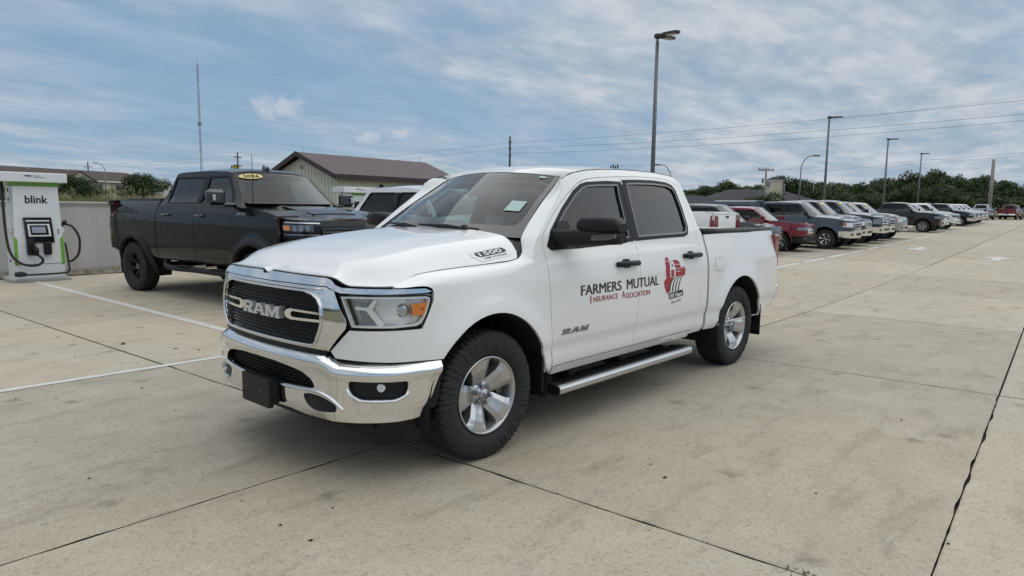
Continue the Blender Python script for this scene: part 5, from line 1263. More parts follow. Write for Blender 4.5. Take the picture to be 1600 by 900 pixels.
for sg in (1, -1):
    f = bump_fn(sg); k = lambda s, z: bf(sg*s, z)
    lp = [k(s, z)+Vector((.004, sg*.002, 0)) for s, z in ((.745, .583), (.765, .548), (.815, .518), (.90, .516), (1.0, .517), (1.055, .540), (1.07, .565))]
    m = MB(); m.tube(lp, [.004, .008, .009, .009, .009, .008, .004], 6); m.build('fog_trim', CHROME, truck)
    m = MB(); sheet(m, inset(FOG, -.004), lambda s, z: k(s, z)-Vector((front(abs(s))[2], sg*front(abs(s))[3], 0))*.035, .05, rim=False); m.build('fog_pocket', BLK, truck)
    sf = .925 if sg > 0 else 1.01; fxy = front(sf); c = k(sf, .588)-Vector((fxy[2], sg*fxy[3], 0))*(.032 if sg > 0 else .16); m = MB(); mx = Matrix.Translation(c) @ Vector((0, 1, 0)).rotation_difference(Vector((.9, sg*.35, 0))).to_matrix().to_4x4() @ Matrix.Scale(.72, 4)
    m.lathe([(.030, -.01), (.034, .012), (.028, .016), (.020, .006), (0, .004)], 16, M=mx); fl = m.build('fog_lamp', LAMPSIL, truck)
    m = MB(); m.lathe([(.029, .017), (.015, .022), (0, .0225)], 16, M=mx); m.build('fog_lens', LENS, fl)
    # raised sweep from the intake corner down past the lower vent
    sw = [k(s, z)+Vector((.003, 0, 0)) for s, z in ((.20, .532), (.36, .538), (.50, .545), (.58, .538), (.65, .512), (.70, .475), (.725, .452))]
    m = MB(); m.tube(spline(sw, 4), [.004]+[.009]*(len(spline(sw, 4))-2)+[.003], 7); m.build('bumper_ridge', CHROME, truck)
    m = MB(); sheet(m, inset(ccw(LOWI), -.006), lambda s, z: k(s, z)-Vector((front(abs(s))[2], sg*front(abs(s))[3], 0))*.022, .05, holes=[], thick=.0, rim=False); m.build('lower_vent', BLK, truck)
    # black closing strip over the bumper, air dam at the wheel
    m = MB(); m.tube([P3(s, .721, sg)-Vector((.008, sg*.012, 0)) for s in (.66, .8, .985, 1.12, 1.262)], .007, 6); m.build('bumper_top_seal', BLK, truck)
    m = MB(); m.grid([[P3(s, .40, sg)+Vector((-.02, -.02*sg, 0)), P3(s, .33, sg)+Vector((-.05, -.03*sg, 0)), P3(s, .225, sg)+Vector((-.07, -.05*sg, 0))] for s in (.86, .95, 1.05, 1.15, 1.17)]); m.build('air_dam', BLK, truck)
m = MB(); m.tube([P3(s, .772)-Vector((.004, 0, 0)) for s in [-.60+1.2*i/14 for i in range(15)]], .016, 6); m.build('bumper_top_seal', BLK, truck)
m = MB(); m.grid([[P3(s, .41)+Vector((-.01, 0, 0)), P3(s, .345)+Vector((-.05, 0, 0)), P3(s, .33)+Vector((-.3, 0, 0))] for s in [-.85+1.7*i/14 for i in range(15)]]); m.build('valance', BLK, truck)
# plate bracket
pb = MB(); pb.prism(round_poly([(-.142, .385), (.188, .385), (.188, .562), (-.142, .562)], .012), lambda u, v, d: (1.028+d, u, v), 0., .028); br = pb.build('plate_bracket', BLK, truck)
m = MB(); m.prism([(.95, .40), (1.03, .40), (1.03, .55), (.97, .55)], lambda u, v, d: (u, d, v), -.10, .17); m.build('bracket_arm', BLK, br)
m = MB()
for y, z, r in ((-.085, .53, .006), (.085, .53, .006), (-.085, .475, .011), (.085, .475, .011), (.0, .478, .007), (-.10, .405, .006), (.145, .405, .006)): m.lathe([(r, 1.0565), (r*.8, 1.059), (0, 1.0592)], 8, axis='x', M=Matrix.Translation((0, y, z)))
m.build('bracket_screws', mat('dull_screw', (.10, .10, .10), .5, .6), br)

# ---- headlamps
LP = [(.672, 1.098), (.80, 1.101), (1.0, 1.100), (1.19, 1.096), (1.222, 1.086), (1.228, 1.062), (1.20, .985), (1.165, .930), (1.13, .915), (1.0, .909), (.752, .911)]
for sg in (1, -1):
    f = front_fn(sg); ho = empty('headlamp', (0, 0, 0), 0., truck)
    m = MB(); sheet(m, LP, f, .04, holes=[inset(LP, .006)], off=.003, thick=.06); m.build('lamp_gasket', GASK, ho)
    def inn(d): return lambda s, z: f(s, z)-Vector((d, d*.35*sg, 0))
    m = MB(); sheet(m, inset(LP, .004), inn(.075), .05, rim=False); m.build('lamp_housing', LAMPSIL, ho)
    m = MB(); sheet(m, inset(LP, .010), f, .05, holes=[inset(LP, .020)], off=-.004, thick=.03); m.build('lamp_bezel', LAMPSIL, ho)
    # inner lamp pockets
    m = MB(); sheet(m, round_poly([(.735, 1.080), (.845, 1.080), (.82, 1.042), (.745, 1.042)], .008), inn(.035), .03, thick=.03); m.build('upper_lamp_pocket', LAMPGREY, ho)
    m = MB(); sheet(m, round_poly([(.775, 1.020), (.835, 1.020), (.90, .945), (.885, .928), (.80, .928)], .012), inn(.04), .03, thick=.03); m.build('lower_lamp_pocket', LAMPGREY, ho)
    m = MB(); sheet(m, [(.765, 1.032), (.84, 1.030), (.875, 1.075), (.895, 1.075), (.862, 1.018), (.935, .935), (.90, .925), (.83, 1.012), (.765, 1.018)], inn(.022), .03, thick=.04); m.build('lamp_divider', LAMPSIL, ho)
    m = MB(); c = f(1.02, 1.005)-Vector((.085, .06*sg, 0)); d = Vector((.86, .5*sg, 0)).normalized(); Mx = Matrix.Translation(c) @ Vector((0, 1, 0)).rotation_difference(d).to_matrix().to_4x4()
    m.lathe([(.078, .055), (.074, .02), (.055, -.015), (.0, -.04)], 28, M=Mx); m.build('reflector_bowl', LAMPSIL, ho)
    m = MB(); m.lathe([(.040, -.02), (.043, .03), (.036, .042), (.02, .05), (0, .052)], 24, M=Mx); m.build('projector', mat('projector_glass', (.52, .54, .56), .08, .9), ho)
    m = MB(); sheet(m, round_poly([(1.105, 1.048), (1.198, 1.053), (1.190, .984), (1.105, .980)], .006), f, .02, off=-.006, thick=.03); m.build('marker_lamp', AMBER, ho)
    m = MB(); sheet(m, round_poly([(1.158, 1.022), (1.178, 1.023), (1.176, 1.012), (1.158, 1.011)], .003), f, .02, off=-.004, thick=.01); m.build('marker_bulb', mat('dark_amber', (.30, .06, .01), .3), ho)
    m = MB(); sheet(m, inset(LP, .009), f, .05, off=.002, rim=False); m.build('lamp_lens', LENS, ho)

# ---- mirrors
for sg in (1, -1):
    o = empty('side_mirror', (0, 0, 0), 0., truck)
    m = MB(); B = lambda y, z, x: Vector((x, sg*y, z))
    # lower arm: deep at the door, running out under the head
    def ring(y, x0, x1, z0, z1, b=.022): return [B(y, z0+b, x0), B(y, z1-b, x0), B(y, z1, x0-b*sgx), B(y, z1, x1+b*sgx), B(y, z1-b, x1), B(y, z0+b, x1), B(y, z0, x1+b*sgx), B(y, z0, x0-b*sgx)]
    sgx = 1
    rows = [ring(.900, -.68, -.86, 1.325, 1.440), ring(1.0, -.70, -.86, 1.330, 1.446), ring(1.12, -.745, -.88, 1.338, 1.45), ring(1.25, -.765, -.90, 1.345, 1.45), ring(1.355, -.79, -.91, 1.352, 1.448), ring(1.378, -.81, -.90, 1.37, 1.43)]
    m.grid(rows, close_v=True); m.add(rows[-1], [tuple(range(8))]); m.build('mirror_arm', BLK, o)
    m = MB(); rows = [ring(1.035, -.80, -.88, 1.435, 1.48), ring(1.06, -.765, -.90, 1.432, 1.512), ring(1.10, -.745, -.915, 1.430, 1.530), ring(1.25, -.750, -.92, 1.430, 1.536), ring(1.345, -.77, -.92, 1.430, 1.528), ring(1.380, -.80, -.91, 1.434, 1.49)]
    m.grid(rows, close_v=True); m.add(rows[0], [tuple(range(8))[::-1]]); m.add(rows[-1], [tuple(range(8))]); m.build('mirror_head', BLK, o)
    m = MB(); m.prism(round_poly([(1.145, 1.375), (1.175, 1.412), (1.37, 1.424), (1.372, 1.395), (1.30, 1.380)], .008), lambda u, v, d: B(u, v, -.757-.07*(u-1.12)+d), -.012, .006); m.build('mirror_signal', mat('smoked_lens', (.10, .095, .09), .15, coat=1., var=.1), o)
    m = MB(); m.add([B(1.06, 1.36, -.921), B(1.36, 1.36, -.926), B(1.36, 1.50, -.926), B(1.06, 1.50, -.921)], [(0, 1, 2, 3)]); m.build('mirror_glass', mat('mirror_silver', (.8, .82, .84), .02, 1.), o)
    m = MB(); m.prism(round_poly([(-.64, 1.30), (-.70, 1.405), (-.78, 1.50), (-.90, 1.50), (-.90, 1.31)], .02), lambda u, v, d: side_fn(sg)(u, v)+Vector((0, sg*d, 0)), -.01, .012); m.build('mirror_sail', BLK, o)

# ---- door lettering and emblem on the driver side (and the same on the other side, read the right way round)
def door_fn(sg, x0, x1, z0, z1, lift=.0022):
    f = side_fn(sg)
    def g(u, v):
        x = x0+(x1-x0)*u if sg > 0 else x1+(x0-x1)*u
        return f(x, z0+(z1-z0)*v)+Vector((0, sg*lift, 0))
    return g
for sg in (1, -1):
    dec = front_door[sg]
    for words_, mt, d_, bold in (((('FARMERS', -.921, -1.447, .965, 1.040),), DECBLK, dec, 0.), ((('MUTUAL', -1.528, -2.020, .963, 1.042),), DECBLK, rear_door[sg], 0.),
                                 ((('I', -1.034, -1.046, .900, .957), ('NSURANCE', -1.073, -1.398, .905, .945)), DECRED, dec, 0.), ((('A', -1.455, -1.503, .900, .957), ('SSOCIATION', -1.512, -1.878, .893, .936)), DECRED, rear_door[sg], 0.)):
        m = MB()
        for j, dx in enumerate((0, -.0028, .0028) if mt is DECBLK else (0, .0014)):
            for w_, x0, x1, z0, z1 in words_: text_on(m, w_, door_fn(sg, x0+dx, x1+dx, z0, z1, .0022+.0003*j), bold=bold)
        m.build('lettering', mt, d_)
    # barn and field emblem on the rear door
    em = rear_door[sg]; E = lambda lift: (lambda u, v, d=0: door_fn(sg, -2.108, -2.492, .858, 1.188, lift)(u, v))
    def shape(mb, poly, lift): sheet(mb, poly, lambda u, v: door_fn(sg, -2.108, -2.492, .858, 1.188, lift)(u, v), .12, rim=False, smooth=False)
    m = MB()
    for P_ in ([(.10, .47), (.10, .93), (.14, .985), (.19, 1.), (.24, .985), (.27, .93), (.27, .47)], [(.34, .90), (.64, .91), (.74, .83), (.77, .72), (.76, .47), (.27, .47), (.27, .72)], [(.76, .47), (.77, .68), (.83, .72), (.87, .64), (.92, .72), (1., .66), (.98, .50), (.90, .47)],
               [(.0, .36), (.06, .43), (.16, .47), (.28, .475), (.40, .45), (.44, .42), (.30, .28), (.20, .08), (.14, .04), (.03, .22)]): shape(m, P_, .0014)
    m.build('emblem_barn', DECRED, em)
    m = MB()
    for P_ in ([(.10, .905), (.27, .905), (.27, .89), (.10, .89)], [(.275, .72), (.275, .47), (.32, .47), (.32, .66), (.46, .66), (.46, .47), (.52, .47), (.52, .70), (.44, .88), (.37, .90), (.30, .82)], [(.52, .80), (.76, .79), (.76, .775), (.52, .785)], [(.52, .69), (.77, .68), (.77, .665), (.52, .675)],
               [(.56, .585), (.60, .585), (.60, .62), (.56, .62)], [(.64, .585), (.68, .585), (.68, .62), (.64, .62)], [(.71, .585), (.74, .585), (.74, .62), (.71, .62)]): shape(m, P_, .0022)
    m.build('emblem_front', DECWHT, em)
    m = MB(); shape(m, [(.36, .74), (.36, .79), (.385, .82), (.41, .79), (.41, .74)], .0030); m.build('emblem_window', DECBLK, em)
    for k in range(4):
        m = MB(); x0 = .24+.14*k; x1 = .52+.125*k; pts = []; w = .050-.004*k
        for i in range(9):
            t = i/8; pts.append((x0+(x1-x0)*t**1.5, .09+.37*math.sin(t*math.pi/2)**.85))
        up = [(x-w*.55*(1-.5*i/8), y) for i, (x, y) in enumerate(pts)]; dn = [(x+w*.75*(1-.6*i/8), y-.012*i/8) for i, (x, y) in enumerate(pts)]; shape(m, up+dn[::-1], .0016); m.build('emblem_furrow', DECBLK, em)
    m = MB(); shape(m, [(.24, -.115), (.20, .055), (.86, .10), (.90, -.06)], .0016); m.build('emblem_plate', DECBLK, em)
    m = MB(); text_on(m, '150 Years', lambda u, v: door_fn(sg, -2.108, -2.492, .858, 1.188, .0030)(.25+.58*u, -.085+.115*v+.035*u), bold=.03); m.build('emblem_years', DECWHT, em)
    m = MB(); text_on(m, 'Since 1874', lambda u, v: door_fn(sg, -2.108, -2.492, .858, 1.188, .0016)(.34+.44*u, -.235+.075*v+.03*u)); m.build('emblem_since', DECBLK, em)
    # chrome name on the lower door, slanted letters
    m = MB(); f = side_fn(sg)
    for ch, x0 in (('R', -.692), ('A', -.800), ('M', -.905)):
        w = .094
        def gl(u, v, lift=.008): 
            xx = x0-w*u-.03*v
            if sg < 0: xx = -1.70-xx
            return f(xx, v)+Vector((0, sg*lift, 0))
        P_ = LET[ch]; sheet(m, [(u, .712+.036*v) for u, v in P_[0]], lambda u, z: f((x0-w*u-.6*(z-.712)) if sg > 0 else (-1.70-(x0-w*(1-u))+.0), z), .2, holes=[[(u, .712+.036*v) for u, v in h] for h in P_[1:]], off=.008, thick=.008, smooth=False)
    m.build('name_badge', DCHROME, dec)

# ---- bed, tailgate, rear
m = MB(); m.box((-3.83, 0, .80), (1.72, 1.62, .04)); m.box((-2.985, 0, 1.10), (.03, 1.72, .60))
for sg in (1, -1): m.box((-3.83, sg*.83, 1.09), (1.70, .04, .58)); m.box((-3.672, sg*.70, .95), (.95, .24, .28), bev=.05)
for k in range(9): m.box((-3.83, -.64+.16*k, .825), (1.70, .06, .02))
m.build('bed_liner', BLK, truck)
m = MB(); m.box((-4.715, 0, 1.09), (.06, 1.70, .56), bev=.015); m.box((-4.70, 0, 1.375), (.10, 1.70, .035), bev=.01); m.build('tailgate', WHITE, truck)
for sg in (1, -1):
    m = MB(); m.prism(round_poly([(.855*sg, .96), (.975*sg, .96), (.975*sg, 1.33), (.855*sg, 1.33)], .02), lambda u, v, d: (-4.70+d, u, v), -.045, .06); m.build('taillight', REDL, truck)
m = MB(); m.box((-4.84, 0, .67), (.20, 1.86, .20), bev=.04); m.build('rear_bumper', CHROME, truck)
m = MB(); m.box((-1.9, 0, .44), (5.2, 1.15, .16)); m.box((-.1, 0, .62), (1.5, 1.2, .5)); m.box((0, 0, .41), (.10, 1.5, .10)); m.box((-3.672, 0, .41), (.12, 1.5, .12)); m.box((-1.75, 0, .44), (2.2, 1.70, .10)); m.tube([(-3.3, -.6, .40), (-4.6, -.62, .42)], .05, 8); m.build('chassis', UNDER, truck)
# ---- cabin
def cabin(parent, wheel_side=1, dx=0., w=.72, zs=.0, dark=INTER):
    m = MB(); m.box((-1.75+dx, 0, .62+zs), (2.2, 1.72, .06)); m.box((-2.84+dx, 0, 1.12+zs), (.05, 1.66, .95)); m.build('cabin_floor', dark, parent)
    m = MB(); prof = [(-.50, 1.385), (-.62, 1.40), (-.80, 1.36), (-.92, 1.30), (-.95, 1.10), (-.80, .85)]
    m.grid([[Vector((x+dx+(.12*(1-(y/.8)**2) if i < 1 else 0), y, z+zs)) for i, (x, z) in enumerate(prof)] for y in [-.82+1.64*k/8 for k in range(9)]]); m.build('dashboard', mat('dashboard_grey', (.055, .055, .058), .7, var=.15), parent)
    for y in (-.40, .40):
        e = empty('front_seat', (dx, y, zs), 0., parent)
        m = MB(); m.box((-1.50, 0, .93), (.52, .52, .16), bev=.06); m.build('cushion', SEATF, e)
        m = MB(); m.box((0, 0, .33), (.15, .50, .62), bev=.06, M=Matrix.Translation((-1.76, 0, .95)) @ Matrix.Rotation(R(-14), 4, 'Y')); m.build('backrest', SEATF, e)
        m = MB(); m.box((-1.935, 0, 1.655), (.10, .27, .17), bev=.045); m.build('headrest', SEATF, e)
    e = empty('rear_seat', (dx, 0, zs), 0., parent)
    m = MB(); m.box((-2.45, 0, .93), (.5, 1.4, .16), bev=.06); m.build('cushion', SEATF, e)
    m = MB(); m.box((-2.75, 0, 1.22), (.14, 1.4, .60), bev=.06); m.build('backrest', SEATF, e)
    c = Vector((-1.08+dx, wheel_side*.40, 1.235+zs)); m = MB(); ax = Matrix.Translation(c) @ Matrix.Rotation(R(-62), 4, 'Y')
    m.tube([ax @ Vector((.185*math.cos(t*R(15)), .185*math.sin(t*R(15)), 0)) for t in range(25)], .016, 7, cap=False)
    for t in (90, 210, 330): m.tube([ax @ Vector((.05*math.cos(R(t)), .05*math.sin(R(t)), -.02)), ax @ Vector((.18*math.cos(R(t)), .18*math.sin(R(t)), 0))], .018, 6)
    m.lathe([(.07, -.03), (.065, .01), (0, .02)], 14, M=ax, axis='z'); m.build('steering_wheel', INTER, parent)
    m = MB(); m.box((-.88+dx, 0, 1.715+zs), (.03, .25, .075), bev=.012); m.tube([(-.90+dx, 0, 1.75+zs), (-.98+dx, 0, 1.83+zs)], .012, 6); m.build('rear_view_mirror', INTER, parent)
    for sgn in (1, -1):
        m = MB(); m.tube([(-1.70+dx, sgn*.83, 1.25+zs), (-1.74+dx, sgn*.76, 1.72+zs)], .045, 6); m.build('inner_pillar', dark, parent)
cabin(truck)
m = MB(); m.grid([[Vector((x, y, RT(x)-.055-.03*(y/.66)**2)) for y in (-.66, -.33, 0, .33, .66)] for x in (-1.12, -1.5, -2.0, -2.5, -2.74)]); m.build('headliner', mat('headliner_cloth', (.22, .22, .21), .9), truck)
# ================================================================== OTHER VEHICLES: one builder, many shapes
wheel_kit('black', .445, .252, .30, lambda r, f: rim6(r, f, .06, 6, True), [mat('satin_black_rim', (.018, .018, .019), .35, .3, var=.1), ALU, UNDER], .10, 44)
wheel_kit('alloy', .40, .235, .27, lambda r, f: rim6(r, f, .05, 6, True), [RIMS, DCHROME, UNDER], .10, 26)
wheel_kit('chrome', .395, .22, .26, lambda r, f: rim6(r, f, .05, 6, False), [CHROME, DCHROME, UNDER], .10, 26)
wheel_kit('suv', .365, .225, .24, lambda r, f: rim6(r, f, .045, 5, True), [RIMS, BLKG, UNDER], .09, 26)
wheel_kit('duo', .42, .255, .27, lambda r, f: rim6(r, f, .05, 6, True), [RIMS, BLKG, UNDER], .10, 26)
PICK = dict(kind='pickup', Lf=.96, wb=3.68, Lr=1.22, hw=1.0, R=.40, z0=.46, zb=1.36, zhf=1.14, zhc=1.36, xc=-.42, xw=-1.12, zr=1.92, xr=-2.62, xb=-2.88, zd=1.36, seams=(-.60, -1.72, -2.78), tum=.40, wheel='alloy',
            glass=GL_TINT, grille=(.60, .80, 1.08), gmat=CHROME, gbars=3, lamp=(.64, 1.10, .90, 1.08), bump=(.46, .76), bmat=CHROME, trim=BLK, sticker=False, sp=.10)
SUVS = dict(PICK, kind='suv', wb=2.95, Lr=.98, hw=.93, R=.365, z0=.36, zb=1.12, zhf=.98, zhc=1.10, xc=-.30, xw=-1.12, zr=1.70, xr=-3.25, xb=-3.80, seams=(-.50, -1.50, -2.50), wheel='suv', grille=(.45, .66, .90), lamp=(.52, .98, .80, .92), bump=(.36, .62), tum=.36)

def vehicle(label, cat, loc, rz, paint_m, group=None, name=None, **kw):
    q = dict(PICK if kw.get('kind', 'pickup') == 'pickup' else SUVS); q.update(kw); g = type('G', (), q)
    name = name or ('parked_pickup' if g.kind == 'pickup' else 'parked_suv')
    root = empty(name, (loc[0], loc[1], zg(loc[0], loc[1]) if len(loc) < 3 else loc[2]), rz, label=label, cat=cat, group=group)
    Xr = -g.wb-g.Lr; hw = g.hw; Lf = g.Lf
    fr, s_at = plan_curve([(Lf, 0), (Lf-.006, .3*hw), (Lf-.035, .60*hw), (Lf-.11, .82*hw), (Lf-.26, .945*hw), (Lf-.48, .988*hw), (Lf-.75, hw), (Xr+.40, hw), (Xr+.13, .985*hw), (Xr+.03, .90*hw), (Xr, .70*hw), (Xr, 0)], True)
    send = fr.length; h = g.zr-g.zb
    so = smooth_tab([(g.z0-.12, -.08), (g.z0, -.045), (g.z0+.10, -.018), (g.z0+.26, 0), (g.zb-.34, .004), (g.zb-.17, -.012), (g.zb-.07, -.042), (g.zb, -.064), (g.zb+.12, -.064-.10*.9), (g.zr, -.154-(h-.12)*g.tum)])
    fo = smooth_tab([(g.z0, -.01), (g.zhf-.35, 0), (g.zhf-.12, -.006), (g.zhf, -.035), (g.zhf+.2, -.15)])
    cache = {}
    def sx(x):
        k = round(x, 4)
        if k not in cache: cache[k] = s_at(x)
        return cache[k]
    ar = g.R+.105; arz = g.R
    def P(s, z, sg=1):
        sa = abs(s); x, y, nx, ny = fr(min(sa, send)); s_side = sx(Lf-.62); w = min(1, max(0, (sa-s_side+.5)/.5)); w = w*w*(3-2*w)
        f = 0.
        for ax in (0, -g.wb):
            r = math.hypot(x-ax, z-arz)
            if z < g.zb-.1: f = max(f, .030*math.exp(-((r-ar)/.10)**2))
        o = fo(z)*(1-w)+(so(z)+f)*w; ss = sg if s >= 0 else -sg
        if x < -1: o = so(z)*(.25+.75*min(1, max(0, ny)/.9))
        return Vector((x+nx*o, (y+ny*o)*ss, z))
    def side(sg):
        return lambda x, z: P(sx(x), z, sg)
    seams = g.seams; xce = g.xc-.14
    ztop_t = smooth_tab([(Lf, g.zhf), (Lf-.35, g.zhf+.03), (Lf*.3, g.zhf+(g.zb-g.zhf)*.62), (xce+.1, g.zb-.012), (xce-.1, g.zb)] + ([(g.xb+.1, g.zb), (g.xb-.02, g.zd-.002), (Xr, g.zd)] if g.kind == 'pickup' else [(Xr, g.zb+.0)]))
    ztop = lambda s: ztop_t(fr(s)[0])
    def archp(cx, za, n=14):
        a0 = math.degrees(math.asin(max(-.9, (za-arz)/ar))); return [(cx+ar*math.cos(R(t)), arz+ar*math.sin(R(t))) for t in [a0+(180-2*a0)*i/n for i in range(n+1)]]
    global OUT_FROM
    OUT_FROM = (-g.wb*.5, 0, (g.z0+g.zb)/2)
    sp = g.sp; zlo = g.zb+.035; zhi = g.zr-.115
    xa = lambda z: xce+(g.xw-xce)*(z-g.zb)/(g.zr-.065-g.zb)
    xrr = lambda z: g.xb+(g.xr-g.xb)*(z-g.zb)/(g.zr-.06-g.zb)
    bS = (seams[1]-.05, seams[1]+.05)
    for sg in (1, -1):
        f = side(sg); ff = lambda s, z: P(s, z, sg)
        sd1, sd2, sd3 = (sx(v) for v in seams)
        fa = archp(0, g.z0+.02); rb = archp(-g.wb, g.z0+.06)
        body = [(0, g.z0+.02)] + [(sx(x), z) for x, z in fa] + [(sd1, g.z0)]
        tops = [sd1*(1-i/16) for i in range(17)]
        body += [(s_, ztop(s_)) for s_ in tops[:-1]] + [(0, ztop(0))]
        m = MB(); sheet(m, body, ff, sp, thick=.02)
        # rear quarter and tail
        m.build('body_side', paint_m, root); m = MB()
        r2 = [(sx(x), z) for x, z in rb]
        sq = sd3
        if g.kind == 'pickup':
            sq = sx(g.xb-.035); cq = [(sd3, g.z0), (sx(g.xb-.015), g.z0), (sx(g.xb-.015), g.zb), (sd3, g.zb)]
            if seams[2] > -g.wb+ar: sheet(m, inset(ccw(cq), .002), ff, sp, thick=.03); m.build('cab_corner', paint_m, root); m = MB()
        tq = [sq+(send-sq)*i/14 for i in range(15)]
        q2 = [(sq, g.z0)] + r2 + [(sx(Xr+.42), g.z0+.10), (send, g.z0+.14), (send, ztop(send))] + [(s_, ztop(s_)) for s_ in tq[::-1][1:]]
        sheet(m, q2, ff, sp, thick=.02)
        m.build('bed_side' if g.kind == 'pickup' else 'rear_quarter', paint_m, root)
        doors = []
        for a, b, nm in ((seams[0], seams[1], 'front_door'), (seams[1], seams[2], 'rear_door')):
            lo = g.z0 if b > -g.wb+ar+.02 else g.z0
            pl = [(a, lo), (a, g.zb-.002), (b, g.zb-.002), (b, lo)]
            if b < -g.wb+ar: 
                pts = [(x, z) for x, z in rb if b < x < -g.wb+ar+.1 and z > lo]; z_b = arz+math.sqrt(max(0, ar*ar-(b+g.wb)**2)); pl = [(a, lo), (a, g.zb-.002), (b, g.zb-.002), (b, z_b+.03)] + [(x+.02, z+.02) for x, z in sorted(pts)] + [(-g.wb+ar+.03, lo)]
            m = MB(); sheet(m, inset(pl, .004), f, sp, rows=(g.z0+.26,), thick=.02); d = m.build(nm, paint_m, root); doors.append(d)
            hx = b+.17; hz = g.zb-.15; m = MB(); w = .11
            m.tube([f(hx-w, hz)+Vector((0, sg*.004, 0)), f(hx-w*.7, hz)+Vector((0, sg*.032, 0)), f(hx+w*.7, hz)+Vector((0, sg*.032, 0)), f(hx+w, hz)+Vector((0, sg*.004, 0))], .018, 6); m.build('handle', q.get('hmat', paint_m), d)
        # cab side with window openings
        wins = [([(xa(zlo)-.11, zlo), (bS[1], zlo), (bS[1], zhi), (xa(zhi)-.08, zhi)], g.glass if q.get('front_tint') else GL_MID)]
        if g.kind == 'pickup': wins.append(([(bS[0], zlo), (xrr(zlo)+.20, zlo), (xrr(zlo+.1)+.13, zlo+.09), (xrr(zhi)+q.get('wtop', .11), zhi), (bS[0], zhi)], g.glass))
        else:
            wins.append(([(bS[0], zlo), (seams[2]+.05, zlo), (seams[2]+.05, zhi), (bS[0], zhi)], g.glass)); x3 = seams[2]-.07
            wins.append(([(x3, zlo), (xrr(zlo)+.30, zlo), (xrr(zhi)+.22, zhi), (x3, zhi)], g.glass))
        wins = [(round_poly(ccw(w_), .05, 3), gl) for w_, gl in wins]
        outl = [(xce, g.zb), (xa(g.zr-.12), g.zr-.12), (g.xw-.02, g.zr-.065), (g.xw-.12, g.zr-.045), ((g.xw+g.xr)/2, g.zr-.025), (g.xr+.15, g.zr-.035), (g.xr, g.zr-.06), (xrr(g.zr-.16), g.zr-.16), (g.xb, g.zb)]
        m = MB(); sheet(m, outl, f, sp, holes=[w_ for w_, _ in wins], thick=.02); cs = m.build('cab_side', paint_m, root)
        for w_, gl in wins:
            m = MB(); sheet(m, inset(w_, .002), f, .3, off=-.012, rim=False); wo = m.build('window', gl, cs)
        m = MB()
        for w_, gl in wins:
            pass
        for w_, gl in wins:
            m = MB(); sheet(m, inset(w_, -.004), f, .25, holes=[inset(w_, .022)], off=.003, thick=.015); m.build('window_frame', q.get('wmat', GASK), cs)
        m = MB(); sheet(m, [(seams[1]+.05, zlo), (seams[1]-.05, zlo), (seams[1]-.05, zhi), (seams[1]+.05, zhi)], f, .3, off=.0035, thick=.01); m.build('pillar_trim', GASK, cs)
        m = MB(); sheet(m, [(seams[0]+.1, g.z0+.03), (seams[2]-.1, g.z0+.03), (seams[2]-.1, g.zb-.06), (seams[0]+.1, g.zb-.06)], f, .3, off=-.05, rim=False)
        for ax in (0, -g.wb):
            rows = []
            for t in range(-15, 196, 15): a = R(t); rows.append([(ax+(ar+.01)*math.cos(a), sg*y, max(.3, arz+(ar+.01)*math.sin(a))) for y in (hw-.40, hw-.02)])
            m.grid(rows); m.add([(ax+ar*math.cos(R(t)), sg*(hw-.40), arz+ar*math.sin(R(t))) for t in range(0, 181, 20)], [tuple(range(10))])
        m.build('inner_panel', UNDER, root)
        for ax in (0, -g.wb): put_wheel(root, g.wheel, ax, sg*(hw-.155+q.get('track', 0)), g.R-.002, sg, roll=R(17+31*(ax < -1)))
        # headlamp, taillight
        s1, s2, z1, z2 = g.lamp; lo = P; lp = round_poly(q.get('lpoly') or [(s1, z1), (s2, z1+.02), (s2+.04, z2), (s1-.01, z2)], .03, 3)
        m = MB(); sheet(m, lp, ff, .09, off=.008, thick=.03); hl = m.build('headlamp', q.get('lampm', LAMPGREY), root)
        m = MB(); sheet(m, inset(lp, .004), ff, .2, off=.016, rim=False); m.build('lamp_lens', LENS, hl)
        if q.get('amber', False): m = MB(); sheet(m, round_poly([(s2-.10, z1+.03), (s2-.01, z1+.035), (s2+.015, z2-.02), (s2-.09, z2-.02)], .01, 2), ff, .1, off=.014, thick=.02); m.build('marker_lamp', q.get('amb', AMBER), hl)
        tz = q['tl'] if 'tl' in q else (g.zb-.52, g.zb-.06) if g.kind == 'pickup' else (g.zb-.26, g.zb-.02)
        sT = (sx(Xr+.16), sx(Xr+.02)+.16) if g.kind == 'pickup' else (sx(Xr+.22), sx(Xr+.02)+.36)
        m = MB(); sheet(m, round_poly([(sT[0], tz[0]), (sT[1], tz[0]), (sT[1], tz[1]), (sT[0], tz[1])], .03, 3), ff, .08, off=.008, thick=.03); m.build('taillight', q.get('tlm', REDL), root)
        # mirror
        mx_ = seams[0]-.10; yb = f(mx_, g.zb).y; k = q.get('mirror', 1.); mm = MB()
        mm.box((mx_+.02, yb+sg*.07, g.zb+.03), (.08, .20, .055), bev=.02); mm.box((mx_, yb+sg*(.13+.11*k), g.zb+.11*k), (.11, .24*k, .19*k), bev=.045); mo = mm.build('side_mirror', q.get('mmat', BLK), root)
        mm = MB(); mm.box((mx_-.058, yb+sg*(.13+.11*k), g.zb+.11*k), (.004, .20*k, .15*k)); mm.build('mirror_glass', mat('mirror_silver', (.8, .82, .84), .02, 1.), mo)
    # hood
    rows = []
    sc = sx(xce+.10); n = 14
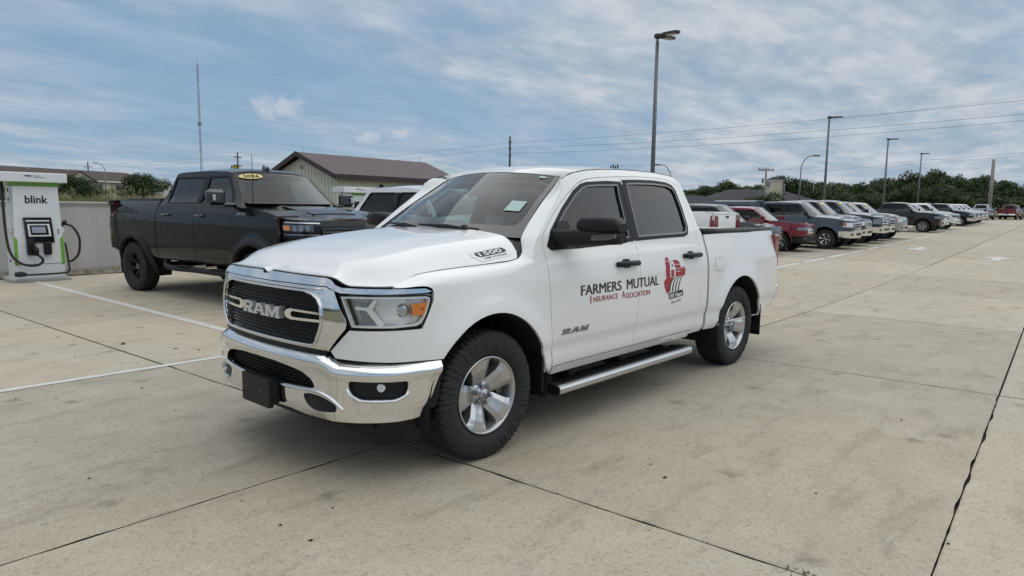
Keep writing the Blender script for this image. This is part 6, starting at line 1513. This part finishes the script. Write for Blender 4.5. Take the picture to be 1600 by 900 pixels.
    for i in range(n+1):
        s_ = .10+(sc-.10)*i/n if i else .02; e = P(s_, ztop(s_)); t = i/n
        cr = (g.zhc-ztop(sc))*min(1, t*1.5)*1.0+.02; prof_ = lambda u: (1-abs(u)**3.2)
        dome = q.get('dome', 0.)*min(1, t*3)
        rows.append([Vector((e.x+(.17*(1-u*u) if i == n else .17*(1-u*u)*max(0, (t-.6)/.4)), e.y*u, e.z+cr*prof_(u)+dome*max(0, 1-max(0, (abs(u)-.42)/.12))-.000)) for u in [-1+2*k/20 for k in range(21)]])
    m = MB(); m.grid(rows); hood_o = m.build('hood', paint_m, root)
    cow = rows[-1]
    # windscreen, back light, roof
    f1 = side(1)
    def wsf(u, v):
        z = g.zb-.01+(g.zr-.065-g.zb+.01)*v; x = xa(z); y = f1(x, z).y-.018; bow = (.19*(1-v)+.10*v)*(1-abs(u)**2.2)
        return Vector((x+bow, y*u, z+(g.zhc-g.zb)*.9*(1-v)*(1-u*u)+.035*v*(1-u*u)))
    m = MB(); m.grid([[wsf(-.955+1.91*i/14, .03+.94*j/7) for i in range(15)] for j in range(8)]); m.build('windscreen', GL_CLEAR, root)
    m = MB(); m.grid([[wsf(-1+2*i/14, 0), wsf(-1+2*i/14, .04)] for i in range(15)] if False else [[Vector(p)+Vector((-.0, 0, -.01)) for p in cow], [wsf(-1+2*k/20, .035) for k in range(21)]]); m.build('cowl_panel', BLK, root)
    m = MB()
    for sg in (1, -1):
        m.grid([[wsf(sg*(.95+.05*k), j/6) for k in range(2)]+[f1(xa(g.zb+(g.zr-.065-g.zb)*j/6)-.02, g.zb+(g.zr-.065-g.zb)*j/6)*1. if sg > 0 else Vector((lambda p: (p.x, -p.y, p.z))(f1(xa(g.zb+(g.zr-.065-g.zb)*j/6)-.02, g.zb+(g.zr-.065-g.zb)*j/6)))] for j in range(7)])
        m.build('pillar', paint_m, root); m = MB()
    redge = smooth_tab([(g.xw, g.zr-.066), (g.xw-.12, g.zr-.045), ((g.xw+g.xr)/2, g.zr-.025), (g.xr+.15, g.zr-.035), (g.xr, g.zr-.06)]); rr = []
    for i in range(15):
        x = g.xw+.0+(g.xr-g.xw)*i/14; e = f1(x, redge(x)); t = i/14
        cr = .04+.03*math.sin(math.pi*min(1, t*1.2+.1))
        rr.append([Vector((x+(.10*(1-u*u) if i == 0 else .10*(1-u*u)*max(0, 1-i/5))-(.07*(1-u*u)*max(0, (i-10)/4)), e.y*u, e.z+cr*(1-abs(u)**2.8))) for u in [-1+2*k/16 for k in range(17)]])
    m = MB(); m.grid(rr); m.grid([[wsf(-1+2*k/16, .965) for k in range(17)], rr[0]]); m.build('roof', q.get('roofm', paint_m), root)
    def bkf(u, v):
        z = g.zb-.03+(g.zr-.05-g.zb+.03)*v; x = xrr(z)-.02; y = f1(x+.02, z).y-.01; return Vector((x-(.05 if g.kind == 'pickup' else .16)*(1-u*u), y*u, z+.03*v*(1-u*u)))
    def ring(u0, v0, u1, v1, nm, mt):
        m = MB(); m.grid([[bkf(u0+(u1-u0)*i/8, v0+(v1-v0)*j/4) for i in range(9)] for j in range(5)]); return m.build(nm, mt, root)
    m = MB()
    for a in ((-1, 0, 1, .16), (-1, .86, 1, 1), (-1, .16, -.80, .86), (.80, .16, 1, .86)): m.grid([[bkf(a[0]+(a[2]-a[0])*i/6, a[1]+(a[3]-a[1])*j/3) for i in range(7)] for j in range(4)])
    m.grid([[bkf(-1+2*i/8, 1) for i in range(9)], [Vector(p) for p in rr[-1][::2]]])
    m.build('cab_back', paint_m, root); ring(-.80, .16, .80, .86, 'rear_glass', g.glass)
    # bed
    if g.kind == 'pickup':
        m = MB(); x0, x1 = g.xb-.05, Xr+.10; y = hw-.15
        m.box(((x0+x1)/2, 0, g.zd-.52), (x0-x1, 2*y, .04))
        for sg in (1, -1): m.box(((x0+x1)/2, sg*(y), g.zd-.27), (x0-x1, .05, .52))
        m.box((x0, 0, g.zd-.25), (.05, 2*y, .56)); m.box((x1, 0, g.zd-.27), (.05, 2*y, .52)); m.build('bed_liner', BLK, root)
        for sg in (1, -1):
            m = MB(); m.tube([side(sg)(g.xb-.04+(Xr+.42-g.xb)*i/6, g.zd-.005)+Vector((0, -sg*.04, .008)) for i in range(7)], .040, 6); m.build('bed_rail_cap', q.get('railm', BLK), root)
        m = MB(); m.box((Xr+.05, 0, g.zd-.01), (.10, 2*y+.1, .05), bev=.01); m.build('tailgate_cap', q.get('railm', paint_m), root)
        m = MB(); m.box((Xr+.005, 0, g.zd-.12), (.03, .22, .07), bev=.01); m.build('tailgate_handle', BLK, root)
    m = MB(); m.box((Xr-.03, 0, g.z0+.16), (.16, 2*hw*.93, .20), bev=.05); m.build('rear_bumper', q.get('rbmat', g.bmat), root)
    m = MB(); m.box((Xr-.10, 0, g.z0+.30), (.01, .31, .15)); m.build('plate_holder', BLK, root)
    # front bumper, grille
    b0, b1 = g.bump; sb = sx(.50+.02*g.R) if g.kind == 'pickup' else sx(.48)
    half = [(0, b1), (g.grille[0], b1), (g.grille[0]+.06, b1-.03), (sb, b1-.03), (sb-.03, b0+.05), (.75, b0), (0, b0)]
    off_ = lambda s, z: P(s, z)+Vector((.05*max(0, 1-abs(s)/1.6)+.0, .02*(1 if s > 0 else -1)*min(1, abs(s)/.8), 0))
    hole = round_poly([(-.40, b0+.10), (.40, b0+.10), (.36, b1-.09), (-.36, b1-.09)], .03, 2)
    m = MB(); sheet(m, mirror_poly(half), off_, .10, holes=[hole], thick=.05, off=.012); bo = m.build('front_bumper', g.bmat, root)
    m = MB(); sheet(m, inset(ccw(hole), -.01), lambda s, z: P(s, z)+Vector((.02, 0, 0)), .2, rim=False); m.build('bumper_intake', BLK, bo)
    for sg in (1, -1):
        m = MB(); sheet(m, round_poly([(.62, b0+.09), (.80, b0+.09), (.80, b0+.19), (.62, b0+.19)], .03, 2), lambda s, z: off_(sg*s, z), .1, off=.016, thick=.01); m.build('fog_lamp', BLKG, bo)
    gw, gz0, gz1 = g.grille
    gp = round_poly(q.get('gpoly') or mirror_poly([(0, gz1), (gw, gz1), (gw-.03, gz0), (0, gz0)]), .04, 3)
    m = MB(); sheet(m, gp, P, .1, holes=[inset(ccw(gp), q.get('gframe', .035))], off=.030, thick=.05); go = m.build('grille', g.gmat, root)
    m = MB(); sheet(m, inset(ccw(gp), .01), P, .15, off=.006, rim=False); m.build('grille_panel', BLK, go)
    for k in range(g.gbars):
        z = gz0+(gz1-gz0)*(k+1)/(g.gbars+1); m = MB(); m.tube([P(gw*.95*t/5, z)+Vector((.022, 0, 0)) for t in range(-5, 6)], q.get('gbar_r', .016), 6); m.build('grille_bar', g.gmat, go)
    if q.get('emblem'): m = MB(); p = P(0, (gz0+gz1)/2)+Vector((.03, 0, 0)); m.prism([(.11*math.cos(R(a)), .05*math.sin(R(a))) for a in range(0, 360, 20)], lambda u, v, d: (p.x+d, u, p.z+v), 0, .015); m.build('grille_emblem', q['emblem'], go)
    m = MB(); m.box((-g.wb/2+.05, 0, g.z0+.02), (g.wb+.9, hw*1.2, .16)); m.box((-.1, 0, g.z0+.18), (1.5, hw*1.2, .35)); m.box((-g.wb/2, 0, g.z0), (g.wb-1.1, hw*1.72, .06))
    for ax in (0, -g.wb): m.box((ax, 0, g.R), (.1, hw*1.5, .1))
    m.build('chassis', UNDER, root)
    # cabin
    if q.get('cabin'): cabin(root, 1, g.xc+.46, zs=g.zb-1.33)
    else:
        m = MB(); xm = (g.xc+g.xb)/2; m.box((xm, 0, g.z0+.12), (g.xc-g.xb, hw*1.7, .06)); m.box((xce+.1, 0, g.zb-.10), (.45, hw*1.6, .2), bev=.06)
        for x in (seams[1]+.02, seams[2]+.1):
            for y in (-.4, .4): m.box((x, y*hw, g.zb-.18), (.16, .46, .62), bev=.06); m.box((x-.05, y*hw, g.zb+.22), (.10, .25, .17), bev=.04)
        if g.kind == 'pickup': m.box((g.xb+.06, 0, g.zb-.1), (.04, hw*1.6, .5))
        m.build('cabin_fittings', INTER, root)
    if g.sticker:
        m = MB(); c = wsf(-.62*-1 if False else -.62, .84); t1 = (wsf(-.45, .84)-wsf(-.79, .84)).normalized(); t2 = (wsf(-.62, .95)-wsf(-.62, .73)).normalized(); nn = t1.cross(t2).normalized(); nn = nn if nn.x > 0 else -nn
        m.add([c+nn*.012+t1*.17*math.cos(R(a))+t2*.06*math.sin(R(a)) for a in range(0, 360, 18)], [tuple(range(20))]); m.build('windscreen_sticker', mat('yellow_sticker', (.78, .66, .26), .5), root)
    g_ = dict(P=P, side=side, wsf=wsf, root=root, sx=sx, hood=hood_o, Xr=Xr, g=g)
    OUT_FROM = (-1.8, 0, .75)
    return g_

# ------------------------------------------------------------------ black lifted pickup by the charger
BLACK = paint('black_paint', (.003, .003, .0045), rough=.25, dust=.006, coat=.6)
hd = R(95.7); hx_, hy_ = math.cos(hd), math.sin(hd)
fx, fy_ = -2.50+3.75*hx_, -9.46+3.75*hy_
V = vehicle('black lifted crew cab pickup with black wheels and a yellow year sticker on its windscreen', 'pickup truck', (fx, fy_), hd, BLACK, name='lifted_pickup', wb=3.75, Lf=1.02, Lr=.86, hw=1.03, R=.445, z0=.64, zb=1.545, zhf=1.36, zhc=1.52, xc=-.36, xw=-1.02, zr=2.145, wtop=.03, xr=-2.67, xb=-2.88, zd=1.63,
            seams=(-.52, -1.66, -2.72), wheel='black', track=.03, glass=GL_TINT, grille=(.58, .92, 1.26), gmat=BLKG, gbars=4, lamp=(.70, 1.13, 1.195, 1.305), lampm=mat('smoked_lamp', (.06, .065, .07), .15, .5), bump=(.56, .88), bmat=BLK, rbmat=BLK, mmat=BLKG, hmat=BLKG, mirror=1.25, tl=(1.34, 1.60), tlm=mat('dark_red_lens', (.10, .006, .008), .2, coat=1.), cabin=True, sp=.06, dome=.035, amber=True, tum=.38)
root = V['root']; P = V['P']
for sg in (1, -1):
    f = V['side'](sg)
    for ax, nm in ((0, 0), (-3.75, 1)):
        m = MB(); r0 = .545; rows = []
        for t in range(-8, 189, 7):
            a = R(t); c, s_ = math.cos(a), math.sin(a); rows.append([f(ax+(r0+d)*c, .445+(r0+d)*s_)+Vector((0, sg*o, 0)) for d, o in ((-.012, -.03), (-.012, .045), (.015, .055), (.075, .030), (.10, -.002))])
        m.grid(rows, smooth=True); m.build('wheel_flare', BLK, root)
    m = MB(); m.tube(spline([f(-.42, .62)+Vector((0, -sg*.05, 0)), f(-.60, .56)+Vector((0, sg*.06, -.04)), f(-1.6, .56)+Vector((0, sg*.08, -.045)), f(-2.5, .56)+Vector((0, sg*.08, -.045)), f(-2.75, .62)+Vector((0, -sg*.05, 0))], 4), .048, 8); m.build('side_step', BLK, root)
    for xs_ in (-.95, -1.95): m = MB(); m.box((xs_, f(xs_, .56).y+sg*.085, .568-.01), (.40, .10, .02), bev=.005); m.build('step_pad', UNDER, root)
    m = MB(); w = .155*1.2; yb = f(-.62, 1.55).y
    m.box((-.545, yb+sg*.335, 1.675), (.012, .05, .085), bev=.006); m.build('mirror_lamp', ALU, root)
    # bed side decal: dark script over a swept diamond
    m = MB(); D = lambda u, v, d=0: f(-4.22+.62*u if sg < 0 else -3.60-.62*u, 1.30+.22*v)+Vector((0, sg*(.0025+d), 0))
    for P_ in ([(.10, .98), (.20, .72), (.10, .46), (.15, .44), (.27, .66), (.27, .42), (.34, .42), (.34, 1.), (.27, 1.), (.27, .78), (.16, .99)], [(.39, .92), (.39, .46), (.62, .46), (.62, .90), (.555, .90), (.555, .55), (.50, .55), (.50, .88), (.44, .92)], [(.66, .86), (.66, .36), (.74, .36), (.74, .84)], [(.76, .80), (.98, .74), (.98, .44), (.90, .44), (.90, .64), (.78, .70)],
               [(0, .26), (.52, .24), (.90, .05), (.72, .06), (.50, .14), (.24, .14), (.18, .20)], [(0, .26), (.42, -.16), (.70, -.12), (.90, .05), (.66, .0), (.44, -.04), (.24, .14)]): m.prism(P_, D, 0, .0008)
    m.build('side_decal', DECBLK, root)
    m = MB(); text_on(m, 'AT4X', lambda u, v: f((-.20-.26*(1-u)) if sg < 0 else (-.20-.26*u), 1.42+.045*v)+Vector((0, sg*.004, 0)), bold=.02, shear=.3); m.build('fender_badge', ALU, root)
    m = MB(); sheet(m, [(.60, 1.328), (1.15, 1.340), (1.16, 1.325), (.60, 1.312)], lambda s, z: P(s, z, sg), .1, off=.018, thick=.02); m.build('lamp_strip', ALU, root)
    m = MB(); sheet(m, round_poly([(.60, 1.165), (1.10, 1.175), (1.12, 1.160), (.60, 1.145)], .006), lambda s, z: P(s, z, sg), .1, off=.016, thick=.02); m.build('lamp_strip', DCHROME, root)
    for k in range(3):
        m = MB(); sheet(m, round_poly([(.76+.09*k, 1.215), (.81+.09*k, 1.215), (.81+.09*k, 1.285), (.76+.09*k, 1.285)], .01), lambda s, z: P(s, z, sg), .1, off=.011, thick=.01); m.build('lamp_cell', LAMPGREY, root)
    m = MB(); x0 = .50; m.prism(round_poly([(.55, .20), (-.05, .30), (-.12, .46), (.10, .50), (.60, .40)], .04), lambda u, v, d: Vector((u, sg*v, 1.475-.06*max(0, u)/.6+.05*(1-max(0, u)/.7)+d)), -.03, .035); m.build('hood_scoop', BLACK, V['hood'])
m = MB(); p0 = V['side'](-1)(-.16, 1.53)+Vector((0, .06, .02)); m.tube([p0, p0+Vector((0, 0, .78))], [.006, .004], 6); m.build('whip_antenna', BLK, root)
m = MB(); m.box((-1.10, -.05, 2.175), (.16, .07, .07), bev=.02); m.box((-1.16, -.05, 2.205), (.05, .03, .07), bev=.01); m.build('roof_antenna', BLKG, root)
wsf = V['wsf']
def stk(u, v, l=.012): return wsf(-.92+.52*u, .80+.145*v)+Vector((.010+l*.6, 0, l*.6))
m = MB(); m.add([stk(.5+.5*math.cos(R(a)), .5+.5*math.sin(R(a))) for a in range(0, 360, 12)], [tuple(range(30))]); so_ = m.build('windscreen_sticker', mat('yellow_sticker', (.78, .66, .26), .5), root)
m = MB(); text_on(m, '2026', lambda u, v: stk(.16+.68*u, .24+.54*v, .016), bold=.02); m.build('sticker_year', mat('brown_ink', (.07, .03, .005), .6), so_)

# ------------------------------------------------------------------ white crew cab behind, second charger side
V = vehicle('white crew cab pickup parked beyond the black lifted pickup, seen over its hood', 'pickup truck', (-6.2, -4.95), R(96), WHITE, name='parked_pickup', zb=1.40, zr=1.965, zhf=1.16, zhc=1.43, xc=-.46, xr=-2.58, xb=-2.90, zd=1.40, cabin=True, front_tint=True, sp=.07, hmat=BLK)

# ------------------------------------------------------------------ the parked row on the right
GREY = paint('charcoal_paint', (.055, .06, .066), .3, .3); RED = paint('cherry_red_paint', (.20, .012, .025), .3, .3); SLATE = paint('slate_blue_paint', (.055, .078, .100), .3, .3)
PLUM = paint('dark_plum_paint', (.036, .028, .036), .3, .3); NAVY = paint('dark_blue_grey_paint', (.035, .042, .060), .3, .3); GOLD = paint('pale_silver_gold_paint', (.40, .385, .34), .4, .35); ONYX = paint('onyx_paint', (.011, .011, .015), .1, .25)
DKRED = paint('dark_red_paint', (.16, .010, .014), .2, .35); SILVER = paint('silver_paint', (.42, .43, .44), .5, .35)
ROW = 'vehicles parked in the row on the right'
def stall(x, y, Lf): return (x, y-Lf)
yfr = lambda x: yf(x)-.05
HD = R(92.2)
vehicle('white pickup backed in, its red taillight showing above the front pickup\'s bed rail', 'pickup truck', (-18.0, -5.9-1.22-3.68+.2), R(-88), WHITE, ROW, zd=1.43, zb=1.40, zr=1.93, railm=WHITE)
vehicle('charcoal crossover with a dark grille, nearest nose-out vehicle of the right row', 'car', stall(-20.9, -5.05, .96), HD, GREY, ROW, kind='suv', grille=(.60, .62, .80), gmat=BLKG, zhf=.98, zr=1.74, zb=1.14, bmat=GREY, lampm=LAMPGREY)
vehicle('cherry red crossover with black cladding beside the charcoal crossover', 'car', stall(-23.7, -4.8, .96), HD, RED, ROW, kind='suv', wb=2.75, Lr=.90, xb=-3.5, xr=-2.85, zhf=1.02, zr=1.66, zb=1.15, gmat=CHROME, grille=(.58, .70, .88), mmat=RED, bmat=BLK, seams=(-.45, -1.40, -2.35))
VY = vehicle('slate blue extended pickup with a matching bed topper and chrome six spoke wheels', 'pickup truck', stall(-26.7, -4.0, 1.0), HD, SLATE, ROW, Lf=1.0, wheel='chrome', lpoly=[(.66, .88), (1.12, .90), (1.16, 1.07), (.64, 1.07)], amb=mat('orange_lens', (.6, .12, .03), .2), amber=True, lampm=LAMPSIL, bmat=CHROME, zb=1.30, zr=1.90, gbars=1, emblem=REDL, grille=(.60, .84, 1.06))
m = MB(); g = VY['g']; f1 = VY['side'](1); xa_, xb_ = g.xb-.10, VY['Xr']+.04
rows = [[Vector((x, y, z)) for y, z in ((-.95, 1.36), (-.86, 1.62), (-.72, 1.90), (-.4, 1.95), (0, 1.96), (.4, 1.95), (.72, 1.90), (.86, 1.62), (.95, 1.36))] for x in (xa_, xa_-.05, (xa_+xb_)/2, xb_+.08, xb_)]
m.grid(rows, smooth=False); m.add(rows[0], [tuple(range(9))]); m.add(rows[-1], [tuple(range(9))]); tp = m.build('bed_topper', SLATE, VY['root'])
for sg in (1, -1):
    m = MB(); m.add([Vector((x, sg*y, z)) for x, y, z in ((xa_-.18, .915, 1.48), (xb_+.25, .915, 1.48), (xb_+.32, .800, 1.76), (xa_-.22, .800, 1.76))], [(0, 1, 2, 3)]); m.build('topper_window', GL_TINT, tp)
vehicle('dark plum pickup with a bright chrome grille, right of the slate blue pickup', 'pickup truck', stall(-29.5, -4.3, .96), HD, PLUM, ROW, sticker=True, lampm=LAMPSIL, zr=1.96, gbars=4, wheel='chrome')
vehicle('dark blue grey heavy duty pickup with a tall chrome barred grille', 'pickup truck', stall(-32.3, -4.3, .98), HD, NAVY, ROW, Lf=.98, zhf=1.22, zhc=1.44, zb=1.38, zr=1.98, zd=1.42, grille=(.68, .82, 1.16), lamp=(.74, 1.12, .90, 1.14), bump=(.50, .80), gbars=2, gbar_r=.035, sticker=True, emblem=NAVY, z0=.52)
vehicle('dark grey pickup half hidden behind the heavy duty pickup\'s chrome', 'pickup truck', stall(-35.0, -4.6, .96), HD, GREY, ROW, sticker=True, gmat=CHROME, gbars=1, zr=1.93)
vehicle('pale silver gold pickup with orange headlamp corners, last before the gap in the row', 'pickup truck', stall(-37.9, -4.65, .94), HD, GOLD, ROW, sticker=True, bmat=GOLD, amber=True, lampm=LAMPSIL, amb=mat('orange_lens', (.6, .12, .03), .2), grille=(.50, .84, 1.06), zr=1.90)
vehicle('black pickup with two tone alloy wheels standing alone after the gap', 'pickup truck', stall(-49.9, -4.95, 1.0), HD, ONYX, ROW, Lf=1.0, wheel='duo', R=.42, zb=1.36, zhf=1.22, zhc=1.40, zr=1.97, zd=1.42, gmat=DCHROME, bmat=ONYX, lampm=LAMPGREY, grille=(.62, .84, 1.16), z0=.50, xr=-2.5)
vehicle('white pickup just beyond the lone black pickup', 'pickup truck', stall(-53.2, -5.15, .96), HD, WHITE, ROW, bmat=WHITE, gmat=CHROME)
vehicle('white pickup with dark headlamps, second beyond the lone black pickup', 'pickup truck', stall(-57.6, -5.15, .96), HD, WHITE, ROW, bmat=WHITE, gmat=BLKG, lampm=mat('smoked_lamp', (.06, .065, .07), .15, .5), zr=1.93)
vehicle('navy black pickup with chrome wheels among the far white pickups', 'pickup truck', stall(-68.2, -5.6, .96), HD, ONYX, ROW, wheel='chrome', zr=1.95)
for x, lab in ((-71.4, 'white pickup with a black grille, first past the navy black pickup'), (-75.2, 'white pickup with a black grille, second past the navy black pickup'), (-79.2, 'white pickup with a chrome grille, third past the navy black pickup'), (-83.4, 'white pickup at the far end of the nose-out row')):
    vehicle(lab, 'pickup truck', stall(x, yfr(x), .96), HD, WHITE, ROW, gmat=BLKG if x > -77 else CHROME, gbars=1, sp=.16)
pz = ground_at(1541, 86); vehicle('silver pickup facing away at the far end of the lot, its dark back glass showing', 'pickup truck', (pz.x-2.0, pz.y-.3), R(176), SILVER, None, sp=.14, zr=1.95)
pz = ground_at(1580.5, 87); vehicle('dark red pickup seen from behind, alone at the far end of the lot', 'pickup truck', (pz.x-4.6, pz.y-.2), R(177), DKRED, None, sp=.12, zr=1.93, rbmat=CHROME, railm=DKRED)
# ================================================================== CHARGING CABINETS
KW = mat('cabinet_white', (.76, .77, .78), .35, var=.03, scale=2.); KG = mat('charger_green', (.16, .42, .045), .4, var=.04); KD = mat('cable_rubber', (.012, .013, .014), .55, var=.15)
SCR = mat('idle_screen', (.36, .42, .50), .12, coat=1., var=.05)
def charger(x, y, rz, label):
    o = empty('charging_station', (x, y, zg(x, y)), rz, label=label, cat='charging station')
    W, D, H = .80, .62, 1.88
    m = MB(); m.box((0, -.02, .03), (1.0, .84, .06), bev=.01); m.build('plinth', CAPC, o)
    # cabinet: tapered slightly towards the top
    m = MB()
    rows = [[(-W/2*k, D/2, z), (W/2*k, D/2, z), (W/2*k, -D/2, z), (-W/2*k, -D/2, z)] for z, k in ((.06, 1.05), (.34, 1.04), (H, .93))]
    m.grid(rows, smooth=False, close_v=True); m.add(rows[-1], [(0, 1, 2, 3)]); m.build('cabinet', KW, o)
    m = MB(); m.box((0, D/2+.004, .345), (W*1.05, .006, .006)); m.box((-W/2*1.0-.0, 0, .345), (.01, D, .006)); m.build('panel_seam', BLK, o)
    m = MB(); m.box((0, D/2-.012, 1.925), (W*.98, .03, .075), bev=.004); m.box((0, 0, 1.915), (W*.96, D*.98, .055)); m.build('green_band', KG, o)
    m = MB(); m.box((.06, .04, 2.05), (1.14, D+.22, .185), bev=.012); cn = m.build('canopy', KW, o)
    Fy = lambda z: D/2+.001
    def face(x, z, d=0.): k = 1.04-.11*(z-.34)/(H-.34); return (x*k, D/2+.003+d, z)
    m = MB(); text_on(m, 'blink', lambda u, v: face(.20-.40*u, 1.545+.155*v, .002), bold=.022); m.build('brand_lettering', DECBLK, o)
    m = MB(); m.add([(.14-.055*1.3*math.cos(R(a))-.0, .04+(D+.22)/2+.003, 2.075+.014*math.sin(R(a))) for a in range(0, 360, 20)], [tuple(range(18))]); m.build('badge_oval', mat('badge_navy', (.03, .04, .16), .4), cn)
    m = MB(); 
    for z, w in ((2.078, .12), (2.052, .20)):
        for k in range(int(w/.022)): m.box((.045-.022*k, .04+(D+.22)/2+.003, z), (.015, .004, .013))
    m.build('badge_script', mat('badge_grey', (.30, .31, .36), .5), cn, kind='stuff')
    # pocket with the screen
    m = MB(); P_ = [(.255, 1.27), (-.225, 1.27), (-.255, .77), (.215, .77)]; m.prism(round_poly(P_, .01, 2), lambda u, v, d: face(u, v, d), 0, .035); pk = m.build('screen_surround', BLKG, o)
    m = MB(); m.prism([(.215, 1.215), (-.19, 1.215), (-.19, 1.19), (.215, 1.19)], lambda u, v, d: face(u, v, .036+d), 0, .004); m.build('surround_lip', KW, pk)
    m = MB(); m.prism(round_poly([(.19, 1.14), (-.185, 1.14), (-.205, .895), (.17, .895)], .008, 2), lambda u, v, d: face(u, v, .036+d), 0, .006); m.build('screen_bezel', KW, pk)
    m = MB(); m.prism([(.155, 1.115), (-.145, 1.115), (-.165, .925), (.135, .925)], lambda u, v, d: face(u, v, .043+d), 0, .003); m.build('screen_frame', BLKG, pk)
    m = MB(); m.prism([(.125, 1.085), (-.105, 1.085), (-.12, .965), (.11, .965)], lambda u, v, d: face(u, v, .047+d), 0, .002); m.build('screen', SCR, pk)
    m = MB(); m.box((-.335, D/2+.006, .99), (.022, .006, .10)); m.build('rating_label', mat('label_grey', (.18, .18, .19), .5), o)
    for s in (1, -1):
        m = MB(); m.prism([(s*.408, .90), (s*.355, .84), (s*.352, .30), (s*.408, .36)], lambda u, v, d: face(u, v, d), 0, .004); m.build('green_stripe', KG, o)
    # holsters and plugs
    for hx, cc in ((.155, True), (-.125, False)):
        m = MB(); m.box((hx, D/2+.055, .655), (.125, .13, .26), bev=.02); hs = m.build('holster', BLK, o)
        if cc: m = MB(); m.tube([(hx-.02, D/2+.11, .70), (hx-.06, D/2+.20, .64), (hx-.06, D/2+.20, .52)], [.045, .05, .036], 8); m.build('plug', BLK, o)
    for sx_, z in ((1, 1.02), (-1, 1.0)):
        m = MB(); m.box((sx_*.435, .12, z), (.07, .16, .12), bev=.015); m.build('cable_hook', KW, o)
    # cables: left one hangs from the top and loops to the left plug, right one loops at the side, one lies on the plinth
    c1 = spline([(.50, .06, 1.90), (.515, .16, 1.6), (.52, .22, 1.1), (.50, .30, .68), (.42, .36, .45), (.25, .42, .335), (.07, .48, .34), (-.0, .52, .44), (.095, .51, .56)], 6)
    m = MB(); m.tube(c1, .024, 8); m.tube([(.50, .06, 1.6), (.50, .07, 2.0)], .032, 8); m.build('charging_cable', KD, o)
    c2 = spline([(-.46, .18, 1.14), (-.60, .26, 1.08), (-.70, .30, .85), (-.68, .30, .55), (-.58, .28, .40), (-.47, .26, .36)], 6)
    m = MB(); m.tube(c2, .024, 8); m.tube([(-.44, .16, 1.10), (-.475, .19, 1.16), (-.50, .22, 1.20)], [.03, .045, .035], 8); m.build('charging_cable', KD, o)
    c3 = spline([(-.46, .24, .75), (-.48, .30, .40), (-.47, .36, .18), (-.30, .42, .15), (.10, .44, .145), (.30, .45, .15)], 6)
    m = MB(); m.tube(c3, .020, 8); m.tube([(.28, .45, .155), (.36, .46, .17), (.46, .47, .165)], [.035, .055, .045], 8); m.build('charging_cable', KD, o)
    for dz in (1.80, 1.62, .42): m = MB(); m.box((.455-.03*(dz > 1), .15, dz), (.02, .03, .06), bev=.006); m.build('side_latch', BLK, o)
    return o
charger(-.70, -12.45, R(-1), 'white electric vehicle charger with lettering and screen, at the left edge by the wall')
charger(-10.2, -15.0, R(-7), 'white electric vehicle charger mostly hidden between the black and white pickups')
